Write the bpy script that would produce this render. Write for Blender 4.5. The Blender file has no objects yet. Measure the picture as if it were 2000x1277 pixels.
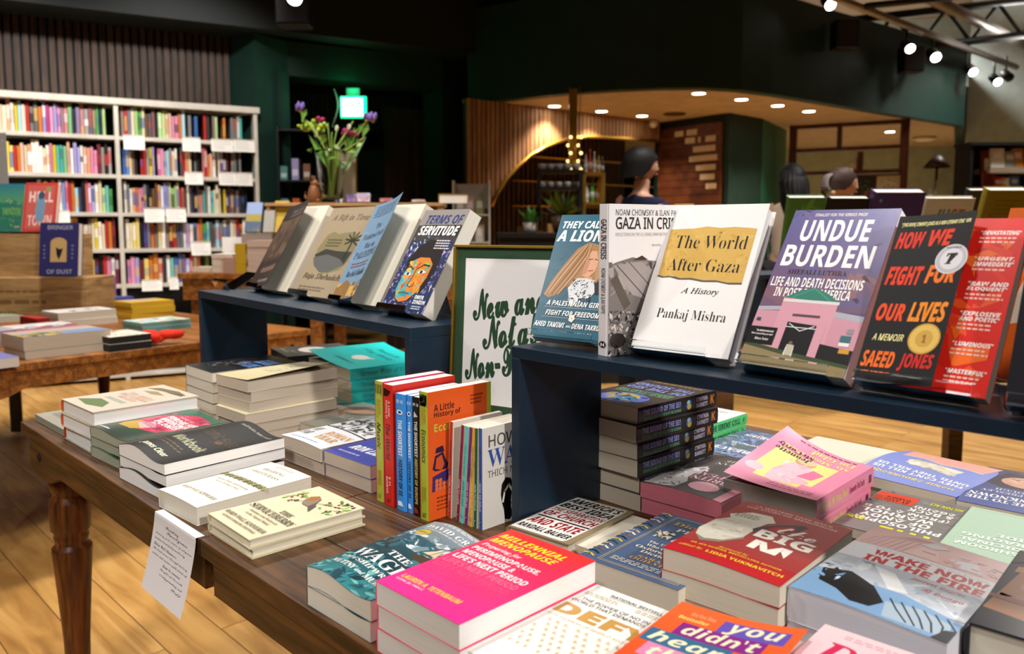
import bpy, bmesh, math, random
from math import radians as RAD, sin, cos, pi
from mathutils import Vector as V, Matrix as M
random.seed(7)
SC = bpy.context.scene
COL = SC.collection
rnd = random.uniform

# ------------------------------------------------------------------ camera geometry (2000 x 1277 frame)
CX, CY, FPX, CH = 1000.0, 595.0, 1557.594, 1.243
RC = M(((.701436226, -.709450044, -.0683217104), (.712732222, .698206067, .0672388889), (0, -.0958588769, .995394935)))
CAM = V((0, 0, CH))
RIGHT = V((.701436, .712732, 0)).normalized()
FWD = V((-.712732, .701436, 0)).normalized()
ZT = .76                                        # height of the table tops
def ray(px, py):
    return (RC @ V((px - CX, FPX, CY - py))).normalized()
def G(px, py, z):                               # point of the horizontal plane z seen at a pixel
    r = ray(px, py); return CAM + r * ((z - CH) / r.z)
def D(px, py, f):                               # point seen at a pixel, f metres ahead of the camera
    r = ray(px, py); return CAM + r * (f / r.dot(FWD))
def P2(px, f):                                  # floor-plan position (x, y) at column px and distance f (horizon row)
    p = D(px, 445, f); return V((p.x, p.y, 0))
def zat(py, f):                                 # height seen at row py at distance f
    return D(1000, py, f).z

def hx(c):
    if isinstance(c, (tuple, list)): return tuple(c[:3])
    c = c.lstrip('#')
    if len(c) == 3: c = ''.join(a + a for a in c)
    o = []
    for i in (0, 2, 4):
        v = int(c[i:i + 2], 16) / 255
        o.append(v / 12.92 if v <= .04045 else ((v + .055) / 1.055) ** 2.4)
    return tuple(o)
def mix(a, b, t):
    a, b = hx(a), hx(b); return tuple(a[i] * (1 - t) + b[i] * t for i in range(3))

# ------------------------------------------------------------------ materials
MATS = {}
def nodes(name):
    m = bpy.data.materials.new(name); m.use_nodes = True
    nt = m.node_tree; b = nt.nodes['Principled BSDF']
    MATS[name] = m
    return m, nt, b
def N(nt, t, **kw):
    n = nt.nodes.new(t)
    for k, v in kw.items():
        if k in n.inputs.keys() if isinstance(k, str) else False: n.inputs[k].default_value = v
        else: setattr(n, k, v)
    return n
def L(nt, a, b): nt.links.new(a, b)
def ramp(nt, stops):
    n = nt.nodes.new('ShaderNodeValToRGB'); e = n.color_ramp.elements
    while len(e) < len(stops): e.new(.5)
    for el, (p, c) in zip(e, stops): el.position = p; el.color = (*hx(c), 1)
    return n
def vcol_mat(name, rough=.45, coat=0., bump=0., scale=400., spec=.5, vary=.06, metal=0.):
    """surface whose colour is the printed / dyed / painted colour stored per face, with a little procedural mottling"""
    m, nt, b = nodes(name)
    at = N(nt, 'ShaderNodeVertexColor', layer_name='Col')
    tc = N(nt, 'ShaderNodeTexCoord'); no = N(nt, 'ShaderNodeTexNoise'); no.inputs['Scale'].default_value = scale
    L(nt, tc.outputs['Object'], no.inputs['Vector'])
    mr = N(nt, 'ShaderNodeMapRange'); mr.inputs['To Min'].default_value = 1 - vary; mr.inputs['To Max'].default_value = 1 + vary
    L(nt, no.outputs['Fac'], mr.inputs['Value'])
    mu = N(nt, 'ShaderNodeVectorMath', operation='SCALE')
    L(nt, at.outputs['Color'], mu.inputs[0]); L(nt, mr.outputs['Result'], mu.inputs['Scale'])
    L(nt, mu.outputs['Vector'], b.inputs['Base Color'])
    b.inputs['Roughness'].default_value = rough; b.inputs['Coat Weight'].default_value = coat
    b.inputs['Coat Roughness'].default_value = .12; b.inputs['Specular IOR Level'].default_value = spec
    b.inputs['Metallic'].default_value = metal
    if bump:
        bp = N(nt, 'ShaderNodeBump'); bp.inputs['Strength'].default_value = bump; bp.inputs['Distance'].default_value = .002
        L(nt, no.outputs['Fac'], bp.inputs['Height']); L(nt, bp.outputs['Normal'], b.inputs['Normal'])
    return m
vcol_mat('printed_matte', .55, 0, 0, 300, .25, .03)
vcol_mat('printed_gloss', .3, .0, 0, 300, .32, .03)
vcol_mat('paint', .5, 0, .05, 60, .4, .08)
vcol_mat('cloth', .9, 0, .4, 500, .2, .15)
vcol_mat('plant', .5, 0, .1, 80, .4, .25)
vcol_mat('skin', .5, 0, .05, 120, .4, .06)
vcol_mat('hair', .6, 0, .3, 200, .15, .2)
vcol_mat('metal', .3, 0, 0, 60, .5, .05, .9)
vcol_mat('plastic', .35, .1, 0, 60, .5, .04)
def paper():
    m, nt, b = nodes('page_edges')
    at = N(nt, 'ShaderNodeVertexColor', layer_name='Col')
    tc = N(nt, 'ShaderNodeTexCoord'); mp = N(nt, 'ShaderNodeMapping'); mp.inputs['Scale'].default_value = (6, 6, 1500)
    L(nt, tc.outputs['Object'], mp.inputs['Vector'])
    no = N(nt, 'ShaderNodeTexNoise'); no.inputs['Scale'].default_value = 1; no.inputs['Detail'].default_value = 3
    L(nt, mp.outputs['Vector'], no.inputs['Vector'])
    mr = N(nt, 'ShaderNodeMapRange'); mr.inputs['To Min'].default_value = .8; mr.inputs['To Max'].default_value = 1.12
    L(nt, no.outputs['Fac'], mr.inputs['Value'])
    mu = N(nt, 'ShaderNodeVectorMath', operation='SCALE')
    L(nt, at.outputs['Color'], mu.inputs[0]); L(nt, mr.outputs['Result'], mu.inputs['Scale'])
    L(nt, mu.outputs['Vector'], b.inputs['Base Color']); b.inputs['Roughness'].default_value = .85
    b.inputs['Specular IOR Level'].default_value = .15
paper()
def wood(name, c0, c1, c2, rough=.4, stretch=(2.2, 30, 30), coat=0.0):
    m, nt, b = nodes(name)
    tc = N(nt, 'ShaderNodeTexCoord'); mp = N(nt, 'ShaderNodeMapping'); mp.inputs['Scale'].default_value = stretch
    L(nt, tc.outputs['Object'], mp.inputs['Vector'])
    n1 = N(nt, 'ShaderNodeTexNoise'); n1.inputs['Scale'].default_value = .5; n1.inputs['Detail'].default_value = 2; n1.inputs['Distortion'].default_value = .6
    L(nt, mp.outputs['Vector'], n1.inputs['Vector'])
    wv = N(nt, 'ShaderNodeMath', operation='MULTIPLY'); wv.inputs[1].default_value = 22
    L(nt, n1.outputs['Fac'], wv.inputs[0])
    sn = N(nt, 'ShaderNodeMath', operation='SINE'); L(nt, wv.outputs[0], sn.inputs[0])
    n2 = N(nt, 'ShaderNodeTexNoise'); n2.inputs['Scale'].default_value = 4; n2.inputs['Detail'].default_value = 5
    L(nt, mp.outputs['Vector'], n2.inputs['Vector'])
    ad = N(nt, 'ShaderNodeMath', operation='MULTIPLY_ADD'); ad.inputs[1].default_value = .16
    L(nt, sn.outputs[0], ad.inputs[0]); L(nt, n2.outputs['Fac'], ad.inputs[2])
    rp = ramp(nt, [(.2, c0), (.5, c1), (.85, c2)]); L(nt, ad.outputs[0], rp.inputs['Fac'])
    L(nt, rp.outputs['Color'], b.inputs['Base Color']); b.inputs['Roughness'].default_value = rough
    b.inputs['Coat Weight'].default_value = coat; b.inputs['Specular IOR Level'].default_value = .35
    bp = N(nt, 'ShaderNodeBump'); bp.inputs['Strength'].default_value = .12; bp.inputs['Distance'].default_value = .002
    L(nt, ad.outputs[0], bp.inputs['Height']); L(nt, bp.outputs['Normal'], b.inputs['Normal'])
wood('table_wood', '#33200e', '#54361a', '#6f4822', .45)
wood('table_wood_across', '#3a1e0a', '#5c3413', '#7c4a1e', .42, (30, 2.2, 30))
wood('leg_wood', '#3e200c', '#6a3a18', '#8a5226', .38, (30, 30, 2.5))
wood('pine_table', '#5a3414', '#85511f', '#a2672c', .45, (30, 2.2, 30))
wood('pale_ply', '#8a6a44', '#a98556', '#bd9a68', .6, (3, 3, 26))
wood('dark_frame_wood', '#2c150b', '#4a2413', '#5d3019', .45, (14, 14, 2))
wood('menu_wood', '#3b1c0e', '#5b2f17', '#6f3d20', .5, (3, 3, 30))
def floor_mat():
    m, nt, b = nodes('oak_floor')
    tc = N(nt, 'ShaderNodeTexCoord')
    br = N(nt, 'ShaderNodeTexBrick'); br.offset = .37; br.inputs['Scale'].default_value = 1
    br.inputs['Brick Width'].default_value = 1.7; br.inputs['Row Height'].default_value = .17; br.inputs['Mortar Size'].default_value = .0018
    br.inputs['Color1'].default_value = (.0, .0, .0, 1); br.inputs['Color2'].default_value = (1, 1, 1, 1); br.inputs['Mortar'].default_value = (.5, .5, .5, 1)
    L(nt, tc.outputs['Object'], br.inputs['Vector'])
    mp = N(nt, 'ShaderNodeMapping'); mp.inputs['Scale'].default_value = (1.1, 9, 1); L(nt, tc.outputs['Object'], mp.inputs['Vector'])
    off = N(nt, 'ShaderNodeVectorMath', operation='MULTIPLY_ADD'); off.inputs[1].default_value = (7, 5, 3)
    L(nt, br.outputs['Color'], off.inputs[0]); L(nt, mp.outputs['Vector'], off.inputs[2])
    n1 = N(nt, 'ShaderNodeTexNoise'); n1.inputs['Scale'].default_value = 1.6; n1.inputs['Detail'].default_value = 6; n1.inputs['Distortion'].default_value = 1.2
    L(nt, off.outputs['Vector'], n1.inputs['Vector'])
    rp = ramp(nt, [(.25, '#8f6530'), (.5, '#b98b4a'), (.75, '#d0a664')]); L(nt, n1.outputs['Fac'], rp.inputs['Fac'])
    mx = N(nt, 'ShaderNodeMixRGB', blend_type='MULTIPLY'); mx.inputs['Fac'].default_value = .3
    L(nt, rp.outputs['Color'], mx.inputs[1])
    r2 = ramp(nt, [(0, '#c9b090'), (1, '#ffffff')]); L(nt, br.outputs['Color'], r2.inputs['Fac']); L(nt, r2.outputs['Color'], mx.inputs[2])
    m2 = N(nt, 'ShaderNodeMixRGB'); L(nt, br.outputs['Fac'], m2.inputs['Fac']); L(nt, mx.outputs['Color'], m2.inputs[1]); m2.inputs[2].default_value = (*hx('#5a3c1c'), 1)
    vo = N(nt, 'ShaderNodeTexVoronoi'); vo.inputs['Scale'].default_value = 2.2; L(nt, tc.outputs['Object'], vo.inputs['Vector'])
    kr = ramp(nt, [(.012, '#000000'), (.05, '#ffffff')]); L(nt, vo.outputs['Distance'], kr.inputs['Fac'])
    m3 = N(nt, 'ShaderNodeMixRGB'); L(nt, kr.outputs['Color'], m3.inputs['Fac']); m3.inputs[1].default_value = (*hx('#4a2e14'), 1); L(nt, m2.outputs['Color'], m3.inputs[2])
    L(nt, m3.outputs['Color'], b.inputs['Base Color']); b.inputs['Roughness'].default_value = .38
    b.inputs['Specular IOR Level'].default_value = .4
floor_mat()
def acrylic():
    m, nt, b = nodes('clear_acrylic')
    b.inputs['Transmission Weight'].default_value = 1; b.inputs['IOR'].default_value = 1.3; b.inputs['Roughness'].default_value = .04
    b.inputs['Base Color'].default_value = (.95, .98, .98, 1)
    m, nt, b = nodes('vase_glass')
    b.inputs['Transmission Weight'].default_value = 1; b.inputs['IOR'].default_value = 1.25; b.inputs['Roughness'].default_value = .05
    b.inputs['Base Color'].default_value = (.9, .96, .92, 1)
acrylic()
def emis(name, c, s):
    m, nt, b = nodes(name)
    b.inputs['Base Color'].default_value = (*hx(c), 1); b.inputs['Emission Color'].default_value = (*hx(c), 1); b.inputs['Emission Strength'].default_value = s
emis('lamp_glow', '#fff4e0', 30); emis('exit_green', '#12d890', 3.2); emis('exit_white', '#e8fff4', 7); emis('bulb_glow', '#ffd890', 3)
def plain_mat(name, c, rough=.5, metal=0., noise=8., vary=.1, spec=.4, bump=.06):
    m, nt, b = nodes(name)
    tc = N(nt, 'ShaderNodeTexCoord'); no = N(nt, 'ShaderNodeTexNoise'); no.inputs['Scale'].default_value = noise; no.inputs['Detail'].default_value = 4
    L(nt, tc.outputs['Object'], no.inputs['Vector'])
    a = hx(c); rp = ramp(nt, [(.3, tuple(x * (1 - vary) for x in a)), (.7, tuple(min(1, x * (1 + vary)) for x in a))])
    L(nt, no.outputs['Fac'], rp.inputs['Fac']); L(nt, rp.outputs['Color'], b.inputs['Base Color'])
    b.inputs['Roughness'].default_value = rough; b.inputs['Metallic'].default_value = metal; b.inputs['Specular IOR Level'].default_value = spec
    bp = N(nt, 'ShaderNodeBump'); bp.inputs['Strength'].default_value = bump; bp.inputs['Distance'].default_value = .002
    L(nt, no.outputs['Fac'], bp.inputs['Height']); L(nt, bp.outputs['Normal'], b.inputs['Normal'])
plain_mat('navy_paint', '#0b2233', .38, noise=14, vary=.15)
plain_mat('green_wall', '#0c2b24', .6)
plain_mat('green_panel', '#135a46', .5)
plain_mat('black_green', '#0a1312', .7)
plain_mat('grey_wall', '#a9b6b2', .8)
plain_mat('tan_ceiling', '#ab9a86', .85)
plain_mat('deck_ceiling', '#7d6a58', .9)
plain_mat('shelf_white', '#c8c2b6', .5)
plain_mat('shelf_back', '#1c1c22', .7)
plain_mat('black_metal', '#0c0c0d', .5)
plain_mat('gold', '#b8933c', .35, .8)
plain_mat('steel_duct', '#8a8480', .4, .6)
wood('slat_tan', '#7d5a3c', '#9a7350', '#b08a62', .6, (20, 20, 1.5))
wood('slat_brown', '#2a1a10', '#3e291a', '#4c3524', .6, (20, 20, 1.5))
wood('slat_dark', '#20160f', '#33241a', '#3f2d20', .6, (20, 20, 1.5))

# ------------------------------------------------------------------ mesh builder
class MB:
    def __init__(s): s.v = []; s.f = []; s.c = []; s.mi = []; s.sm = []
    def add(s, vs, fs, c='#888888', mi=0, mat=None, smooth=False):
        o = len(s.v); s.v += [mat @ V(p) if mat else V(p) for p in vs]
        cc = None if isinstance(c, list) else hx(c)
        for i, f in enumerate(fs):
            s.f.append([o + k for k in f]); s.c.append(cc if cc else hx(c[i])); s.mi.append(mi); s.sm.append(smooth)
        return s
    def box(s, a, b, c='#888888', mi=0, mat=None):
        (x0, y0, z0), (x1, y1, z1) = a, b
        vs = [(x0, y0, z0), (x1, y0, z0), (x1, y1, z0), (x0, y1, z0), (x0, y0, z1), (x1, y0, z1), (x1, y1, z1), (x0, y1, z1)]
        return s.add(vs, [(0, 3, 2, 1), (4, 5, 6, 7), (0, 1, 5, 4), (1, 2, 6, 5), (2, 3, 7, 6), (3, 0, 4, 7)], c, mi, mat)
    def prism(s, pts, z0, z1, c='#888888', mi=0, mat=None):          # pts: 2D outline, counter-clockwise
        n = len(pts); vs = [(x, y, z0) for x, y in pts] + [(x, y, z1) for x, y in pts]
        fs = [tuple(range(n))[::-1], tuple(range(n, 2 * n))] + [(i, (i + 1) % n, n + (i + 1) % n, n + i) for i in range(n)]
        return s.add(vs, fs, c, mi, mat)
    def lathe(s, prof, seg=20, c='#888888', mi=0, mat=None, smooth=True, sx=1, sy=1):   # prof: [(r, z)]
        vs = []; fs = []
        for r, z in prof:
            vs += [(r * cos(2 * pi * k / seg) * sx, r * sin(2 * pi * k / seg) * sy, z) for k in range(seg)]
        for i in range(len(prof) - 1):
            for k in range(seg):
                fs.append((i * seg + k, i * seg + (k + 1) % seg, (i + 1) * seg + (k + 1) % seg, (i + 1) * seg + k))
        fs.append(tuple(range(seg))[::-1]); fs.append(tuple((len(prof) - 1) * seg + k for k in range(seg)))
        return s.add(vs, fs, c, mi, mat, smooth)
    def tube(s, pts, r, seg=8, c='#888888', mi=0, mat=None, smooth=True):
        pts = [V(p) for p in pts]; n = len(pts); rs = r if isinstance(r, (list, tuple)) else [r] * n
        vs = []; fs = []; up = V((0, 0, 1))
        for i, p in enumerate(pts):
            t = (pts[min(i + 1, n - 1)] - pts[max(i - 1, 0)]).normalized()
            a = t.cross(up)
            if a.length < 1e-3: a = t.cross(V((1, 0, 0)))
            a.normalize(); b = a.cross(t)
            vs += [p + (a * cos(2 * pi * k / seg) + b * sin(2 * pi * k / seg)) * rs[i] for k in range(seg)]
        for i in range(n - 1):
            for k in range(seg):
                fs.append((i * seg + k, i * seg + (k + 1) % seg, (i + 1) * seg + (k + 1) % seg, (i + 1) * seg + k))
        fs.append(tuple(range(seg))[::-1]); fs.append(tuple((n - 1) * seg + k for k in range(seg)))
        return s.add(vs, fs, c, mi, mat, smooth)
    def ball(s, cen, r, c='#888888', seg=12, mi=0, mat=None):
        rx, ry, rz = r if isinstance(r, (list, tuple)) else (r, r, r)
        prof = []
        h = seg // 2
        vs = []; fs = []
        for i in range(h + 1):
            a = -pi / 2 + pi * i / h
            vs += [(cen[0] + rx * cos(a) * cos(2 * pi * k / seg), cen[1] + ry * cos(a) * sin(2 * pi * k / seg), cen[2] + rz * sin(a)) for k in range(seg)]
        for i in range(h):
            for k in range(seg):
                fs.append((i * seg + k, i * seg + (k + 1) % seg, (i + 1) * seg + (k + 1) % seg, (i + 1) * seg + k))
        return s.add(vs, fs, c, mi, mat, True)
    def build(s, name, mats, parent=None, kind=None, bevel=0., recalc=True):
        me = bpy.data.meshes.new(name); me.from_pydata([tuple(p) for p in s.v], [], s.f)
        for m in (mats if isinstance(mats, (list, tuple)) else [mats]): me.materials.append(MATS[m])
        ca = me.color_attributes.new('Col', 'FLOAT_COLOR', 'CORNER')
        buf = []
        for f, c in zip(s.f, s.c): buf += [*c, 1.0] * len(f)
        ca.data.foreach_set('color', buf)
        me.polygons.foreach_set('material_index', s.mi); me.polygons.foreach_set('use_smooth', s.sm)
        me.update()
        o = bpy.data.objects.new(name, me); COL.objects.link(o)
        if parent: o.parent = parent
        if kind: o['kind'] = kind
        if bevel:
            b = o.modifiers.new('soft_edges', 'BEVEL'); b.width = bevel; b.segments = 2; b.limit_method = 'ANGLE'; b.angle_limit = RAD(50)
        return o
def thing(name, label, cat, mw=None, group=None, loc=None):
    o = bpy.data.objects.new(name, None); COL.objects.link(o); o.empty_display_size = .05
    if mw is not None: o.matrix_world = mw
    if loc is not None: o.location = loc
    return tag(o, label, cat, group)
def tag(o, label, cat, group=None):
    o['label'] = label; o['category'] = cat
    if group: o['group'] = group
    return o
def dup(root, mw, label, group=None):
    r = root.copy(); COL.objects.link(r); r.matrix_world = mw; r['label'] = label
    if group: r['group'] = group
    for ch in list(root.children):
        c = ch.copy(); COL.objects.link(c); c.parent = r
        for g in ch.children:
            d = g.copy(); COL.objects.link(d); d.parent = c
    return r
def frame(o, x, y, z):                                   # matrix from origin and three axes
    m = M.Identity(4)
    for i in range(3): m[i][0] = x[i]; m[i][1] = y[i]; m[i][2] = z[i]; m[i][3] = o[i]
    return m
def rotz(loc, a): return M.Translation(V(loc)) @ M.Rotation(RAD(a), 4, 'Z')
ORD = ['topmost', 'second', 'third', 'fourth', 'fifth', 'sixth', 'seventh', 'eighth', 'ninth', 'tenth', 'eleventh', 'twelfth', 'thirteenth', 'fourteenth', 'fifteenth', 'sixteenth', 'seventeenth', 'eighteenth', 'nineteenth', 'twentieth', 'twenty-first', 'twenty-second', 'twenty-third', 'twenty-fourth', 'twenty-fifth', 'twenty-sixth', 'twenty-seventh', 'twenty-eighth', 'twenty-ninth', 'thirtieth', 'thirty-first', 'thirty-second', 'thirty-third', 'thirty-fourth', 'thirty-fifth']
# ------------------------------------------------------------------ lettering and printed covers
STY = {'S': (0x1D400, 0x1D41A), 'I': (0x1D434, 0x1D44E), 'J': (0x1D468, 0x1D482), 'C': (0x1D4D0, 0x1D4EA),
       'B': (0x1D5D4, 0x1D5EE), 'N': (0x1D5A0, 0x1D5BA), 'K': (0x1D63C, 0x1D656), 'O': (0x1D608, 0x1D622)}
DIG = {'S': 0x1D7CE, 'B': 0x1D7EC, 'K': 0x1D7EC, 'N': 0x1D7E2}
def styled(s, st):
    if st not in STY: return s
    u, l = STY[st]; o = ''
    for c in s:
        if 'A' <= c <= 'Z': o += chr(u + ord(c) - 65)
        elif 'a' <= c <= 'z': o += '\u210e' if (st == 'I' and c == 'h') else chr(l + ord(c) - 97)
        elif c.isdigit() and st in DIG: o += chr(DIG[st] + int(c))
        else: o += c
    return o
GLY = {}
def prepare_texts(reqs):
    """reqs: (string, style letter + optional weight digits); every string becomes one flat triangulated outline"""
    groups = {}
    for s, st in sorted(set(reqs)):
        if (s, st) in GLY: continue
        groups.setdefault(st[1:], []).append((s, st))
    for w, items in groups.items():
        cu = bpy.data.curves.new('lettering', 'FONT'); cu.size = 1; cu.resolution_u = 3
        cu.offset = float(w) / 1000 if w else 0
        cu.space_line = 3
        cu.body = '\n'.join(styled(s, st[0]) for s, st in items)
        ob = bpy.data.objects.new('lettering', cu); me = ob.to_mesh()
        ys = [v.co.y for v in me.vertices]
        pitch = 3.0
        rows = {}
        for p in me.polygons:
            cy = sum(me.vertices[k].co.y for k in p.vertices) / len(p.vertices)
            rows.setdefault(int(round(-(cy - .3) / pitch)), []).append(list(p.vertices))
        for i, key in enumerate(items):
            ps = rows.get(i, []); ids = sorted({k for p in ps for k in p}); mp = {k: j for j, k in enumerate(ids)}
            vs = [(me.vertices[k].co.x, me.vertices[k].co.y + pitch * i) for k in ids]
            GLY[key] = (vs, [[mp[k] for k in p] for p in ps])
        ob.to_mesh_clear(); bpy.data.objects.remove(ob); bpy.data.curves.remove(cu)
def wobble(n, seed, amp):
    r = random.Random(seed); return [1 + r.uniform(-amp, amp) for _ in range(n)]
def flat(cmds, w, h):
    """drawing commands in fractions of the cover -> list of (verts2d in metres, faces, colour)"""
    out = []; lev = [0]
    class _O(list):
        def append(s, q): list.append(s, (*q, lev[0]))
    out = _O()
    def P(pts, c):
        if sum((pts[i][0] * pts[(i + 1) % len(pts)][1] - pts[(i + 1) % len(pts)][0] * pts[i][1]) for i in range(len(pts))) < 0: pts = pts[::-1]
        out.append(([(x * w, y * h) for x, y in pts], [tuple(range(len(pts)))], c))
    ci = -1; last = None
    for c in cmds:
        k = c[0]; here = (k, c[-1] if k == 'r' else None)
        if not (k == 'r' and here == last): ci += 1
        last = here; lev[0] = ci
        if k == 'r': P([(c[1], c[2]), (c[3], c[2]), (c[3], c[4]), (c[1], c[4])], c[5])
        elif k == 'p': P(list(c[1]), c[2])
        elif k == 'e':
            n = 28; P([(c[1] + c[3] * cos(2 * pi * i / n), c[2] + c[4] * sin(2 * pi * i / n)) for i in range(n)], c[5])
        elif k == 'g':                                                     # printed blend between two inks
            n = 14
            for i in range(n):
                a, b = c[2] + (c[4] - c[2]) * i / n, c[2] + (c[4] - c[2]) * (i + 1) / n
                P([(c[1], a), (c[3], a), (c[3], b), (c[1], b)], mix(c[5], c[6], (i + .5) / n))
        elif k == 'n':                                                     # printed picture texture: many small patches
            r = random.Random(c[7]); x0, y0, x1, y1, cols, cnt = c[1:7]; sz = c[8] if len(c) > 8 else .05
            for i in range(cnt):
                px, py = r.uniform(x0, x1), r.uniform(y0, y1); a0 = r.uniform(0, 6.28); s1 = sz * r.uniform(.4, 1.3); s2 = s1 * r.uniform(.25, .8) * w / h
                m = r.randint(4, 6); pts = []
                for j in range(m):
                    a = 2 * pi * j / m; qx, qy = s1 * cos(a), s2 * sin(a)
                    pts.append((min(x1, max(x0, px + qx * cos(a0) - qy * sin(a0))), min(y1, max(y0, py + (qx * sin(a0) + qy * cos(a0)) * w / h))))
                lev[0] = ci + (i % 8) / 9; P(pts, r.choice(cols))
        elif k == 'l':
            pts, lw, col = c[1], c[2], c[3]
            for (ax, ay), (bx, by) in zip(pts[:-1], pts[1:]):
                d = V(((bx - ax) * w, (by - ay) * h)); 
                if d.length < 1e-6: continue
                nrm = V((-d.y, d.x)).normalized() * lw * w / 2; ex = d.normalized() * lw * w * .25
                a, b = V((ax * w, ay * h)) - ex, V((bx * w, by * h)) + ex
                out.append(([tuple(a - nrm), tuple(b - nrm), tuple(b + nrm), tuple(a + nrm)], [(0, 1, 2, 3)], col))
        elif k == 't':                                                     # text fitted to a box; c[8] optional (slant, rotation in degrees)
            vs, fs = GLY[(c[1], c[2])]
            if not vs: continue
            x0, y0, x1, y1 = c[3] * w, c[4] * h, c[5] * w, c[6] * h
            sl, ro = (c[8] if len(c) > 8 else (0, 0)); fat = c[9] if len(c) > 9 else 0
            mx0, mx1 = min(a for a, b in vs), max(a for a, b in vs); my0, my1 = min(b for a, b in vs), max(b for a, b in vs)
            ty0, ty1 = (x0, x1) if ro in (90, -90) else (y0, y1)
            bw, bh = ((y1 - y0), (x1 - x0)) if ro in (90, -90) else ((x1 - x0), (y1 - y0))
            sx, sy = bw / max(mx1 - mx0, 1e-6), bh / max(my1 - my0, 1e-6)
            pts = []
            for a, b in vs:
                qx, qy = (a - mx0) * sx - bw / 2, (b - my0) * sy - bh / 2
                qx += qy * sl
                ca, sa = cos(RAD(ro)), sin(RAD(ro))
                pts.append(((x0 + x1) / 2 + qx * ca - qy * sa, (y0 + y1) / 2 + qx * sa + qy * ca))
            if fat:                                                         # heavier pen: the outline laid down several times round a small circle
                for j in range(10):
                    a = 2 * pi * j / 10; lev[0] = ci + j / 11; out.append(([(x + fat * bh * cos(a), y + fat * bh * sin(a)) for x, y in pts], fs, c[7]))
            else: out.append((pts, fs, c[7]))
    return out
def texts_in(cmds): return [(c[1], c[2]) for c in cmds if c[0] == 't']
def paint(mb, cmds, w, h, mat, lift=.0002, step=.00003, mi=0, bend=None, grid=0):
    """lay the printed shapes on a sheet: mat maps (x, y, height) of the sheet to the book"""
    for vs, fs, c, lv in flat(cmds, w, h):
        z = lift + step * lv
        if bend and grid:
            bm = bmesh.new(); bv = [bm.verts.new((x, y, 0)) for x, y in vs]
            for f in fs:
                try: bm.faces.new([bv[k] for k in f])
                except ValueError: pass
            for ax, size in ((0, w), (1, h)):
                if max(v[ax] for v in vs) - min(v[ax] for v in vs) < size / grid: continue
                for j in range(1, grid):
                    co = [0, 0, 0]; no = [0, 0, 0]; co[ax] = size * j / grid; no[ax] = 1
                    bmesh.ops.bisect_plane(bm, geom=bm.verts[:] + bm.edges[:] + bm.faces[:], plane_co=co, plane_no=no, dist=1e-6)
            bm.verts.index_update()
            V2 = [(v.co.x, v.co.y) for v in bm.verts]; F2 = [[v.index for v in f.verts] for f in bm.faces]; bm.free()
            mb.add([(*bend(x, y)[:2], bend(x, y)[2] + z) for x, y in V2], F2, c, mi, mat)
        else:
            mb.add([(x, y, z) for x, y in vs], fs, c, mi, mat)
EXTRA_TEXT = [('EXIT', 'B10')]
# ------------------------------------------------------------------ printed covers: (background, spine, pages, front art, spine art)
W_, K_ = '#f4f2ee', '#111111'
ART = {}
def cover(key, bg, spine, page, front=(), sp=()): ART[key] = (bg, spine, page, list(front), list(sp))
def lines(x0, y0, x1, y1, n, c, seed=1, jit=.25):        # rows of print too small to read
    r = random.Random(seed); o = []; dy = (y1 - y0) / n
    for i in range(n):
        y = y1 - (i + .7) * dy; x = x0; e = x1 - r.uniform(0, jit) * (x1 - x0)
        while x < e:
            ww = r.uniform(.04, .12) * (x1 - x0) + .01; o.append(('r', x, y, min(e, x + ww), y + dy * .45, c)); x += ww + .02 * (x1 - x0) + .004
    return o
PW = '#ebe7da'; PC = '#ddd3c0'; PG = '#c2b4a2'; PB = '#f2f1ef'
cover('millennial', '#f0306c', '#e8306c', PB, [
    ('g', 0, 0, 1, 1, '#ee2f92', '#fb3a30'),
    ('t', 'MILLENNIAL', 'K', .04, .865, .80, .925, '#f7ee2e'), ('t', 'MENOPAUSE', 'K', .04, .785, .80, .845, '#f7ee2e'),
    ('t', 'Preparing for', 'J', .05, .705, .52, .755, W_), ('t', 'PERIMENOPAUSE,', 'B10', .05, .63, .84, .685, W_), ('t', 'MENOPAUSE &', 'B10', .05, .565, .66, .615, W_),
    ('t', "LIFE'S NEXT PERIOD", 'B10', .05, .49, .90, .545, W_), ('t', "LIFE'S NEXT PERIOD", 'B', .05, .42, .90, .472, '#f66f92'),
    ('t', "LIFE'S NEXT PERIOD", 'B', .05, .35, .90, .402, '#f34c80'), ('t', "LIFE'S NEXT PERIOD", 'B', .05, .28, .90, .332, '#f13d7c'),
    ('t', 'LAUREN A. TETENBAUM', 'B', .07, .125, .76, .165, '#f7d24a'), ('t', 'LCSW, JD, PMH-C', 'B', .07, .09, .40, .112, '#f9d7e2')])
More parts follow.
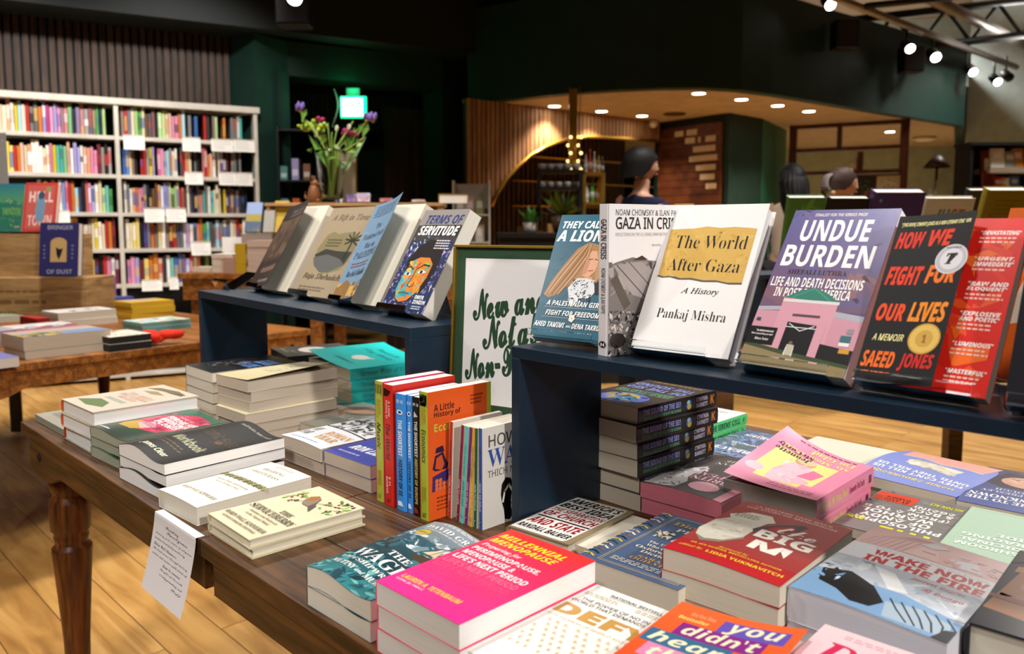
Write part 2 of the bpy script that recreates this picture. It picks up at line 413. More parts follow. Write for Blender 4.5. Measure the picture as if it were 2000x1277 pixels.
cover('wager', '#2b5a66', '#22444c', PW, [
    ('g', 0, .72, 1, 1, '#5b6f78', '#8e9aa0'), ('n', 0, .55, 1, .8, ['#9fb0b6', '#c9d2d4', '#4b6068', '#34505a', '#708890'], 60, 3, .09),
    ('g', 0, .3, 1, .56, '#163a42', '#26474e'), ('g', 0, 0, 1, .3, '#2f7f84', '#19464f'),
    ('n', 0, 0, 1, .3, ['#2f7c84', '#1d5560', '#6fb0ac', '#17404a', '#3f9698', '#14383f'], 90, 5, .08),
    ('n', 0, .3, 1, .62, ['#16343b', '#1f4a52', '#2d5d66', '#40727a'], 50, 6, .09),
    ('p', [(.5, .52), (.62, .5), (.95, .53), (1, .58), (.9, .6), (.6, .58)], '#4a3e30'), ('p', [(.55, .6), (.66, .74), (.7, .62)], '#c9bd9e'), ('p', [(.68, .6), (.8, .78), (.84, .62)], '#d8cfb4'), ('p', [(.82, .6), (.92, .72), (.95, .6)], '#b9ad8e'),
    ('l', [(.62, .56), (.68, .8)], .008, '#3a3126'), ('l', [(.78, .56), (.82, .84)], .008, '#3a3126'),
    ('e', .2, .79, .1, .05, '#b09a3c'), ('e', .2, .79, .085, .04, '#c2ac4c'), ('t', 'NATIONAL BESTSELLER', 'B', .13, .78, .27, .8, '#4a4018'),
    ('t', 'DAVID GRANN', 'S', .08, .875, .96, .925, W_), *lines(.2, .955, .9, .985, 2, '#dfe3e4', 4), ('t', 'AUTHOR OF KILLERS OF THE FLOWER MOON', 'B', .1, .845, .9, .862, '#dfe3e4'),
    ('t', 'THE', 'S', .36, .415, .66, .47, W_), ('t', 'WAGER', 'S', .06, .28, .98, .39, W_),
    ('t', 'A Tale of', 'J', .06, .215, .27, .255, W_), ('t', 'SHIPWRECK,', 'S', .29, .21, .94, .255, W_), ('t', 'MUTINY', 'S', .08, .135, .42, .18, W_), ('t', 'and', 'J', .44, .14, .55, .175, W_), ('t', 'MURDER', 'S', .57, .135, .96, .18, W_)])
cover('defy', '#f3f1ea', '#eeeae0', PB, [
    ('t', 'NATIONAL BESTSELLER', 'B', .3, .925, .86, .95, '#2a2a26'), ('r', .3, .915, .86, .918, '#2a2a26'), *lines(.08, .86, .45, .9, 2, '#b9ae94', 3), *lines(.6, .86, .95, .9, 2, '#b9ae94', 5),
    ('t', 'THE POWER OF NO IN A', 'N8', .14, .795, .86, .825, '#2a2a26'), ('t', 'WORLD THAT DEMANDS YES', 'N8', .08, .755, .92, .785, '#2a2a26'),
    ('t', 'DEFY', 'B30', .04, .60, .97, .72, '#c99a4e'), ('t', 'HOW TO SPEAK UP WHEN IT MATTERS', 'N', .08, .55, .92, .572, '#c8b389'),
    *[('e', .14 + .72 * ((i * 7) % 19) / 18, .22 + .28 * (i // 8) / 6, .012, .012, '#dcbf88') for i in range(56)]])
cover('didnt_hear', '#ea5a26', '#e05020', PB, [
    ('g', 0, 0, 1, 1, '#e64a22', '#ee6a34'), ('t', 'New York Times', 'B', .16, .885, .36, .93, '#f0a27e'), ('t', 'Bestseller', 'B', .1, .83, .34, .865, '#f8e27a'),
    ('r', .42, .80, .93, .93, '#6a55b6'), ('t', 'you', 'K', .47, .80, .89, .92, '#f7ecc4'),
    ('r', .17, .665, .83, .80, '#8a2c86'), ('t', "didn't", 'K', .22, .69, .80, .795, '#f7ecc4'), ('r', .02, .53, .66, .665, '#3c6d90'), ('t', 'hear', 'K', .06, .555, .62, .655, '#f7ecc4'),
    ('r', .1, .4, .7, .53, '#f08ab4'), ('t', 'this', 'K', .16, .42, .56, .52, '#f7ecc4')])
cover('pink_d', '#eab6c2', '#e0a4b4', PB, [('g', 0, 0, 1, 1, '#eeb8c8', '#efcfd2'), *lines(.2, .9, .8, .95, 2, '#c897a4', 3), ('t', 'Do', 'J15', .1, .6, .55, .84, '#d22a5a')])
cover('big_m', '#a8433e', '#8a2c28', PC, [
    ('g', 0, .2, 1, 1, '#a03a38', '#a14c48'), ('g', 0, 0, 1, .2, '#c4202a', '#a8282c'),
    ('t', '13 WRITERS TAKE BACK', 'N8', .14, .93, .86, .953, '#e9d4cc'), ('t', 'THE STORY OF MENOPAUSE', 'N8', .08, .89, .92, .915, '#e9d4cc'),
    ('p', [(.36, .52), (.4, .62), (.5, .72), (.66, .83), (.72, .82), (.69, .72), (.56, .6), (.44, .52)], '#4c3f42'), ('p', [(.42, .55), (.5, .68), (.62, .77), (.66, .72), (.54, .6)], '#a8363a'),
    ('p', [(.05, .72), (.2, .82), (.38, .83), (.47, .74), (.42, .7), (.4, .62), (.36, .55), (.24, .6), (.1, .66)], '#d9d5c4'), ('p', [(.0, .4), (.02, .58), (.12, .68), (.3, .66), (.4, .54), (.4, .42), (.3, .3), (.16, .26), (.05, .3)], '#d2cdbc'),
    ('n', .04, .32, .36, .62, ['#cfcaba', '#bdb7a8', '#dedac9', '#c7c1b0'], 30, 4, .06), *lines(.1, .7, .36, .78, 4, '#6c665a', 6),
    ('p', [(.05, .3), (.16, .26), (.3, .3), (.4, .42), (.42, .4), (.3, .26), (.15, .22)], '#8d8474'),
    ('t', 'the', 'C6', .55, .62, .87, .74, '#efe6da'), ('t', 'BIG', 'B18', .44, .475, .92, .605, '#efe9dc'), ('t', 'M', 'B18', .5, .31, .82, .44, '#efe9dc'),
    ('t', 'DR. JEN GUNTER, BESTSELLING AUTHOR', 'B', .12, .155, .9, .18, '#f0c23c'), ('t', 'foreword by', 'J', .34, .185, .6, .215, '#f0c23c'),
    ('t', 'edited by', 'J', .06, .09, .27, .125, '#f0c23c'), ('t', 'LIDIA YUKNAVITCH', 'B6', .31, .088, .95, .122, '#f4cf3e')])
cover('dictionary', '#4e6180', '#465876', PC, [
    *[('l', [(.0, .97 - .05 * i), (.05, .985 - .05 * i), (.11, .96 - .05 * i)], .02, ['#d9c53c', '#2d4b52', '#c9b0a0', '#e8e2c2', '#8a5a4e', '#16303a'][i % 6]) for i in range(19)],
    ('l', [(.17, .04), (.95, .04), (.95, .965), (.17, .965), (.17, .04)], .006, '#cfb888'), ('l', [(.19, .055), (.93, .055), (.93, .95), (.19, .95), (.19, .055)], .004, '#cfb888'),
    ('t', 'The', 'S', .62, .89, .76, .93, '#efe6cf'), ('t', 'Dictionary', 'S', .24, .81, .92, .885, '#d0a74e'), ('t', 'PEOPLE', 'S', .34, .73, .88, .785, '#f2ead6'),
    ('n', .22, .56, .4, .7, ['#e9dfc6', '#d2c7aa', '#9b9684', '#f1ead6'], 22, 3, .05), ('n', .44, .53, .66, .66, ['#e9dfc6', '#d2c7aa', '#9b9684', '#f1ead6'], 24, 4, .05), ('n', .72, .55, .88, .68, ['#e9dfc6', '#d2c7aa', '#9b9684'], 18, 5, .05),
    ('t', 'The Unsung Heroes', 'S', .3, .45, .82, .49, '#efe6cf'), ('t', 'Who Created the', 'S', .32, .4, .8, .44, '#efe6cf'), ('t', 'Oxford English', 'S', .26, .335, .88, .385, '#efe6cf'), ('t', 'Dictionary', 'S', .36, .28, .8, .328, '#efe6cf'),
    ('t', 'SARAH', 'S', .4, .22, .7, .255, '#cfa058'), ('t', 'OGILVIE', 'S', .36, .175, .74, .21, '#cfa058'), *lines(.24, .09, .9, .15, 3, '#c9c7c0', 9)])
cover('america', '#8f7f62', '#857658', PC, [
    ('p', [(.02, .02), (.86, .02), (.9, .05), (.93, .94), (.9, .98), (.06, .98), (.02, .95)], '#e2e0da'),
    ('t', "AMERICA'S", 'K16', .05, .83, .9, .95, K_), ('t', 'BEST IDEA', 'K16', .05, .68, .9, .80, K_), ('t', 'THE SEPARATION', 'K10', .05, .565, .9, .65, '#8e1420'), ('t', 'OF CHURCH', 'K16', .05, .43, .9, .545, '#8e1420'),
    ('r', .04, .375, .9, .4, K_), ('t', 'AND STATE', 'K16', .05, .2, .88, .35, '#8e1420'), ('t', 'RANDALL BALMER', 'K10', .05, .07, .88, .16, K_)])
cover('cream_book', '#e4ddca', '#d8cfb8', PC)
def leafy(seed, x0, y0, x1, y1, n):
    r = random.Random(seed); o = []
    for i in range(n):
        x, y, a, s = r.uniform(x0, x1), r.uniform(y0, y1), r.uniform(0, 6.28), r.uniform(.03, .06)
        pts = [(x + s * (cos(a) * u - sin(a) * v), y + s * .75 * (sin(a) * u + cos(a) * v)) for u, v in ((-1, 0), (-.4, .45), (.3, .4), (1, 0), (.3, -.4), (-.4, -.45))]
        o.append(('p', pts, r.choice(['#7ea04c', '#94b25e', '#5d8038', '#a8bf72'])))
    for i in range(n):
        o.append(('e', r.uniform(x0, x1), r.uniform(y0, y1), .016, .012, r.choice(['#8c1a34', '#a8243c', '#4a1c3c', '#6a1830'])))
    return o
cover('serviceberry', '#d8cdac', '#d8cdac', '#e6dfca', [
    *leafy(3, .6, .68, .95, .94, 16), *leafy(5, .08, .6, .3, .82, 8), ('l', [(.2, .62), (.4, .72), (.9, .85)], .008, '#6a5230'),
    ('p', [(.3, .8), (.36, .86), (.46, .83), (.52, .76), (.62, .7), (.66, .64), (.54, .66), (.42, .66), (.34, .72)], '#8a7a64'), ('p', [(.3, .8), (.36, .86), (.44, .83), (.44, .74), (.36, .72)], '#9c6a34'), ('p', [(.52, .76), (.64, .68), (.7, .6), (.56, .66)], '#55504a'),
    ('t', 'THE', 'S', .5, .42, .74, .475, '#2a2620'), ('t', 'SERVICEBERRY', 'S', .06, .325, .97, .40, '#2a2620'), ('t', 'Abundance and Reciprocity', 'J', .2, .265, .84, .3, '#5a3c28'), ('t', 'in the Natural World', 'J', .26, .22, .78, .25, '#5a3c28'),
    ('t', 'ROBIN WALL KIMMERER', 'S', .06, .115, .96, .16, '#2a2620'), ('t', 'AUTHOR OF BRAIDING SWEETGRASS', 'B', .14, .065, .9, .09, '#5a4a38')])
cover('sweetgrass', '#e2ddcc', '#d8d2c0', '#d9d3c4', [
    ('t', 'BRAIDING', 'S-8', .25, .82, .75, .865, '#6a6a54'), ('t', 'SWEETGRASS', 'S-8', .18, .735, .82, .78, '#6a6a54'), *lines(.3, .92, .75, .96, 2, '#a8a490', 3),
    *[('p', [(x + .0, .545 + .02 * (i % 2)), (x + .045, .6), (x + .09, .57 - .02 * (i % 2)), (x + .05, .52)], ['#5f6038', '#8b8a52', '#46472a', '#77743f'][i % 4]) for i, x in enumerate([k * .058 - .03 for k in range(18)])],
    ('t', 'Indigenous Wisdom, Scientific Knowledge,', 'I6', .12, .44, .9, .475, '#77756a'), ('t', 'and the Teachings of Plants', 'I6', .22, .395, .8, .425, '#77756a'), ('t', 'ROBIN WALL KIMMERER', 'S-8', .1, .155, .92, .195, '#6a6a54')])
cover('workbook', '#141311', '#141311', PB, [
    ('t', 'The Atomic Habits', 'B', .14, .56, .9, .68, '#4a3a26'), ('n', .2, .5, .85, .75, ['#2a2218', '#3a2e1e', '#221c14'], 40, 4, .04), ('t', 'Workbook', 'B10', .28, .32, .82, .42, '#9b9c7c'),
    *lines(.2, .2, .8, .28, 2, '#5c4a30', 6), ('t', 'James Clear', 'K10', .26, .07, .74, .14, '#d8d8b8'), ('t', 'Small habits, better results', 'J', .35, .9, .92, .935, '#a8a8a0'), ('e', .7, .55, .05, .03, '#5a3820')])
cover('forage', '#1f4a2c', '#1d3c28', '#a9ab98', [
    ('g', 0, 0, 1, 1, '#1c2a1c', '#28604a'), ('p', [(.2, .3), (.12, .5), (.25, .72), (.5, .92), (.8, .9), (.96, .7), (.92, .45), (.7, .32), (.45, .26)], '#b3304e'), ('n', .15, .32, .95, .9, ['#c2385a', '#a82a48', '#d0547a', '#8e2440'], 60, 3, .07),
    ('p', [(.12, .3), (.2, .2), (.45, .22), (.55, .32), (.4, .42), (.2, .42)], '#b08a2a'), ('p', [(.3, .36), (.5, .3), (.6, .42), (.4, .5)], '#d9a0a8'), ('r', .08, .06, .34, .075, '#d8e0d4'),
    ('t', 'HOW TO', 'B', .4, .74, .7, .78, '#f2a6b4'), ('t', 'FORAGE FOR', 'B14', .3, .65, .94, .72, W_), ('t', 'MEDICINAL', 'B14', .32, .57, .94, .64, W_), ('t', 'PLANTS', 'B14', .36, .49, .86, .56, W_), *lines(.35, .38, .8, .45, 3, '#5a1c2c', 4)])
cover('birds', '#b5ad9c', '#b8461c', PB, [
    ('p', [(.08, .8), (.2, .9), (.6, .95), (.92, .9), (.7, .86), (.4, .84)], '#6a5a34'), ('p', [(.1, .12), (.3, .28), (.62, .26), (.8, .14), (.5, .08)], '#55693a'), ('p', [(.2, .72), (.4, .8), (.7, .76), (.5, .7)], '#8a7a54'), ('p', [(.55, .84), (.8, .93), (.9, .86)], '#4f4a30'),
    ('t', 'THE BIRDS', 'S-6', .2, .56, .86, .62, '#c08a74'), ('t', 'THAT AUDUBON', 'S-6', .16, .49, .9, .55, '#c08a74'), ('t', 'MISSED', 'S-6', .3, .42, .76, .48, '#c08a74'), *lines(.25, .32, .8, .38, 2, '#6f8a78', 4)])
cover('grey_photo', '#8f8b7c', '#85816f', '#9b9886', [('r', .1, .15, .95, .9, '#777468'), ('p', [(.1, .6), (.95, .75), (.95, .9), (.1, .9)], '#d6d6d6'), ('p', [(.1, .5), (.95, .66), (.95, .76), (.1, .6)], '#2c2c28')])
cover('mouse', '#cfc6a4', '#b0a68a', PG, [('g', 0, 0, 1, 1, '#b9ad80', '#cbc3a8'), ('n', .3, .3, .8, .8, ['#8a8066', '#a39a7c', '#6f6552'], 14, 8, .06), ('l', [(.5, .4), (.6, .5)], .02, '#5a5244'), ('l', [(.4, .68), (.7, .78)], .03, '#7c6a5a')])
cover('dark_blue', '#17181c', '#17181c', PC, [('t', 'BOOK', 'B20', .5, .62, .95, .82, '#6f9ad6'), ('t', 'OF LORE', 'B20', .45, .42, .95, .58, '#5f86c0'), ('n', .15, .12, .5, .8, ['#5a4c44', '#3f3c40', '#76685a', '#2a2a30'], 40, 4, .07)])
cover('cyan', '#22c5c2', '#1fbcba', '#b4a68f', [('e', .5, .6, .11, .1, '#e8e4de'), ('p', [(.4, .56), (.36, .48), (.47, .52)], '#e8e4de'), ('t', 'Strange Ways', 'J8', .2, .3, .85, .4, '#178f92'), ('t', 'of Living', 'J8', .3, .18, .75, .27, '#178f92'), ('t', 'a memoir', 'J8', .3, .78, .7, .85, '#178f92')],
      [('t', 'Strange Ways of Living', 'J8', .12, .25, .8, .75, '#178f92')])
cover('moon', '#4a4948', '#1d1e22', '#4c4742', [('e', .5, .52, .3, .2, '#d6d0c4'), ('n', .3, .4, .7, .64, ['#cfc8ba', '#e0dacd', '#bdb6a8'], 20, 3, .07), ('t', 'Moon', 'S', .4, .86, .85, .93, '#9a9a80'), ('t', 'rise', 'S', .4, .78, .6, .84, '#9a9a80')], [('t', 'MOONRISE', 'B', .35, .3, .7, .7, '#b8b8b0')])
cover('blue_plain', '#5a6ea8', '#50649c', PC)
cover('breath', '#8b8c80', '#7c7d72', PG, [('g', 0, 0, 1, 1, '#7a776c', '#9fa89c'), ('e', .62, .72, .3, .17, '#6a6258'), ('p', [(.4, .6), (.6, .58), (.85, .72), (.8, .82), (.6, .78)], '#b68a68'), ('t', 'DEEP CALM', 'S', .12, .4, .9, .5, '#c9c6ba'), ('p', [(.3, .45), (.6, .48), (.5, .62), (.35, .6)], '#a67e5e')])
cover('roman', '#d4d6d8', '#c4c6c8', PG, [('n', .02, .5, 1, 1, ['#8b8d8e', '#5c5f60', '#c2c4c4', '#303234', '#a5a8a8', '#46494a'], 120, 4, .1), ('l', [(0, .5), (1, .46)], .03, '#222'), ('t', 'MY', 'S', .05, .3, .2, .4, '#3a3a3c'), ('t', 'FAR', 'S', .04, .17, .24, .27, '#3a3a3c'), ('t', 'ROMAN', 'S12', .42, .27, .94, .38, '#c08a3a'), ('t', 'YEAR', 'S12', .44, .15, .88, .25, '#c08a3a'), *lines(.1, .05, .8, .09, 1, '#7a9ab0', 3)])
cover('lieber', '#45489a', '#3c3f8c', PG, [('t', 'RON LIEBER', 'K10', .12, .2, .96, .32, W_), *lines(.1, .08, .7, .14, 1, '#a8aad8', 2), ('p', [(.5, .5), (.95, .46), (.95, .58), (.6, .6)], '#d8d8dc'), ('n', .5, .46, .95, .6, ['#9aa088', '#c8c8b8', '#6c7258'], 16, 3, .05), *lines(.4, .7, .9, .9, 3, '#c6c8ee', 5)])
cover('pale_pink', '#e6c9c2', '#d8b8b2', PC, [('n', .1, .1, .9, .9, ['#ecc9b4', '#e2c0c0', '#f0d8c8'], 24, 2, .12)])
cover('sound_sea', '#4a4643', '#2b2726', '#c9bda8', [
    ('t', 'THE SOUND', 'B14', .06, .2, .95, .3, '#8f9be0'), ('t', 'OF THE SEA', 'B14', .06, .33, .95, .43, '#8f9be0'), ('t', 'SEASHELLS AND THE', 'B8', .08, .48, .9, .53, '#7ab08a'), ('t', 'FATE OF THE OCEANS', 'B8', .08, .54, .9, .59, '#7ab08a'),
    ('e', .5, .78, .34, .17, '#6a7ac8'), ('e', .55, .76, .24, .12, '#c9b25a'), ('e', .46, .8, .16, .09, '#4a86a8'), ('n', .25, .66, .8, .92, ['#7a8ad8', '#c8b45c', '#5a9a9a', '#8aa0e0', '#3a4a6a'], 40, 3, .07), *lines(.1, .08, .9, .13, 1, '#c9a04a', 4)],
    [('t', 'THE SOUND OF THE SEA', 'B14', .06, .48, .52, .82, '#8f97dc'), ('t', 'SEASHELLS AND THE FATE OF THE OCEANS', 'B', .06, .2, .52, .38, '#66b287'), ('e', .62, .5, .035, .3, '#3f74c0'), ('e', .625, .38, .025, .17, '#d8c24e'), ('e', .615, .66, .02, .12, '#9fd0d8'), ('t', 'CYNTHIA', 'B8', .72, .56, .87, .82, '#c6bdd4'), ('t', 'BARNETT', 'B8', .72, .2, .87, .46, '#c6bdd4'), ('t', 'K', 'B12', .91, .25, .96, .8, '#cf7f2c')])
cover('britney', '#605c5c', '#e08a98', '#dd7d8e', [('r', 0, 0, .1, 1, '#ec9cae'), ('t', 'THE', 'S-4', .3, .3, .5, .35, '#e6dcd8'), ('t', 'WOMAN', 'S-4', .22, .2, .7, .26, '#e6dcd8'), ('t', 'IN ME', 'S-4', .3, .11, .66, .17, '#e6dcd8'), ('t', 'BRITNEY', 'S', .2, .62, .84, .7, '#f0b6c2'), ('t', 'SPEARS', 'S', .24, .52, .8, .6, '#f0b6c2'), ('e', .36, .82, .17, .1, '#f2b4c0'),
    ('p', [(.6, .98), (.95, .98), (.98, .7), (.85, .5), (.7, .36), (.62, .46), (.7, .66), (.58, .8)], '#c9c5c4'), ('n', .6, .4, .97, .98, ['#a8a4a4', '#dedad8', '#8a8686', '#ecebea', '#757170'], 46, 5, .07)])
cover('mom_died', '#ee8fae', '#ec8aaa', '#b5aca4', [
    ('p', [(.2, .3), (.88, .3), (.88, .8), (.78, .8), (.78, .86), (.3, .86), (.3, .78), (.2, .78)][::-1], '#f1e58e'), ('e', .85, .74, .1, .06, '#f6c0cc'), *lines(.1, .88, .6, .95, 2, '#c05a7a', 3),
    ('p', [(.42, .42), (.36, .62), (.4, .8), (.56, .88), (.66, .84), (.7, .66), (.62, .44)], '#f3c3cf'), ('e', .52, .38, .11, .07, '#c9a87c'), ('e', .52, .35, .1, .06, '#e8c79f'), ('e', .4, .74, .14, .06, '#f0b7c8'), ('p', [(.24, .5), (.38, .46), (.44, .66), (.28, .66)], '#e87aa2'), ('n', .38, .4, .68, .84, ['#f6d0d8', '#eeb4c4', '#f9dfe4'], 22, 5, .05),
    ('t', "I'm Glad", 'S10', .12, .1, .6, .19, '#f4e08a'), ('t', 'My Mom Died', 'S10', .12, .2, .86, .28, '#f4e08a'), ('t', 'Jennette', 'S8', .5, .3, .9, .37, '#4a1c30'), ('t', 'McCurdy', 'S8', .5, .22, .92, .29, '#4a1c30'), *lines(.15, .04, .85, .075, 1, '#8a3a56', 7)],
    [('t', "I'm Glad My Mom Died", 'S10', .05, .3, .5, .75, '#f4d98a'), ('t', 'Jennette McCurdy', 'S6', .54, .3, .82, .7, '#a03c60'), ('r', .9, .3, .95, .7, '#6a1c38')])
cover('sirens', '#e6e2e4', '#5fdc86', '#d8d4c4', [('t', 'SIREN', 'B16', .1, .55, .9, .72, '#1c2a20'), ('t', 'CALL', 'B16', .2, .3, .8, .47, '#1c2a20'), *lines(.2, .1, .8, .18, 2, '#a8a8a8', 3)], [('t', "THE SIRENS' CALL", 'B10', .3, .25, .86, .75, '#143a24'), ('e', .93, .5, .015, .2, '#2c8a54')])
cover('beach', '#5c6c8a', '#4a5a78', PC, [('n', 0, 0, 1, 1, ['#6f86b8', '#8aa6d8', '#5a7aa8', '#7d8aa0', '#a89aa8', '#5f6e5a', '#485a88', '#88a0c8'], 160, 4, .09), ('t', 'T BEACH', 'S10', .1, .74, .9, .84, W_), ('t', 'STORIES', 'S10', .2, .16, .84, .24, W_), ('t', 'A NEW NOVEL', 'S', .2, .5, .8, .55, W_)])
cover('andy', '#7f7d7a', '#6a6866', PC, [('n', 0, 0, 1, 1, ['#858380', '#7a7875', '#8b8986'], 60, 3, .08), ('t', 'THE', 'B26', .06, .82, .6, .95, '#e6e21a'), ('t', 'PHILOSOPHY', 'B12', .06, .7, .95, .78, W_), ('t', 'OF ANDY', 'B12', .2, .6, .9, .68, W_), ('t', 'WARHOL', 'B12', .2, .5, .95, .58, W_), ('t', '(FROM A TO B', 'B10', .1, .4, .96, .48, W_), ('t', '& BACK', 'B10', .1, .31, .55, .385, W_), ('t', 'AGAIN)', 'B10', .1, .22, .52, .295, W_), ('r', .55, .06, .98, .27, '#d9482a'), ('t', 'BY ANDY', 'S8', .6, .2, .88, .25, '#33100a'), ('t', 'WARHOL', 'S8', .6, .14, .88, .19, '#33100a'), ('t', 'HILTON ALS', 'K10', .08, .1, .42, .16, '#e0dc28'), ('t', '50TH', 'K10', .8, .72, .99, .8, '#e0dc28')])
cover('hanif', '#8593d4', '#4f66c8', PC, [('p', [(.05, 0), (.95, 0), (.9, .3), (.7, .24), (.5, .3), (.3, .24), (.12, .26)], '#e6aa9c'), ('l', [(.12, .27), (.3, .25), (.5, .31), (.7, .25), (.9, .31)], .016, '#eee6ea'), ('p', [(.25, .35), (.72, .34), (.78, .42), (.7, .55), (.5, .5), (.3, .56)], '#d9d3c0'), ('n', .26, .34, .76, .54, ['#e6e0d0', '#c9c2ac', '#f0ece0', '#b5ae9c'], 30, 4, .06), ('t', 'THEY CAN\'T KILL US', 'B12', .06, .72, .95, .78, W_), ('t', 'UNTIL THEY KILL US', 'B12', .06, .64, .95, .70, W_), ('t', 'HANIF ABDURRAQIB', 'B12', .1, .82, .95, .88, '#e6d27a')])
cover('unknown', '#5e6c9c', '#4a5688', PC, [('g', 0, 0, 1, 1, '#55556a', '#5a68a0'), ('p', [(.2, .1), (.8, .08), (.95, .4), (.75, .5), (.4, .48), (.18, .3)], '#4e4a50'), ('e', .58, .3, .23, .14, '#c9a08c'), ('n', .42, .2, .76, .4, ['#d2aa94', '#bb8f7c', '#d9b7a2'], 16, 3, .06), ('e', .2, .36, .12, .07, '#c9b98c'), ('t', 'FROM HERE TO THE', 'S8', .05, .8, .97, .87, W_), ('t', 'GREAT UNKNOWN', 'S8', .05, .7, .97, .78, W_), ('t', 'LISA MARIE PRESLEY', 'S6', .1, .6, .9, .65, '#c8c8d8'), ('t', 'RILEY KEOUGH', 'S6', .2, .53, .8, .58, '#c8c8d8')])
cover('mint', '#a9c6ae', '#a0bca4', PC, [('l', [(.04, .04), (.96, .04), (.96, .96), (.04, .96), (.04, .04)], .004, '#c4d8b0'), ('l', [(.3, .04), (.3, .75)], .004, '#d2dfb0'), *[('l', [(.12 + .02 * i, .45 + .03 * (i % 5)), (.2, .55), (.26 - .01 * i, .62)], .004, '#c2d4a4') for i in range(10)], ('t', 'MUSHROOM', 'B8', .34, .74, .92, .8, '#e6efe6'), ('t', 'MEDICINAL', 'B8', .34, .65, .92, .71, '#e6efe6'), ('t', 'FORAGING', 'B8', .34, .56, .92, .62, '#e6efe6'), ('t', 'GUIDE', 'B8', .34, .47, .7, .53, '#e6efe6')])
cover('wake_now', '#dfe2e8', '#cfd4dc', '#d6d5de', [
    ('p', [(0, .72), (1, .72), (1, 1), (0, 1)], '#e9c0bc'), *[('l', [(.04 + .05 * i, .74), (.1 + .05 * i, .86 + .01 * i), (.34 + .02 * i, .97)], .006, '#b9a0a4') for i in range(7)], ('p', [(.34, .74), (.45, .88), (.55, .86), (.6, .74)], '#f0ccc4'), ('l', [(.46, .82), (.55, .82)], .012, '#8a6a70'), ('p', [(.66, .74), (.7, .84), (.82, .86), (.88, .76)], '#e9e6ea'), ('n', .62, .73, .98, .9, ['#e6a69c', '#e0dde2', '#caa6a4', '#f0e0dc'], 20, 4, .05), ('p', [(.4, .9), (.5, .97), (.6, .93), (.5, .88)], '#dcdce0'),
    ('r', 0, .52, 1, .72, '#eef0f4'), ('t', 'A Story of Censorship, Action, Love, and Hope', 'N', .18, .685, .95, .708, '#9a9aa4'), ('t', 'WAKE NOW', 'B30', .2, .605, .97, .68, '#cc2a2c'), ('t', 'IN THE FIRE', 'B30', .18, .515, .97, .595, '#cc2a2c'),
    ('p', [(0, .22), (1, .22), (1, .52), (0, .52)], '#c3cad4'), ('n', 0, .24, 1, .5, ['#cfd5dc', '#b5bec8', '#e2e6ea', '#a4b2c0'], 50, 6, .08), ('p', [(.3, .48), (.45, .46), (.62, .3), (.5, .28)], '#eef0f0'), ('t', 'Jarrett Dapier', 'K', .55, .45, .9, .49, '#b83a3c'), ('t', 'AJ Dungo', 'K', .66, .37, .92, .41, '#b83a3c'),
    ('p', [(0, 0), (1, 0), (1, .2), (.6, .28), (.2, .26), (0, .3)], '#7ba2c8'), ('p', [(.04, .3), (.22, .34), (.42, .26), (.55, .14), (.5, .06), (.38, .05), (.25, .12), (.1, .16)], '#14161a'), ('n', 0, .2, .2, .36, ['#14161a', '#7ba2c8', '#c0d4e6'], 22, 5, .03), ('p', [(.55, .16), (.75, .2), (.95, .16), (.98, .04), (.6, .02)], '#a8bccc'), *[('l', [(.56 + .07 * i, .2), (.64 + .07 * i, .12), (.74 + .05 * i, .04)], .012, '#16181c') for i in range(6)], ('p', [(.9, 0), (1, 0), (1, .12), (.94, .1)], '#20242a')])
cover('portrait', '#20222a', '#20222a', '#ded8c6', [('p', [(0, .14), (.9, .02), (1, .2), (1, .86), (.5, .9), (.1, .8)], '#a5714e'), ('p', [(0, .8), (.2, .9), (1, .9), (1, 1), (0, 1)], '#17130f'), ('n', .05, .2, 1, .8, ['#a8744e', '#b6825c', '#95633f', '#8a5a3c'], 40, 4, .1), ('p', [(.2, .64), (.7, .62), (.75, .66), (.3, .7)], '#3a2618'), ('e', .45, .57, .14, .03, '#dcd4cc'), ('e', .47, .57, .05, .03, '#4a6a80'), ('p', [(.0, .33), (.4, .3), (.5, .34), (.3, .37), (0, .37)], '#8a4a3c'), ('p', [(0, .0), (1, 0), (1, .16), (.5, .12), (0, .2)], '#1c1e26')])
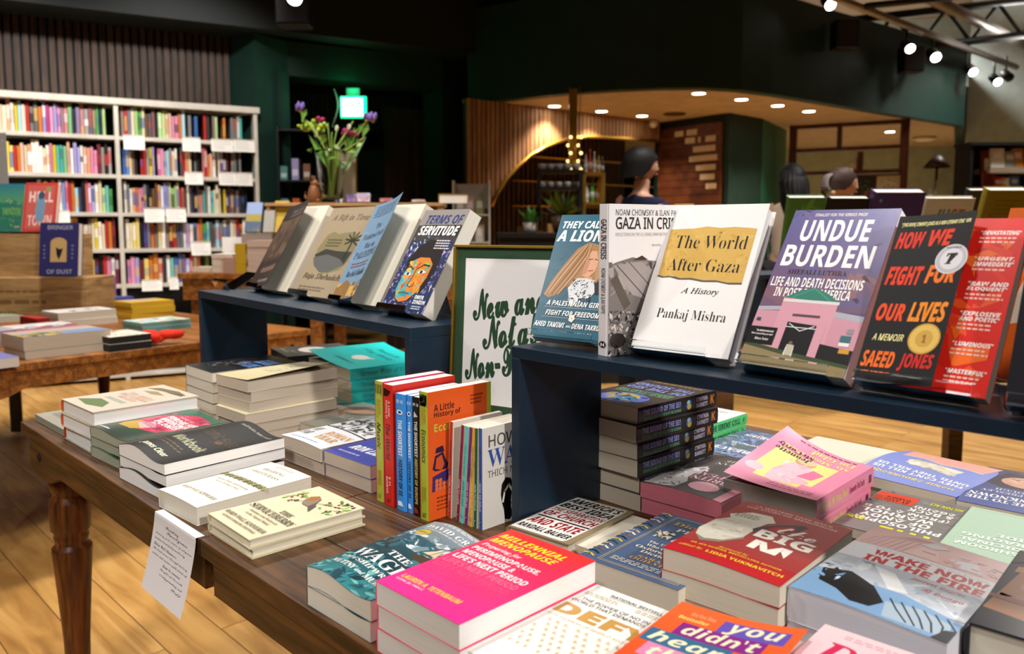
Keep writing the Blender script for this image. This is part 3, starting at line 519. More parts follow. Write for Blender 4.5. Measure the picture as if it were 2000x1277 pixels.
# books standing on the risers
cover('lioness', '#1d5a70', '#174a5c', PW, [
    ('n', 0, 0, 1, 1, ['#1e5c72', '#1b566b', '#205f76'], 40, 4, .12), ('t', 'THEY CALLED ME', 'K12', .06, .885, 1.0, .945, W_), ('t', 'A LIONESS', 'K16', .02, .775, .99, .87, W_),
    ('p', [(.04, .34), (.1, .44), (.22, .58), (.36, .72), (.5, .77), (.64, .75), (.74, .66), (.76, .5), (.72, .44), (.5, .44), (.36, .42), (.22, .34), (.12, .315)], '#a87a4a'),
    *[('l', [(.06 + .025 * i, .335 + .008 * (i % 3)), (.18 + .03 * i, .5), (.34 + .025 * i, .66), (.46 + .01 * i, .75)], .012, ['#c79c66', '#8a5c30', '#d6b07c', '#9a6c3c', '#74481f'][i % 5]) for i in range(9)],
    ('p', [(.5, .5), (.51, .62), (.56, .7), (.64, .7), (.69, .62), (.67, .54), (.6, .49)], '#d9a484'), ('p', [(.5, .5), (.51, .62), (.55, .69), (.57, .6), (.56, .52)], '#c08a68'),
    ('l', [(.55, .63), (.6, .635)], .01, '#3a2418'), ('l', [(.63, .635), (.67, .628)], .01, '#3a2418'), ('l', [(.58, .54), (.64, .545)], .012, '#a8524a'), ('p', [(.63, .7), (.72, .66), (.76, .52), (.72, .44), (.68, .52), (.68, .62)], '#b58a58'),
    ('p', [(.55, .5), (.66, .49), (.66, .42), (.54, .42)], '#c99a78'), ('p', [(.36, .4), (.46, .48), (.58, .48), (.68, .47), (.74, .38), (.7, .34), (.55, .32), (.46, .25), (.42, .3)], '#d8dce0'), ('n', .4, .28, .7, .47, ['#20262e', '#c8d0d8', '#3a4450', '#e8ecf0', '#141a22'], 110, 5, .022),
    ('p', [(.7, .45), (.8, .46), (.94, .42), (.93, .36), (.74, .36)], '#0e1014'),
    ('t', "A PALESTINIAN GIRL'S", 'K10', .12, .255, .93, .295, W_), ('l', [(.1, .243), (.93, .243)], .003, '#cfd8dc'), ('t', 'FIGHT FOR FREEDOM', 'K10', .14, .178, .88, .218, W_), ('l', [(.1, .163), (.92, .163)], .003, '#cfd8dc'),
    *[('e', .52 + .022 * cos(a), .163 + .016 * sin(a), .02, .014, '#f0e8dc') for a in (0, 1.26, 2.5, 3.77, 5.03)], ('e', .52, .163, .01, .007, '#d8b44a'),
    ('t', 'AHED TAMIMI', 'K8', .02, .085, .45, .125, W_), ('t', 'AND', 'K', .465, .09, .53, .107, W_), ('t', 'DENA TAKRURI', 'K8', .545, .085, .98, .125, W_)])
cover('crisis', '#e9e8ea', '#dddcde', PW, [
    ('t', 'NOAM CHOMSKY & ILAN PAPPE', 'N10', .08, .925, .98, .965, '#4a484a'), ('t', 'GAZA IN CRISIS', 'N22', .08, .835, .98, .915, '#232123'), ('t', 'REFLECTIONS ON THE U.S.-ISRAELI WAR ON THE PALESTINIANS', 'N', .08, .79, .96, .812, '#8a888a'), ('t', 'REVISED AND UPDATED', 'N4', .55, .72, .9, .735, '#8a888a'),
    ('p', [(0, 0), (1, 0), (1, .56), (.8, .6), (.6, .62), (.45, .63), (.3, .65), (.1, .62), (0, .6)], '#77706e'), ('n', 0, .4, 1, .62, ['#8a8280', '#6a6462', '#a59e9a', '#4c4745', '#968e8b'], 60, 8, .12), ('p', [(.05, .6), (.4, .62), (.72, .5), (.6, .34), (.3, .4)], '#a29a98'), ('l', [(.1, .6), (.5, .36)], .012, '#55504e'), ('l', [(.25, .62), (.62, .4)], .01, '#5c5654'), ('p', [(.02, .5), (.2, .3), (.28, .34), (.1, .54)], '#5a5048'), ('p', [(.3, .63), (.42, .66), (.5, .63)], '#3a3434'),
    ('n', 0, 0, 1, .3, ['#3a3534', '#8f8784', '#c9c2be', '#554e4c', '#241f1f', '#a79f9b', '#6e6664'], 420, 9, .035), ('e', .12, .1, .1, .05, '#2a2524')],
    [('t', 'GAZA IN CRISIS', 'N22', .1, .22, .36, .8, '#2a282a'), ('t', 'NOAM CHOMSKY & ILAN PAPPE', 'N10', .42, .3, .72, .72, '#3a383a'), ('e', .925, .5, .022, .36, '#161414'), ('t', 'H', 'B14', .915, .3, .938, .68, '#f0eeee', (0, 90))])
cover('after_gaza', '#e4e2e0', '#e4e2e0', PB, [
    ('p', [(.06, .49), (.12, .482), (.2, .488), (.3, .474), (.42, .478), (.55, .466), (.7, .47), (.82, .458), (.94, .462), (.94, .476), (.06, .5)], '#5b5650'),
    ('p', [(.065, .5), (.13, .492), (.22, .5), (.31, .485), (.43, .49), (.55, .478), (.68, .482), (.8, .47), (.94, .474), (.945, .83), (.86, .836), (.72, .842), (.58, .835), (.44, .845), (.3, .83), (.16, .826), (.055, .822)], '#caa452'), ('n', .07, .5, .94, .82, ['#cfaa5a', '#c59e4b', '#d3b064', '#c09846'], 60, 3, .05),
    ('t', 'The World', 'S-14', .15, .69, .89, .78, '#1c1816'), ('t', 'After Gaza', 'S-14', .14, .535, .88, .62, '#1c1816'), ('t', 'A History', 'I6', .36, .375, .74, .425, '#2a2624'), ('t', 'Pankaj Mishra', 'S-14', .18, .2, .88, .28, '#1c1816')])
cover('undue', '#5a5488', '#4c4a78', PB, [
    ('g', 0, .36, 1, 1, '#71566c', '#5a5a94'), ('n', 0, .38, 1, .6, ['#7d5a6c', '#6c5878', '#86626a', '#645a80'], 26, 4, .16), ('n', 0, .6, 1, 1, ['#605a90', '#58568a', '#675c8c'], 20, 5, .14),
    ('t', 'FINALIST FOR THE KIRKUS PRIZE', 'K', .22, .955, .72, .975, '#e8d8c8'), ('t', 'UNDUE', 'B8', .14, .79, .80, .93, W_), ('t', 'BURDEN', 'B8', .05, .625, .90, .765, W_), ('t', 'SHEFALI LUTHRA', 'S', .16, .575, .72, .605, '#1c1a2a'), ('t', 'LIFE AND DEATH DECISIONS', 'B', .03, .495, .9, .555, W_), ('t', 'IN POST-ROE AMERICA', 'B', .1, .43, .82, .488, W_),
    ('p', [(0, .12), (1, .1), (1, .34), (.7, .36), (.0, .335)], '#c690a0'), ('p', [(0, .335), (.3, .35), (.3, .375), (0, .36)], '#a8a8b4'), ('p', [(.7, .33), (1, .31), (1, .345), (.7, .365)], '#a8a8b4'),
    ('p', [(.22, .12), (.74, .1), (.74, .42), (.22, .43)], '#cf97a6'), ('p', [(.22, .425), (.76, .41), (.6, .47), (.48, .495), (.36, .475)], '#2f7a68'), ('l', [(.48, .49), (.3, .43)], .006, '#56a08e'), ('l', [(.48, .49), (.66, .42)], .006, '#56a08e'), ('r', .22, .4, .75, .418, '#d8d0d0'), ('r', .36, .315, .62, .33, '#5a4450'),
    ('p', [(.34, .1), (.62, .09), (.62, .27), (.34, .28)], '#17161a'), ('l', [(.34, .25), (.62, .25)], .008, '#d8d8d8'), ('l', [(.36, .27), (.48, .23), (.6, .265)], .008, '#d8d8d8'), ('r', .62, .08, .7, .27, '#cf97a6'), ('p', [(.7, .04), (1, .03), (1, .15), (.7, .17)], '#1a191c'), ('r', .86, .19, .95, .23, '#3a6a72'), ('r', .86, .17, .95, .19, '#e8e0dc'), ('r', .88, .13, .97, .155, '#c9962c'), ('r', .9, .24, .95, .27, '#8a8a90'), ('r', .03, .27, .07, .29, '#3a4a5a'),
    ('p', [(0, 0), (1, 0), (1, .05), (.5, .08), (0, .12)], '#8a7a58'), ('p', [(0, .12), (.5, .075), (1, .05), (1, .07), (.5, .1), (0, .14)], '#3a4a2c'), ('r', 0, .13, .27, .235, '#121114'), ('t', '"An absolute must-read', 'B', .07, .205, .24, .218, W_), ('t', 'This is storytelling we need."', 'B', .03, .183, .25, .196, W_), ('t', 'Rebecca Traister', 'J', .08, .155, .22, .17, W_),
    ('e', .44, .155, .02, .012, '#6a5a4a'), ('p', [(.4, .085), (.49, .08), (.48, .145), (.41, .147)], '#b9b2a0'), ('l', [(.41, .08), (.41, .13)], .006, '#e0e0e0'), ('l', [(.48, .08), (.48, .13)], .006, '#e0e0e0')])
cover('fight', '#121212', '#b8261c', PW, [
    ('t', '"[THIS BOOK] CEMENTS JONES AS A NEW LITERARY STAR." NPR', 'K6', .06, .925, .95, .955, '#f0e8a0'),
    ('t', 'HOW', 'K24', .05, .79, .42, .895, '#d9301e'), ('t', 'WE', 'K24', .48, .8, .78, .9, '#dc3a20'), ('t', 'FIGHT', 'K24', .05, .565, .52, .68, '#dd3b1c'), ('t', 'FOR', 'K24', .56, .575, .93, .685, '#e8721e'), ('t', 'OUR', 'K24', .06, .35, .42, .455, '#e04a1c'), ('t', 'LIVES', 'K24', .48, .35, .95, .465, '#ea8a22'),
    ('t', 'A MEMOIR', 'O12', .1, .235, .5, .275, '#f0e8a0'), ('t', 'SAEED', 'K20', .04, .08, .46, .175, '#ea6a1e'), ('t', 'JONES', 'K20', .52, .07, .95, .17, '#c9241c'),
    ('e', .83, .715, .2, .088, '#d2d0d4'), ('e', .83, .715, .185, .081, '#b9b8c0'), ('e', .83, .715, .14, .062, '#d8d6da'), ('t', 'T', 'J20', .76, .685, .9, .75, '#222022'), ('t', 'NOTABLE', 'B', .74, .778, .92, .788, '#4a484c'),
    ('e', .76, .255, .2, .087, '#c49a3e'), ('e', .76, .255, .18, .078, '#dcb95e'), ('e', .76, .255, .11, .048, '#c9a048'), ('t', '1', 'S10', .73, .232, .79, .278, '#7a5a1c')])
cover('fight_inside', '#d2241a', '#b8261c', '#cfc8bc', [
    ('n', .05, .1, .95, .95, ['#d63020', '#e0501e', '#cc2018', '#e8641e', '#d8381c'], 50, 4, .2),
    *[c for i, (a, b, n) in enumerate([('"DEVASTATING"', .90, 2), ('"URGENT,', .745, 0), ('IMMEDIATE"', .715, 1), ('"RAW AND', .6, 0), ('ELOQUENT"', .57, 2), ('"EXPLOSIVE', .43, 0), ('AND POETIC"', .40, 2), ('"LUMINOUS"', .26, 2), ('"MASTERFUL"', .11, 2)]) for c in [('t', a, 'K14', .68, b, .97, b + .025, '#f4e6e0'), *(lines(.68, b - .022 * n - .01, .96, b - .008, n, '#f0b8a8', i + 3) if n else [])]], *lines(.3, .08, .5, .88, 26, '#f2c8b8', 12, .1)])
cover('black_edge', '#15151a', '#15151a', PW, [('r', .1, .5, .6, .56, '#c8c8c4')])
cover('orange_cat', '#d8641e', '#c85a1a', PW, [('p', [(.2, .3), (.5, .36), (.7, .5), (.6, .62), (.3, .58)], '#d8d0b8'), ('l', [(.2, .66), (.7, .72)], .03, '#6a2a10')])
cover('dark_brown', '#2a1e1a', '#2a1e1a', PC, [('g', .02, .3, .98, .8, '#3c2c20', '#5a4634'), ('t', 'THE PAST', 'I', .3, .88, .9, .92, '#8a8078'), ('t', 'CAN WAIT', 'I', .3, .83, .9, .87, '#8a8078'), ('n', .05, .35, .95, .78, ['#4a3828', '#5e4a36', '#3a2a20'], 30, 3, .14), ('p', [(.2, .16), (.85, .18), (.85, .24), (.2, .22)], '#6a5240'), ('t', 'AVI KENNY', 'B', .3, .05, .8, .08, '#9a9088')])
cover('rift', '#9a8a70', '#8a7a62', PC, [
    ('t', 'A Rift in Time', 'I14', .1, .83, .92, .92, '#5e5140'), ('p', [(.1, .52), (.18, .68), (.3, .72), (.42, .69), (.58, .71), (.75, .72), (.9, .68), (.92, .5), (.9, .4), (.8, .3), (.6, .26), (.45, .25), (.3, .3), (.14, .38)], '#7f7654'), ('p', [(.1, .45), (.3, .52), (.6, .5), (.9, .5), (.85, .36), (.6, .28), (.3, .33)], '#33342c'), ('p', [(.1, .42), (.4, .46), (.7, .42), (.86, .36), (.6, .27), (.4, .26), (.2, .33)], '#5a5c58'), ('l', [(.78, .42), (.8, .62)], .03, '#221f16'), *[('l', [(.8, .62), (.8 + .16 * cos(a), .63 + .09 * sin(a))], .02, '#2a2a1a') for a in (0, .6, 1.2, 1.9, 2.5, 3.1, 3.7, 5.6)], *lines(.25, .54, .6, .64, 3, '#544c34', 3),
    ('t', 'Raja Shehadeh', 'I14', .08, .17, .92, .25, '#544838'), *lines(.1, .05, .8, .11, 2, '#6e6150', 5)])
cover('hundred', '#7291ac', '#5f7f9c', PC, [
    ('n', 0, .2, 1, 1, ['#7492ad', '#6f8faa', '#7997b1'], 24, 4, .15), *lines(.12, .84, .94, .97, 5, '#3a5068', 3, .1), ('t', 'The', 'S-6', .4, .71, .62, .765, '#1e2c3c'), ('t', "Hundred Years'", 'S-6', .1, .61, .93, .675, '#1e2c3c'), ('t', 'War on', 'S-6', .3, .51, .7, .57, '#1e2c3c'), ('t', 'PALESTINE', 'J', .1, .41, .92, .48, '#1a2430'), *lines(.16, .31, .86, .37, 2, '#7a3c3c', 8), ('t', 'Rashid Khalidi', 'S-4', .14, .225, .84, .285, '#1e2c3c'),
    ('n', 0, 0, 1, .16, ['#b5823e', '#8a6230', '#c89a52', '#6a4a2c', '#d2a860'], 70, 5, .1), ('p', [(0, .1), (.25, .2), (.5, .14), (.5, 0), (0, 0)], '#8a6a3c'), ('r', .5, .02, .7, .12, '#c9a45c')])
cover('servitude', '#8b8580', '#4a5070', PW, [
    ('r', 0, .84, 1, 1, '#8b8580'), ('p', [(0, 0), (1, 0), (1, .74), (0, .7)], '#262c52'), ('r', 0, .68, 1, .84, '#3a3636'), ('t', 'TERMS OF', 'K14', .14, .855, .96, .945, '#26326a'), ('r', .1, .735, .98, .845, '#17161a'), ('t', 'SERVITUDE', 'K14', .08, .74, .96, .835, W_),
    ('n', 0, 0, 1, .6, ['#8a94c8', '#2a3060', '#c6b8d0', '#4a5090', '#9a86b0', '#1c2044', '#6a74b4'], 420, 7, .035), ('n', .05, .55, .6, .73, ['#cfd4dc', '#4a5a8a', '#8aa0c0'], 40, 3, .04),
    ('p', [(.2, .3), (.14, .48), (.24, .62), (.45, .7), (.68, .68), (.84, .6), (.86, .4), (.78, .22), (.66, .14), (.72, .4), (.6, .52), (.4, .5), (.28, .46)], '#1c1214'), ('p', [(.16, .2), (.18, .36), (.26, .48), (.4, .52), (.62, .52), (.74, .46), (.74, .32), (.66, .18), (.52, .1), (.36, .08), (.24, .11)], '#d07a2c'),
    ('p', [(.16, .2), (.18, .36), (.26, .48), (.36, .5), (.4, .3), (.36, .12), (.24, .11)], '#4fa7a4'), ('n', .2, .12, .7, .48, ['#e2922e', '#d8601e', '#56b0a8', '#8ab04a', '#e8b23a', '#c84a20', '#3f9aa8'], 60, 5, .07), ('l', [(.2, .41), (.27, .43), (.36, .4)], .022, '#1c1214'), ('l', [(.46, .41), (.56, .45), (.7, .44)], .022, '#1c1214'), ('p', [(.2, .355), (.28, .375), (.36, .35), (.28, .335)], '#e8e4ec'), ('e', .28, .355, .03, .016, '#24224a'), ('p', [(.48, .375), (.57, .405), (.68, .38), (.57, .36)], '#e8e4ec'), ('e', .57, .38, .032, .018, '#24224a'),
    ('l', [(.44, .42), (.42, .32), (.38, .25), (.44, .23), (.5, .24), (.52, .28)], .012, '#1c1214'), ('p', [(.26, .17), (.36, .2), (.44, .185), (.5, .17), (.4, .14), (.3, .15)], '#2f8f9a'), ('l', [(.26, .17), (.38, .175), (.5, .17)], .01, '#1c1214'), ('l', [(.16, .2), (.24, .11), (.36, .08), (.52, .1), (.66, .18), (.74, .32)], .012, '#1c1214'),
    *lines(.6, .6, .95, .7, 4, '#d8d4d8', 5), ('r', .64, .02, .98, .18, '#1d3058'), ('t', 'OMAR', 'B12', .68, .13, .88, .165, W_), ('t', 'ZAHZAH', 'B12', .68, .085, .95, .12, W_), *lines(.7, .03, .95, .07, 2, '#c8ccd8', 6)])
def spine_cover(key, bg, text, tcol, st='B', x=(.3, .75), extra=(), front='#888', page=PW, fr=()): cover(key, front, bg, page, fr, [('t', text, st, x[0], .28, x[1], .72, tcol), *extra])
spine_cover('music', '#a9b23c', 'Music', '#1c1c14', 'O14', (.34, .56), [('t', 'A Little', 'B', .15, .55, .27, .78, '#b8702a'), ('t', 'History of', 'B', .15, .25, .3, .5, '#b8702a'), ('r', .02, .12, .1, .9, '#a9b23c'), *[('r', .025, .15 + .2 * i, .1, .25 + .2 * i, '#181810') for i in range(4)], ('t', 'Robert', 'B', .74, .52, .86, .72, '#b8502a'), ('t', 'Philip', 'B', .74, .28, .86, .48, '#b8502a'), ('t', 'Yale', 'S', .93, .3, .97, .7, '#7a8030')], '#d0407a')
spine_cover('world', '#c9281e', 'The World', '#24100c', 'O14', (.32, .62), [('p', [(.03, .15), (.1, .1), (.09, .6), (.05, .85)], '#2a0c0a'), ('t', 'A Little', 'B', .13, .55, .26, .78, '#f0c8b8'), ('t', 'History of', 'B', .13, .25, .28, .5, '#f0c8b8'), ('t', 'E.H.', 'B', .76, .55, .84, .75, '#f0c8b8'), ('t', 'Gombrich', 'B', .76, .25, .9, .5, '#f0c8b8'), ('t', 'Yale', 'S', .94, .3, .975, .7, '#7a1a14')], '#c9281e')
spine_cover('short_ai', '#3b8ede', 'THE SHORTEST', '#e9f0f8', 'B10', (.22, .53), [('t', 'HISTORY OF AI', 'B10', .56, .3, .87, .7, '#12243c'), ('t', 'TOBY', 'B', .05, .55, .08, .85, '#dceaf8'), ('t', 'WALSH', 'B', .05, .15, .08, .45, '#dceaf8'), ('e', .155, .5, .02, .32, '#f0f4f8'), ('e', .155, .5, .011, .18, '#10243c'), ('p', [(.92, .2), (.96, .2), (.96, .8), (.92, .6)], '#e6f0fa')], '#3b8ede')
spine_cover('short_europe', '#141312', 'THE SHORTEST', '#e6e2d8', 'B10', (.2, .5), [('t', 'HISTORY OF EUROPE', 'B10', .52, .3, .9, .7, '#d0b86a'), ('t', 'JOHN', 'B', .05, .55, .075, .9, '#e8e8e0'), ('t', 'HIRST', 'B', .05, .1, .075, .45, '#e8e8e0'), ('p', [(.12, .3), (.17, .2), (.16, .8)], '#d8cfc4'), ('p', [(.93, .15), (.98, .2), (.97, .8), (.94, .6)], '#a8231c')], '#141312')
cover('economics', '#dd5a20', '#a3b034', PW, [
    ('r', .93, 0, 1, 1, '#a3b034'), ('t', 'A Little', 'B', .09, .845, .4, .9, '#33140c'), ('t', 'History of', 'B', .09, .785, .5, .84, '#33140c'), ('t', 'Economics', 'B', .09, .685, .76, .75, '#b9c04a'), *lines(.66, .84, .88, .93, 3, '#8a3414', 4), *lines(.12, .06, .45, .18, 4, '#8a3414', 5),
    ('p', [(.06, .4), (.1, .5), (.22, .52), (.26, .46), (.3, .42), (.28, .38), (.1, .38)], '#2a2040'), ('p', [(.1, .4), (.12, .48), (.2, .5), (.24, .42), (.2, .38)], '#c8542c'), ('p', [(.1, .52), (.12, .56), (.22, .57), (.24, .52)], '#2a2040'), ('p', [(.05, .22), (.26, .24), (.34, .38), (.18, .36), (.06, .34)], '#3a2c6a'), *[('e', .12 + .055 * (i % 5), .24 + .03 * (i // 5), .026, .018, '#dd6a38') for i in range(12)]],
    [('t', 'Economics', 'O14', .29, .28, .55, .78, '#1c1c14'), ('t', 'A Little', 'B', .13, .55, .24, .8, '#b8702a'), ('t', 'History of', 'B', .13, .25, .26, .5, '#b8702a'), ('n', .02, .1, .11, .9, ['#2a2c14', '#a3b034', '#1c1c10'], 30, 3, .02), ('t', 'Niall', 'B', .74, .52, .84, .75, '#8a8028'), ('t', 'Kishtainy', 'B', .74, .22, .86, .46, '#8a8028'), ('t', 'Yale', 'S', .94, .3, .98, .75, '#33380c')])
for k, bg, t, tc in (('sit', '#c03a28', 'HOW TO SIT', '#f0d0c0'), ('love', '#8a1c42', 'HOW TO LOVE', '#f0d0d8'), ('eat', '#58c4b8', 'HOW TO EAT', '#1a6a68'), ('relax', '#6c2a78', 'HOW TO RELAX', '#e6cfe8'), ('fight2', '#d9a02c', 'HOW TO FIGHT', '#f0d890'), ('focus', '#1c5a3a', 'HOW TO FOCUS', '#cfe6d8')):
    cover('how_' + k, '#d8d2c6', bg, '#d9d2c2', [], [('t', 'THICH NHAT HANH', 'N8', .18, .25, .5, .75, mix(bg, '#201818', .55)), ('t', t, 'N8', .56, .25, .82, .75, tc), ('e', .925, .5, .016, .3, mix(bg, '#000000', .6)), ('e', .925, .5, .007, .13, '#d8d2c6')])
cover('how_walk', '#d5d2ca', '#34509c', '#d9d2c2', [('t', 'HOW TO', 'N8', .12, .8, 1.06, .92, '#4a4848'), ('t', 'WALK', 'S-4', .1, .6, 1.18, .78, '#34509c'), ('t', 'THICH NHAT HANH', 'N6', .1, .5, 1.3, .57, '#5a5858'),
    ('p', [(.36, .3), (.38, .4), (.46, .46), (.56, .44), (.62, .36), (.6, .24), (.56, .16), (.6, .06), (.54, .02), (.44, .04), (.42, .14), (.38, .22)], '#141414'), ('l', [(.4, .22), (.44, .32), (.52, .38), (.6, .3), (.58, .2)], .035, '#d8d4c0')],
    [('t', 'THICH NHAT HANH', 'N8', .18, .25, .5, .75, '#22366a'), ('t', 'HOW TO WALK', 'N8', .54, .25, .82, .75, '#c8d4f0'), ('e', .925, .5, .016, .3, '#101830'), ('e', .925, .5, .007, .13, '#d8d2c6')])
SIGN_ART = [('r', 0, 0, 1, 1, '#2f4a34'), ('p', [(.085, .065), (.915, .065), (.915, .935), (.085, .935)], '#e2e0e0'),
    ('t', 'New and', 'C', .16, .60, .86, .78, '#26452e', (.0, 9), .028), ('t', 'Notable', 'C', .26, .43, .94, .62, '#26452e', (.0, 9), .026), ('t', 'Non-Fiction', 'C', .10, .25, .97, .43, '#26452e', (.0, 9), .026)]
CARD_ART = [('r', 0, 0, 1, 1, '#e6e6ea'), ('t', 'Braiding', 'C', .3, .88, .62, .94, '#3a3a44'), ('t', 'Sweetgrass', 'C', .34, .82, .84, .88, '#3a3a44'),
    *[('t', t, 'C', x, .76 - .068 * i, x + wd, .8 - .068 * i, '#4a4a54') for i, (t, x, wd) in enumerate([('A moving, poetic memoir of indigenous', .08, .88), ('wisdom, beautifully written by', .08, .74), ('Robin Wall Kimmerer', .08, .56), ('The book moves through history', .08, .84), ('nature and science, with stories of', .08, .86), ('how to receive', .38, .42), ('the gifts of the earth', .34, .54), ('a truly grounding read', .34, .56), ('Staff', .66, .24)])],
    ('r', .0, 0, .001, .001, '#e6e6ea')]
# ------------------------------------------------------------------ books
prepare_texts([t for a in ART.values() for cm in (a[3], a[4]) for t in texts_in(cm)] + texts_in(SIGN_ART) + texts_in(CARD_ART) + EXTRA_TEXT)
def gridded(fn, w, h, n=24):                                    # a bent sheet as flat facets, so the print lies exactly on it
    nd = [[fn(w * i / n, h * j / n) for j in range(n + 1)] for i in range(n + 1)]
    def g(x, y):
        a, b = min(max(x / w * n, 0), n - 1e-6), min(max(y / h * n, 0), n - 1e-6); i, j = int(a), int(b); a -= i; b -= j
        return (nd[i][j] * (1 - a) + nd[i + 1][j] * a) * (1 - b) + (nd[i][j + 1] * (1 - a) + nd[i + 1][j + 1] * a) * b
    return g
def make_book(name, key, w, h, t, label, cat='book', hard=False, warp=None, flare=None, art=True, gloss=True, group=None, page=None):
    """local axes: x from spine to fore-edge, y from foot to head, z from back to front cover"""
    bg, sp, pg, front, sart = ART[key]; pg = page or pg
    root = thing(name, label, cat, group=group)
    wf = gridded(warp, w, h) if warp else (lambda x, y: 0.0); ff = gridded(flare, w, h) if flare else (lambda x, y: 0.0)
    ov = .003 if hard else 0.0; bt = .0022 if hard else .0005
    mat = 'printed_gloss' if gloss else 'printed_matte'
    mb = MB(); n = 24 if (warp or flare) else 1
    def sheet(z0, z1, fn, col, x0=0):
        xs = [x0 + (w - x0) * i / n for i in range(n + 1)]; ys = [h * i / n for i in range(n + 1)]
        vs = [(x, y, z0 + fn(x, y)) for y in ys for x in xs] + [(x, y, z1 + fn(x, y)) for y in ys for x in xs]
        k = (n + 1) ** 2; r = n + 1; fs = []
        for j in range(n):
            for i in range(n):
                a = j * r + i; fs += [(k + a, k + a + 1, k + a + 1 + r, k + a + r), (a, a + r, a + 1 + r, a + 1)]
        rim = [i for i in range(r)] + [j * r + n for j in range(1, r)] + [n * r + i for i in range(n - 1, -1, -1)] + [j * r for j in range(n - 1, 0, -1)]
        fs += [(rim[i], rim[(i + 1) % len(rim)], k + rim[(i + 1) % len(rim)], k + rim[i]) for i in range(len(rim))]
        mb.add(vs, fs, col)
    top = lambda x, y: wf(x, y) + ff(x, y)
    sheet(t - bt, t, top, bg); sheet(0, bt, lambda x, y: 0, bg if not hard else bg)
    r = .004 if hard else .0008
    prof = [(.0006, bt * .9), (-r, t * .2), (-r * 1.2, t * .5), (-r, t * .8), (.0006, t - bt * .9)]
    vs = []
    for x, z in prof: vs += [(x, 0, z + wf(0, 0) * z / t), (x, h, z + wf(0, h) * z / t)]
    mb.add(vs, [(2 * i, 2 * i + 1, 2 * i + 3, 2 * i + 2) for i in range(4)] + [(0, 2, 4, 6, 8), (9, 7, 5, 3, 1), (0, 8, 9, 1)], sp)
    if art and front:
        bend = (lambda x, y: (x, y, top(x, y))) if (warp or flare) else None
        paint(mb, front, w, h, M.Translation((0, 0, t)), bend=bend, grid=24)
    if art and sart:
        paint(mb, sart, h, t, frame((-r * 1.25, h, 0), (0, -1, 0), (0, 0, 1), (-1, 0, 0)))
    c = mb.build('cover', mat, root)
    pb = MB(); m = 14; x0, x1, y0, y1 = .001, w - ov - .0006, ov + .0004, h - ov - .0004
    zt = lambda x, y: t - bt + wf(x, y) * .96 - .0001
    xs = [x0 + (x1 - x0) * i / m for i in range(m + 1)]
    vs = [(x, y, bt + .00005) for y in (y0, y1) for x in xs] + [(x, y, zt(x, y)) for y in (y0, y1) for x in xs]
    k = 2 * (m + 1); r_ = m + 1; fs = []
    for i in range(m):
        fs += [(i, i + 1, k + i + 1, k + i), (r_ + i + 1, r_ + i, k + r_ + i, k + r_ + i + 1), (k + i, k + i + 1, k + r_ + i + 1, k + r_ + i), (i, r_ + i, r_ + i + 1, i + 1)]
    fs += [(m, r_ + m, k + r_ + m, k + m), (0, k, k + r_, r_)]
    pb.add(vs, fs, pg); pb.build('page_block', 'page_edges', root)
    return root
def lie(L_, ang, w, h, z, inv=False):
    m = M.Translation((L_[0], L_[1], z)) @ M.Rotation(RAD(ang), 4, 'Z')
    return m @ (M.Translation((w, h, 0)) @ M.Rotation(pi, 4, 'Z') if inv else M.Identity(4))
def stack(key, Lp, ang, w, h, ts, label, short, name='paperback_book', inv=False, hard=False, warp=None, flare=None, base=ZT, gloss=True, jit=.003, seed=1, group=None, page=None, sart_all=False):
    """ts: thickness of each copy from the top down. Lp: floor-plan corner (x, y) or pixel of the top cover's corner"""
    tot = sum(ts)
    if Lp[0] > 40: p = G(Lp[0], Lp[1], base + tot); Lp = (p.x, p.y)
    r = random.Random(seed); z = base + tot; group = group or ('copies of the ' + short if len(ts) > 1 else None)
    first = make_book(name, key, w, h, ts[0], label, hard=hard, warp=warp, flare=flare, gloss=gloss, group=group, page=page)
    z -= ts[0]; first.matrix_world = lie(Lp, ang, w, h, z + .0004, inv)
    low = None
    for i, t in enumerate(ts[1:], 1):
        z -= t; lb = '%s copy down in the stack of the %s' % (ORD[i], short)
        q = (Lp[0] + r.uniform(-jit, jit), Lp[1] + r.uniform(-jit, jit)); a = ang + r.uniform(-1.2, 1.2) * jit / .003
        mw = lie(q, a, w, h, z + .0004 * (0 if i == len(ts) - 1 else 1) + .0001, inv)
        if low is None or abs(t - low[1]) > 1e-6:
            low = (make_book(name, key, w, h, t, lb, hard=hard, gloss=gloss, group=group, page=page, warp=(lambda x, y: warp(x, y) * .75) if warp else None, art=sart_all), t); low[0].matrix_world = mw
        else: dup(low[0], mw, lb, group)
    return first
wave = lambda a, w, ph=0.0: (lambda x, y: a * sin(pi * (x / w + ph)))
def lift(a, w, h, px=3, cy=None):                               # cover springing open along its free edge, most at one corner
    return lambda x, y: a * (x / w) ** px * (1 if cy is None else (.25 + .75 * (y / h if cy else 1 - y / h)))

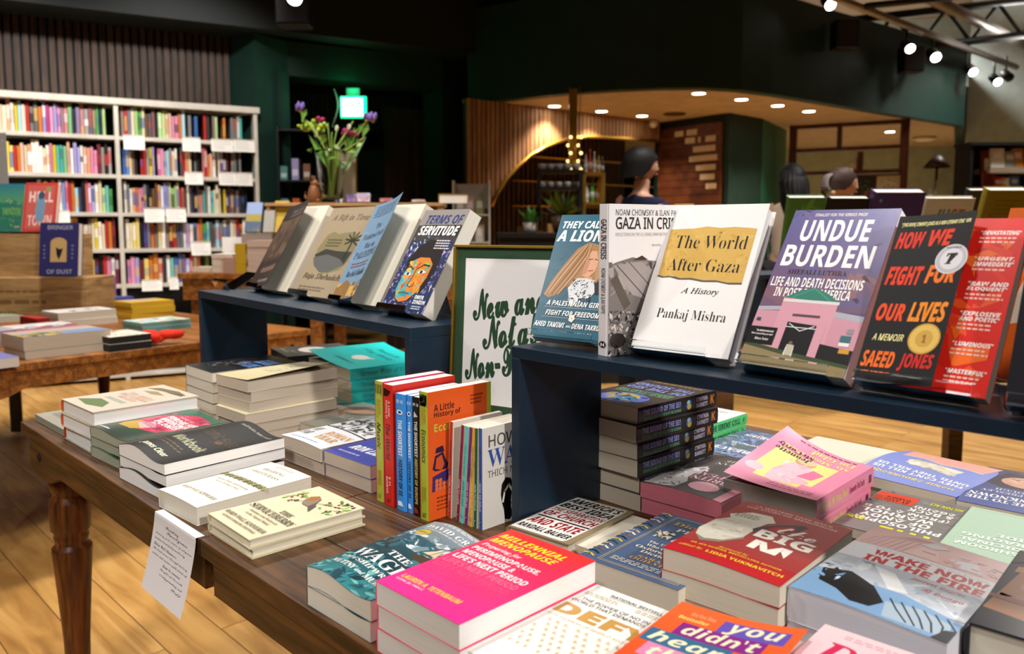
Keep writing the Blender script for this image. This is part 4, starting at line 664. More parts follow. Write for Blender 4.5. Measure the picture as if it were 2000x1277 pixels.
# --- nearest table, front row
stack('millennial', (734, 1135), .7, .143, .219, [.0278] * 3, 'hot pink paperback with yellow and white title lettering, on top of its stack', 'hot pink paperback at the table edge', seed=2, jit=.0012)
stack('wager', (598.7, 1106.7), 1.3, .138, .215, [.0255, .0255], 'sea-green paperback with a stormy sailing ship, beside the hot pink stack', 'stormy sea paperback', warp=lambda x, y: .004 * sin(2 * pi * (x / .138 - .05)) + .002, seed=3, jit=.002)
p = G(1166, 1142, ZT + .052)
stack('defy', (p.x, p.y - .213), 3, .14, .213, [.026, .026], 'white paperback with large gold capitals, in front of the dark blue dictionary book', 'white paperback with gold capitals', seed=4)
p = G(1376.5, 1191, ZT + .06)
stack('didnt_hear', (p.x - .006, p.y - .216), 6, .142, .216, [.03, .03], 'orange paperback with purple title bars, cover corner curling up, at the near edge', 'orange paperback with purple bars', flare=lift(.014, .142, .216, 2.5, True), seed=5)
p = G(1631, 1226, ZT + .062)
stack('pink_d', (p.x, p.y - .2), 3, .13, .2, [.031, .031], 'pale pink paperback with a crimson serif title, in front of the comic book', 'pale pink paperback', seed=6)
stack('big_m', (-.556, .812), 3.2, .153, .229, [.0275] * 3, 'dusty red paperback with a white moth wing and white title', 'dusty red moth wing paperback', warp=lambda x, y: .003 * sin(pi * (x / .153 + .2)), seed=7, jit=.002)
p = G(1290, 998, ZT + .045)
stack('dictionary', (p.x + .02, p.y - .22), 3, .155, .22, [.045], 'slate blue paperback with gilt frame lines and marbled edge', 'slate blue gilt framed paperback', seed=8)
stack('america', (-.868, .846), 5, .118, .18, [.018], 'small white book with slanted black and red block capitals, by the riser foot', 'small block capitals book', hard=True, seed=9)
stack('cream_book', (-.765, .875), 2, .06, .16, [.012], 'thin blank cream booklet wedged beside the slate blue paperback', 'thin cream booklet', seed=10)
stack('serviceberry', (-1.216, .519), -1.8, .148, .196, [.0155, .0155], 'small cream hardback with a bird and red berries, on top of its pair', 'small cream berry hardback', name='hardcover_book', hard=True, gloss=False, seed=11, jit=.004)
stack('sweetgrass', (-1.392, .508), 3.5, .138, .218, [.031], 'cream paperback with a green braid across its cover, over the handwritten card', 'cream braid paperback', gloss=False, warp=lambda x, y: .002 * sin(pi * x / .138), seed=12)
stack('workbook', (-1.612, .517), 3.5, .196, .242, [.0225] * 3, 'large glossy black workbook, topmost of its wavy white-edged stack', 'large glossy black workbook', warp=lambda x, y: .007 * sin(2 * pi * (x / .196) - .6) + .002, seed=13, jit=.003, gloss=False)
stack('forage', (-1.815, .527), 4, .185, .215, [.021] * 3, 'green paperback with a magenta flower patch and white lettering', 'green magenta flower paperback', warp=lambda x, y: .003 * sin(2 * pi * x / .185), seed=14)
stack('birds', (-2.003, .525), 2, .195, .232, [.031] * 3, 'pale hardback with small painted birds and an orange spine, topmost of its stack', 'pale painted birds hardback', name='hardcover_book', hard=True, gloss=False, seed=15)
stack('grey_photo', (-2.25, .528), 1, .235, .2, [.016], 'grey paperback with a black and white photograph, hanging at the table corner', 'grey photograph paperback', gloss=False, seed=16)
# --- second row
stack('mouse', (-1.79, .795), 3, .142, .236, [.024] * 6, 'cream paperback with a lifted cover, topmost of the tall blank-edged stack', 'cream lifted cover paperback', name='paperback_book', flare=lift(.02, .15, .236, 2, True), gloss=False, seed=17, jit=.005)
stack('dark_blue', (-2.05, .83), -1, .165, .232, [.026] * 5, 'black paperback with pale blue lettering, topmost of its stack against the riser leg', 'black paperback with pale blue letters', seed=18)
stack('cyan', (-1.985, 1.15), -6, .25, .24, [.03] * 4, 'turquoise paperback with a white speech bubble, topmost of its stack', 'turquoise paperback', inv=True, flare=lift(.022, .25, .24, 2), seed=19, sart_all=True)
stack('moon', (-2.33, 1.215), -14, .2, .225, [.025, .022], 'dark grey paperback with a white moon disc, under the long riser', 'dark grey moon paperback', inv=True, base=ZT + .055, seed=20, sart_all=True)
stack('blue_plain', (-2.30, 1.21), -12, .2, .225, [.0275, .0275], 'blue paperback lying under the moon disc books', 'plain blue paperback', inv=True, seed=21)
stack('breath', (-1.765, .925), 3, .2, .235, [.0145, .0145], 'grey green paperback with a reclining face, low beside the tall blank-edged stack', 'grey green reclining face paperback', gloss=False, seed=22)
stack('roman', (-1.505, .803), 0, .155, .225, [.026, .026], 'white paperback with a black and white street photograph and amber title', 'street photograph paperback', warp=lambda x, y: .003 * sin(pi * x / .155), gloss=False, seed=23)
stack('lieber', (-1.343, .806), 1.5, .152, .22, [.0255, .0255], 'violet blue paperback with white slanted capitals, behind the upright books', 'violet blue paperback', seed=24)
stack('pale_pink', (-1.70, 1.175), 0, .25, .18, [.022], 'flat pale pink book lying before the turquoise stack', 'pale pink book', seed=25)
stack('sound_sea', (-.943, 1.087), -3, .15, .228, [.03] * 6, 'charcoal paperback with a glowing seashell, topmost of its tall stack', 'charcoal seashell paperback', inv=True, seed=26, jit=.006, sart_all=True)
stack('britney', (-.789, 1.082), 2, .152, .232, [.0265, .0265], 'grey and pink paperback with a black and white portrait, pink page edges', 'pink-edged portrait paperback', inv=True, warp=lambda x, y: .004 * sin(pi * x / .152), seed=27)
stack('mom_died', (-.672, 1.152), 2, .157, .24, [.035, .035], 'bubblegum pink paperback with a yellow panel, cover springing up at one side', 'bubblegum pink paperback', inv=True, flare=lift(.045, .157, .24, 2.2, False), seed=28, sart_all=True)
stack('sirens', (-1.075, 1.446), 0, .155, .23, [.026, .026], 'white paperback with bright green spine, beyond the seashell stack', 'white and green spine paperback', inv=True, seed=29, sart_all=True)
stack('beach', (-.915, 1.438), -1, .15, .22, [.018], 'shimmering blue paperback half hidden beside the bubblegum pink stack', 'shimmering blue paperback', inv=True, seed=30)
stack('andy', (-.519, 1.225), 2, .15, .228, [.016], 'silver grey paperback with an orange label and white capitals upside down', 'silver grey capitals paperback', inv=True, seed=31)
stack('hanif', (-.60, 1.505), -6, .185, .23, [.02], 'lilac paperback with a pink scalloped edge, cover bent, near the far table edge', 'lilac paperback', inv=True, warp=lambda x, y: .012 * (x / .185) * sin(pi * (y / .23)) , seed=32)
stack('unknown', (-.412, 1.47), 4, .19, .255, [.02], 'slate blue paperback with an upside-down face, beside the lilac book', 'slate blue face paperback', inv=True, seed=33)
stack('mint', (-.366, 1.215), 4, .19, .24, [.02], 'pale mint green book with fine gold plant lines', 'pale mint book', inv=True, gloss=False, seed=34)
stack('wake_now', (-.402, .838), 1, .166, .262, [.036, .036], 'large comic paperback with red block title and blue drawing', 'large comic paperback', warp=lambda x, y: .004 * sin(pi * (x / .178 + .3)), seed=35)
stack('portrait', (-.229, .883), 3, .17, .25, [.04, .04], 'hardback with a close-up face filling its cover, beside the comic', 'close-up face hardback', name='hardcover_book', hard=True, seed=36)
stack('cream_book', (-.78, 1.6), -1, .2, .14, [.012], 'thin pale booklet lying along the far table edge', 'thin pale booklet', seed=37)

# --- books standing on the table, spines to the near edge
def stand(key, x, y, w, h, t, label, a=90, tilt=0, z=ZT, name='paperback_book', group=None, gloss=True):
    b = make_book(name, key, w, h, t, label, gloss=gloss, group=group)
    xd = V((cos(RAD(a)), sin(RAD(a)), 0)); zd = xd.cross(V((0, 0, 1)))
    m = frame((0, 0, 0), xd, V((0, 0, 1)), zd)
    rot = M.Rotation(RAD(-tilt), 4, xd) if tilt else M.Identity(4)
    b.matrix_world = M.Translation((x, y, z + .0005)) @ rot @ m
    return b
g1 = 'history paperbacks standing in a row on the table'
stand('music', -1.155, .798, .14, .216, .0235, 'lime green spine at the outer end of the standing row', group=g1)
stand('world', -1.129, .797, .14, .214, .0275, 'red spine standing between the lime green and bright blue spines', group=g1)
stand('short_ai', -1.093, .797, .13, .203, .0255, 'bright blue spine standing next to the red spine', group=g1)
stand('short_ai', -1.0655, .8, .13, .203, .0145, 'bright blue spine standing next to the black spine', group=g1)
stand('short_europe', -1.0495, .8, .13, .203, .0185, 'black spine standing next to the lime spine with orange cover', group=g1)
stand('economics', -1.0275, .797, .14, .216, .0225, 'paperback with orange front cover and lime spine, end of the taller standing row', group=g1)
g2 = 'small white paperbacks with coloured spines in a row'
for k, x, t, ti, lb in (('sit', -1.0, .0085, 2.5, 'thin red'), ('love', -.9785, .008, 5, 'thin maroon'), ('eat', -.969, .009, 5.2, 'thin turquoise'), ('relax', -.958, .0085, 4.8, 'thin purple'), ('fight2', -.948, .0095, 3.6, 'thin yellow'), ('focus', -.935, .008, 1.4, 'thin dark green')):
    stand('how_' + k, x, .833, .112, .165, t, lb + ' spine leaning in the row of small paperbacks', tilt=-ti, group=g2)
stand('how_walk', -.9235, .834, .112, .166, .009, 'small white paperback with a flip-flop on its cover, end of the short row', group=g2)

# --- books facing out on the risers, each on a clear stand
RZ = ZT + .296
def easel(name_label, bl, u, lean, t, w=.115):
    """one sheet of acrylic: back rest, ledge and turned-up lip, on a rear foot"""
    k = V((-u.y, u.x, 0)); v = k * cos(lean) + V((0, 0, 1)) * sin(lean); n = u.cross(v)      # k: away from the viewer
    base = bl - n * t                                                                       # back lower edge of the book
    root = thing('book_stand', name_label, 'book stand', frame((base.x, base.y, base.z), u, v, n), 'clear acrylic book stands')
    inv = root.matrix_world.inverted()
    back = [(0, -.002, -.0022), (0, .105, -.0022)]
    def strip(nm, prof, th, x0, x1):
        mb = MB(); vs = []; fs = []
        for a, b in zip(prof[:-1], prof[1:]):
            d = (V(b) - V(a)).normalized(); q = d.cross(V((1, 0, 0))) * th / 2
            o = len(vs)
            for px in (x0, x1):
                for pt in (a, b):
                    for s in (1, -1): vs.append((px, pt[1] + q.y * s, pt[2] + q.z * s))
            fs += [(o + 0, o + 2, o + 3, o + 1), (o + 4, o + 5, o + 7, o + 6), (o + 0, o + 4, o + 6, o + 2), (o + 1, o + 3, o + 7, o + 5), (o + 0, o + 1, o + 5, o + 4), (o + 2, o + 6, o + 7, o + 3)]
        mb.add(vs, fs, '#eeeeee'); return mb.build(nm, 'clear_acrylic', root)
    strip('back_rest', back, .0025, .01, .01 + w)
    strip('ledge', [(0, -.0022, -.003), (0, -.0022, t + .012)], .0025, .004, .016 + w)
    strip('lip', [(0, -.001, t + .0135), (0, .009, t + .0135)], .0025, .004, .016 + w)
    foot = inv @ (base + v * .1 + k * .002); drop = inv @ V(((base + v * .1).x + k.x * .03, (base + v * .1).y + k.y * .03, RZ + .001))
    strip('rear_foot', [(0, foot.y, foot.z - .003), (0, drop.y, drop.z)], .0025, .01, .01 + w)
    return root
def face_out(key, blp, w, h, t, ang, lean, label, slabel, z=RZ + .014, hard=False, flare=None, inside=None, ew=.11, name='paperback_book', gloss=True):
    bl = G(*blp, z); u = V((cos(RAD(ang)), sin(RAD(ang)), 0)); k = V((-u.y, u.x, 0)); le = RAD(lean)
    v = k * cos(le) + V((0, 0, 1)) * sin(le); n = u.cross(v)
    b = make_book(name, key, w, h, t, label, hard=hard, flare=flare, gloss=gloss, group='books facing out on the risers')
    b.matrix_world = frame(bl - n * t, u, v, n)
    zlow = (bl - n * t).z
    e = easel(slabel, bl, u, le, t, ew)
    return b
face_out('lioness', (1034.6, 655.6), .14, .213, .014, 6, 66, 'teal paperback with a long-haired girl painting, first on the near riser', 'clear stand holding the teal paperback')
stand('crisis', -.742, .909, .152, .221, .0215, 'white paperback with rubble photo, standing spine-out between teal and white books', a=79, z=RZ, tilt=0)
face_out('after_gaza', (1230, 679.5), .153, .238, .026, 4, 60.5, 'white hardback with a torn ochre paper patch on its jacket', 'clear stand holding the white hardback with ochre patch', hard=True, name='hardcover_book', gloss=False)
face_out('undue', (1440, 709), .142, .236, .028, -4, 56.5, 'violet paperback with a pink building and large white capitals', 'clear stand holding the violet paperback')
fb = face_out('fight_inside', (1667, 742), .136, .212, .018, -3, 60, 'red paperback with white praise quotes showing behind its open black front cover', 'clear stand holding the red and black paperback')
def open_cover(book, key, w, h, t, a0, a1):
    """front cover of a face-out book springing open, hinged at the spine: a curved sheet, a part of that book"""
    bg, sp, pg, front, _ = ART[key]; mb = MB(); n = 10
    def bend(x, y):
        s = x / w; a = RAD(a0 + (a1 - a0) * s * .5); return (x * cos(a), y, x * sin(a))
    vs = []; 
    for j in (0, 1):
        for i in range(n + 1):
            for q in (0, .0005): X, Y, Z = bend(w * i / n, h * j); vs.append((X, Y, Z + q))
    k = 2 * (n + 1); fs = []
    for i in range(n):
        a = 2 * i; fs += [(a + 1, a + 3, k + a + 3, k + a + 1), (a, k + a, k + a + 2, a + 2), (a, a + 2, a + 3, a + 1), (k + a, k + a + 1, k + a + 3, k + a + 2)]
    fs += [(0, 1, k + 1, k), (2 * n, k + 2 * n, k + 2 * n + 1, 2 * n + 1)]
    mb.add(vs, fs, bg); paint(mb, front, w, h, M.Translation((0, 0, .0005)), bend=bend, grid=10)
    o = mb.build('open_front_cover', 'printed_matte', book); o.location = (0, 0, t + .002); o['label'] = 'front cover springing open'
    return o
open_cover(fb, 'fight', .0895, .214, .018, 4, 12)
face_out('black_edge', (1960, 790), .14, .2, .02, 3, 62, 'black paperback at the frame edge on the near riser', 'clear stand holding the black paperback')
b = make_book('paperback_book', 'orange_cat', .14, .21, .02, 'orange paperback with a pale animal drawing, behind the red book', group='books facing out on the risers')
b.matrix_world = frame(G(1975, 770, RZ + .004) + V((-.06, .1, 0)), V((.9, -.4, 0)).normalized(), V((.12, .26, 1)).normalized(), V((.9, -.4, 0)).normalized().cross(V((.12, .26, 1)).normalized()))
E2 = lambda blp, brx, tly, ang, lean: None
def face_left(key, blp, brx, tlp, ang, label, slabel, t=.022, lean=62, flare=None, gloss=False):
    """as face_out, sized from the photograph: width to column brx, height to row of the top corner"""
    z = RZ + .014; bl = G(*blp, z); u = V((cos(RAD(ang)), sin(RAD(ang)), 0)); k = V((-u.y, u.x, 0))
    def px(p):
        q = RC.transposed() @ (p - CAM); return CX + FPX * q.x / q.y, CY - FPX * q.z / q.y
    w = .02
    while px(bl + u * w)[0] < brx: w += .001
    v = k * cos(RAD(lean)) + V((0, 0, 1)) * sin(RAD(lean)); h = .15
    while px(bl + v * h)[1] > tlp[1] and h < .3: h += .001
    return w, h, bl
def fl(key, blp, brx, tlp, ang, label, slabel, t=.022, lean=62, w=None, **kw):
    w0, h, bl = face_left(key, blp, brx, tlp, ang, label, slabel, t, lean)
    b = face_out(key, blp, w or w0, h, t, ang, lean, label, slabel, ew=min(.1, (w or w0) - .02), gloss=False, **kw)
    return b, (w or w0), h
bk, w, h = fl('cream_book', (486.8, 560), 558, (558.7, 405), -4, 'paperback with its dark brown landscape cover standing open, first on the long riser', 'clear stand holding the dark brown landscape paperback', t=.03, lean=60)
open_cover(bk, 'dark_brown', w * .92, h, .03, 6, 17)
fl('rift', (568.6, 573), 652, (642, 406.5), -4, 'tan paperback with a palm tree and lake picture', 'clear stand holding the tan palm tree paperback', t=.026, lean=60)
bk, w, h = fl('cream_book', (647.5, 585.6), 738, (729, 402), -4, 'paperback with its sky blue cover standing open over pale pages', 'clear stand holding the sky blue paperback', t=.024, lean=60)
open_cover(bk, 'hundred', w * .92, h, .024, 8, 22)
fl('servitude', (742, 602.5), 824, (826.6, 410.8), -4, 'paperback with a bold orange and teal painted face, end of the long riser', 'clear stand holding the painted face paperback', t=.035, lean=60)
mb_e = easel('empty clear stand at the outer end of the long riser', G(418, 554, RZ + .014), V((cos(RAD(-4)), sin(RAD(-4)), 0)), RAD(30), .02, .1)

# ------------------------------------------------------------------ tables
def display_table(name, label, x0, x1, y0, y1, m_top='table_wood', mw=None, legs=((0, 0), (0, 1), (1, 0), (1, 1)), block=(1, 1), m_leg='leg_wood', along='x'):
    root = thing(name, label, 'table', mw)
    w, d = x1 - x0, y1 - y0
    mb = MB(); n = 9; pw = d / n if along == 'x' else w / n
    for i in range(n):                                          # boards with fine open joints
        if along == 'x': mb.box((x0, y0 + pw * i + (.0008 if i else 0),   .732), (x1, y0 + pw * (i + 1) - (.0008 if i < n - 1 else 0), ZT))
        else: mb.box((x0 + pw * i + (.0008 if i else 0), y0, .732), (x0 + pw * (i + 1) - (.0008 if i < n - 1 else 0), y1, ZT))
    mb.box((x0 + .004, y0 + .004, .7285), (x1 - .004, y1 - .004, .7325))
    mb.build('tabletop', m_top, root, bevel=.004)
    ins, th = .014, .024
    def apron(L_, mw2, mat, bl=(1, 1)):
        a = MB(); pts = [(0, .638), (.155, .638)]
        pts += [(.155 + .1 * s, .638 + .03 * (1 - cos(pi * s)) / 2) for s in (.25, .5, .75, 1)]
        rt = [(L_ - p_[0], p_[1]) for p_ in pts[::-1]] if bl[1] else [(L_, .668)]
        pts = (pts if bl[0] else [(0, .668)]) + rt
        pts = pts + [(L_, .728), (0, .728)]
        k = len(pts); vs = [(x, 0, z) for x, z in pts] + [(x, th, z) for x, z in pts]
        fs = [tuple(range(k)), tuple(range(2 * k - 1, k - 1, -1))] + [(i, k + i, k + (i + 1) % k, (i + 1) % k) for i in range(k)]
        a.add(vs, fs, '#5a3414'); o = a.build('apron', mat, root); o.matrix_local = mw2
        s = MB()
        for q in [q_ for q_, b_ in ((.085, bl[0]), (L_ - .085, bl[1])) if b_] or [L_ / 2]: s.lathe([(.0115, 0), (.0115, .003), (.008, .004)], 14, '#0a0806', mat=M.Translation((q, -.0035, .685)) @ M.Rotation(pi / 2, 4, 'X') @ M.Translation((0, 0, -.004)))
        so = s.build('screw_hole', 'black_metal', o)
    wa = {'table_wood': ('table_wood', 'table_wood')}.get(m_top, (m_top, m_top))
    apron(w - 2 * ins, M.Translation((x0 + ins, y0 + ins, 0)), m_top, block)
    apron(w - 2 * ins, M.Translation((x1 - ins, y1 - ins, 0)) @ M.Rotation(pi, 4, 'Z'), m_top, block[::-1])
    apron(d - 2 * ins - 2 * th - .001, M.Translation((x0 + ins, y1 - ins - th - .0005, 0)) @ M.Rotation(-pi / 2, 4, 'Z'), m_top, (block[0],) * 2)
    apron(d - 2 * ins - 2 * th - .001, M.Translation((x1 - ins, y0 + ins + th + .0005, 0)) @ M.Rotation(pi / 2, 4, 'Z'), m_top, (block[1],) * 2)
    prof = [(.012, .0), (.02, .07), (.027, .075), (.031, .2), (.04, .34), (.045, .41), (.0465, .43), (.046, .44), (.038, .447), (.037, .455), (.0405, .463), (.0405, .47), (.038, .477), (.046, .487), (.0475, .52), (.047, .55), (.045, .562), (.039, .572), (.0375, .58), (.043, .59), (.0455, .603), (.044, .615), (.037, .625), (.036, .637)]
    for a, b in legs:
        lx = x0 + ins + th + .0425 if a == 0 else x1 - ins - th - .0425; ly = y0 + ins + th + .0425 if b == 0 else y1 - ins - th - .0425
        lg = MB(); lg.lathe([(r_, z_) for r_, z_ in prof if z_ >= .075], 28); lg.box((-.042, -.042, .637), (.042, .042, .728))
        o = lg.build('leg', m_leg, root); o.location = (lx, ly, 0)
        cs = MB(); cs.lathe([(.03, .1), (.031, .06), (.024, .05)][::-1], 16, '#0c0c0c'); cs.lathe([(.024, -.008), (.026, -.004), (.026, .004), (.024, .008)], 16, '#0c0c0c', mat=M.Translation((0, 0, .0262)) @ M.Rotation(pi / 2, 4, 'X')); cs.box((-.005, -.014, .02), (.005, -.0095, .06), '#0c0c0c'); cs.box((-.005, .0095, .02), (.005, .014, .06), '#0c0c0c')
        cs.build('caster', 'black_metal', o)
    return root
display_table('display_table', 'dark brown wooden display table in front with the near riser on it', -1.2, .34, .497, 1.765, legs=((0, 1), (1, 0), (1, 1)), block=(0, 1))
display_table('display_table', 'dark brown wooden table with a turned leg, butted to the front table', -2.262, -1.2035, .497, 1.765, legs=((0, 0), (0, 1), (1, 1)), block=(1, 0))
# ------------------------------------------------------------------ risers
def riser(label, x0, x1, d, mw, th=.0182):
    root = thing('riser', label, 'riser', mw); h = .296
    MB().box((0, 0, h - th), (x1 - x0, d, h)).build('top_board', 'navy_paint', root, bevel=.0012)
    for a in (0, x1 - x0 - th): MB().box((a, 0, .0005), (a + th, d, h - th)).build('leg', 'navy_paint', root, bevel=.0012)
    return root
riser('navy painted riser on the front table holding the white and violet books', -.8955, .3, .205, rotz((-.8955, .88, ZT), 0))
riser('long navy painted riser on the second table holding the painted face book', 0, 1.18, .205, rotz((-2.368, 1.004, ZT), -4.8), .021)
# ------------------------------------------------------------------ framed sign, its support and the handwritten card
def sign():
    w, h = .248, .33; ang = 15
    u = V((cos(RAD(ang)), sin(RAD(ang)), 0)); k = V((-u.y, u.x, 0)); le = RAD(86); v = k * cos(le) + V((0, 0, 1)) * sin(le); n = u.cross(v)
    root = thing('framed_sign', 'gold framed sign with dark green script lettering, between the two risers', 'sign', frame((-1.185, 1.0, .8808), u, v, n))
    f = MB(); b = .005
    for a, c in (((0, 0, 0), (w, b, .014)), ((0, h - b, 0), (w, h, .014)), ((0, b, 0), (b, h - b, .014)), ((w - b, b, 0), (w, h - b, .014))): f.box(a, c, '#b59a3c')
    f.build('frame', 'gold', root, bevel=.001)
    p_ = MB(); p_.box((b, b, .002), (w - b, h - b, .006), '#2f4a34'); paint(p_, SIGN_ART, w - 2 * b, h - 2 * b, M.Translation((b, b, .006)))
    p_.build('poster', 'printed_matte', root)
    MB().box((b, b, .0095), (w - b, h - b, .0105)).build('glazing', 'clear_acrylic', root) if False else None
sign()
for i in range(4):
    q = make_book('paperback_book', 'cream_book', .15, .2, .03, '%s blank cream book of the pile propping up the framed sign' % ORD[3 - i], group='books under the framed sign')
    q.matrix_world = lie((-1.155, .955), 12, .15, .2, ZT + .0003 + .0301 * i)
def card():
    a, b = G(313.5, 991.5, ZT), G(396, 1049, ZT); y = .4955; x0, x1 = -1.372, -1.206; w = x1 - x0
    root = thing('handwritten_card', 'white handwritten card hanging over the table edge', 'card', M.Translation((x0, 0, 0)))
    hgt = .135; mb = MB()
    def bend(x, yy):                                      # yy: 0 at the free lower end
        s = hgt - yy; return (x - .028 * (s / hgt), y - .002 - .018 * (s / hgt) ** 1.5, ZT - .0035 - s * .985)
    n = 10; vs = []
    for q in (0, .0006):
        for i in range(n + 1):
            for x in (0, w): X, Y, Z = bend(x, hgt * i / n); vs.append((X, Y - q, Z))
    k = 2 * (n + 1); fs = []
    for i in range(n): e = 2 * i; fs += [(k + e, k + e + 1, k + e + 3, k + e + 2), (e, e + 2, e + 3, e + 1), (e, k + e, k + e + 2, e + 2), (e + 1, e + 3, k + e + 3, k + e + 1)]
    fs += [(0, 1, k + 1, k), (2 * n, k + 2 * n, k + 2 * n + 1, 2 * n + 1)]
    mb.add(vs, fs, '#e2e2e6'); mb.box((0, y - .002, ZT + .0003), (w, y + .012, ZT + .0006), '#e2e2e6'); mb.add([(0, y - .002, ZT + .0006), (w, y - .002, ZT + .0006), (w, y - .0026, ZT - .0035), (0, y - .0026, ZT - .0035)], [(3, 2, 1, 0)], '#e2e2e6')
    for i, (v2, f2, c2, lv) in enumerate(flat(CARD_ART, w, hgt)): 
        if i == 0: continue
        mb.add([(lambda q: (q[0], q[1] - .0007 - .00001 * i, q[2]))(bend(x_, y_)) for x_, y_ in v2], f2, c2)
    mb.build('note_sheet', 'printed_matte', root)
card()
# ------------------------------------------------------------------ room shell
def S(o): o['kind'] = 'structure'; return o
def wall(name, p, q, z0, z1, mat, th=.1, parent=None):
    """upright slab from plan point p to q (seen face along p-q, thickness behind it)"""
    d = (q - p); L_ = d.length; d.normalize(); n = V((-d.y, d.x, 0))
    if n.dot(FWD) < 0: n = -n
    m = frame((p.x, p.y, 0), d, n, V((0, 0, 1)))
    o = MB().box((0, 0, z0), (L_, th, z1), mat=m).build(name, mat, parent)
    return S(o) if not parent else o
def slats(name, p, q, zf, z1, mat, parent, pitch=.05, w=.032, dep=.025):
    d = (q - p); L_ = d.length; d.normalize(); n = V((-d.y, d.x, 0))
    if n.dot(FWD) < 0: n = -n
    m = frame((p.x, p.y, 0), d, n, V((0, 0, 1))); mb = MB()
    for i in range(int(L_ / pitch)):
        x = pitch * i; z0 = zf(x + w / 2) if callable(zf) else zf
        if z0 < z1 - .02: mb.box((x, -dep, z0), (x + w, 0, z1), mat=m)
    return mb.build(name, mat, parent)
fl_ = MB().box((-18, -4, -.05), (8, 18, 0)).build('floor', 'oak_floor'); S(fl_)
KB = 1.17                                   # the bookcase wall and the doorway
SH0, SH1 = P2(0, 6.05), P2(505, 6.94); SD = (SH1 - SH0).normalized(); SN = V((-SD.y, SD.x, 0))
if SN.dot(FWD) < 0: SN = -SN
wl = wall('wall_left', SH0 - SD * 2.2 + SN * .34, SH1 + SN * .34 + SD * .05, 0, 3.7, 'black_green')
slats('slat_panel', SH0 - SD * 2.2 + SN * .335, SH1 + SN * .335 - SD * .1, 2.1, 2.9, 'slat_brown', wl, .06, .04)
dr = MB().box((0, 0, 2.9), (6.6, .9, 3.7), mat=frame(SH0 - SD * 2.2 - SN * .12, SD, SN, V((0, 0, 1)))).build('ceiling_drop_left', 'black_green'); S(dr)
J0, J1, J2, J3 = SH1 + SD * .02 + SN * .05, P2(570, 7.3), P2(868, 8.0), P2(914, 8.2)
S(wall('trim_1', J0, J1, 0, 2.9, 'green_wall', .35)); S(wall('trim_2', J2, J3, 0, 2.9, 'green_wall', .35))
S(wall('trim_3', J1 + V((0, 0, 0)), J2, 2.6, 2.9, 'green_wall', .35))
for i, (a, b) in enumerate(((P2(556, 7.18), P2(572, 7.27)), (P2(866, 7.95), P2(882, 8.0)))): S(wall('trim_%d' % (4 + i), a, b, 0, 2.62, 'green_wall', .05))
cw = wall('wall_passage', P2(480, 10.2), P2(950, 10.4), 0, 3.2, 'black_green')
slats('slat_panel', P2(560, 8.9), P2(815, 9.2), 2.32, 2.72, 'slat_dark', cw, .05, .034)
S(MB().prism([tuple(p[:2]) for p in (P2(480, 7.6), P2(950, 8.45), P2(950, 10.5), P2(480, 10.3))], 2.75, 2.8).build('ceiling_passage', 'black_green'))
S(wall('wall_passage_side', P2(905, 8.45), P2(922, 10.3), 0, 2.74, 'black_green'))
dg = wall('door_1', P2(700, 9.8), P2(860, 9.9), 0, 2.2, 'black_metal', .05)
# upper walls
S(wall('wall_upper', J0, P2(915, 8.2), 2.9, 3.7, 'black_green', .2)); S(wall('wall_upper_return', P2(914, 7.83), P2(915, 8.3), 0, 3.7, 'black_green', .1))
FA = [(915, 7.83), (980, 7.66), (1050, 7.45), (1120, 7.24), (1200, 7.09), (1280, 7.0), (1365, 6.98), (1440, 7.1), (1500, 7.31), (1560, 7.6), (1620, 7.93), (1690, 8.32), (1760, 8.75), (1820, 9.15), (1872, 9.56)]
FP = [P2(*q) for q in FA]
vs = [(p.x, p.y, z) for z in (2.44, 3.32) for p in FP]; n = len(FP)
vs += [(p.x + FWD.x * .14, p.y + FWD.y * .14, z) for z in (2.44, 3.32) for p in FP]
fs = [(i, i + 1, n + i + 1, n + i) for i in range(n - 1)] + [(2 * n + i + 1, 2 * n + i, 3 * n + i, 3 * n + i + 1) for i in range(n - 1)] + [(n + i, n + i + 1, 3 * n + i + 1, 3 * n + i) for i in range(n - 1)] + [(i + 1, i, 2 * n + i, 2 * n + i + 1) for i in range(n - 1)] + [(n - 1, 3 * n - 1, 4 * n - 1, 2 * n - 1), (0, n, 3 * n, 2 * n)]
S(MB().add(vs, fs).build('wall_fascia', 'green_wall'))
cp = [tuple((p + FWD * .13)[:2]) for p in FP] + [tuple(P2(1872, 13)[:2]), tuple(P2(915, 13)[:2])]
S(MB().prism(cp, 2.442, 2.5).build('ceiling_cafe', 'tan_ceiling'))
S(wall('wall_fascia_end', P2(1872, 9.56), P2(1872, 12.4), 2.44, 3.32, 'green_wall', .1))
# slatted cafe wall with the arched recess
W0, W1 = P2(912, 7.55), P2(1284, 9.25); WD = (W1 - W0).normalized(); WN = V((-WD.y, WD.x, 0))
if WN.dot(FWD) < 0: WN = -WN
def on_wall(px, py=445, off=0.):
    r = ray(px, py); o = W0 + WN * off - CAM; o.z = 0
    t = o.dot(WN) / r.dot(WN); return CAM + r * t
AR = [on_wall(*q) for q in ((956, 402), (966, 380), (985, 350), (1008, 325), (1034, 303), (1064, 286), (1100, 273), (1145, 267), (1200, 270), (1282, 277))]
AX = [((p - W0).dot(WD), p.z) for p in AR]
def arch_z(x):
    if x < AX[0][0]: return 0.0
    for (a, za), (b, zb) in zip(AX[:-1], AX[1:]):
        if a <= x <= b: return za + (zb - za) * (x - a) / (b - a)
    return AX[-1][1]
wc = wall('wall_cafe_upper', W0, W1, 2.40, 2.44, 'tan_ceiling', .06)
mbw = MB(); LW = (W1 - W0).length; mw_ = frame(W0, WD, WN, V((0, 0, 1))); k = 60
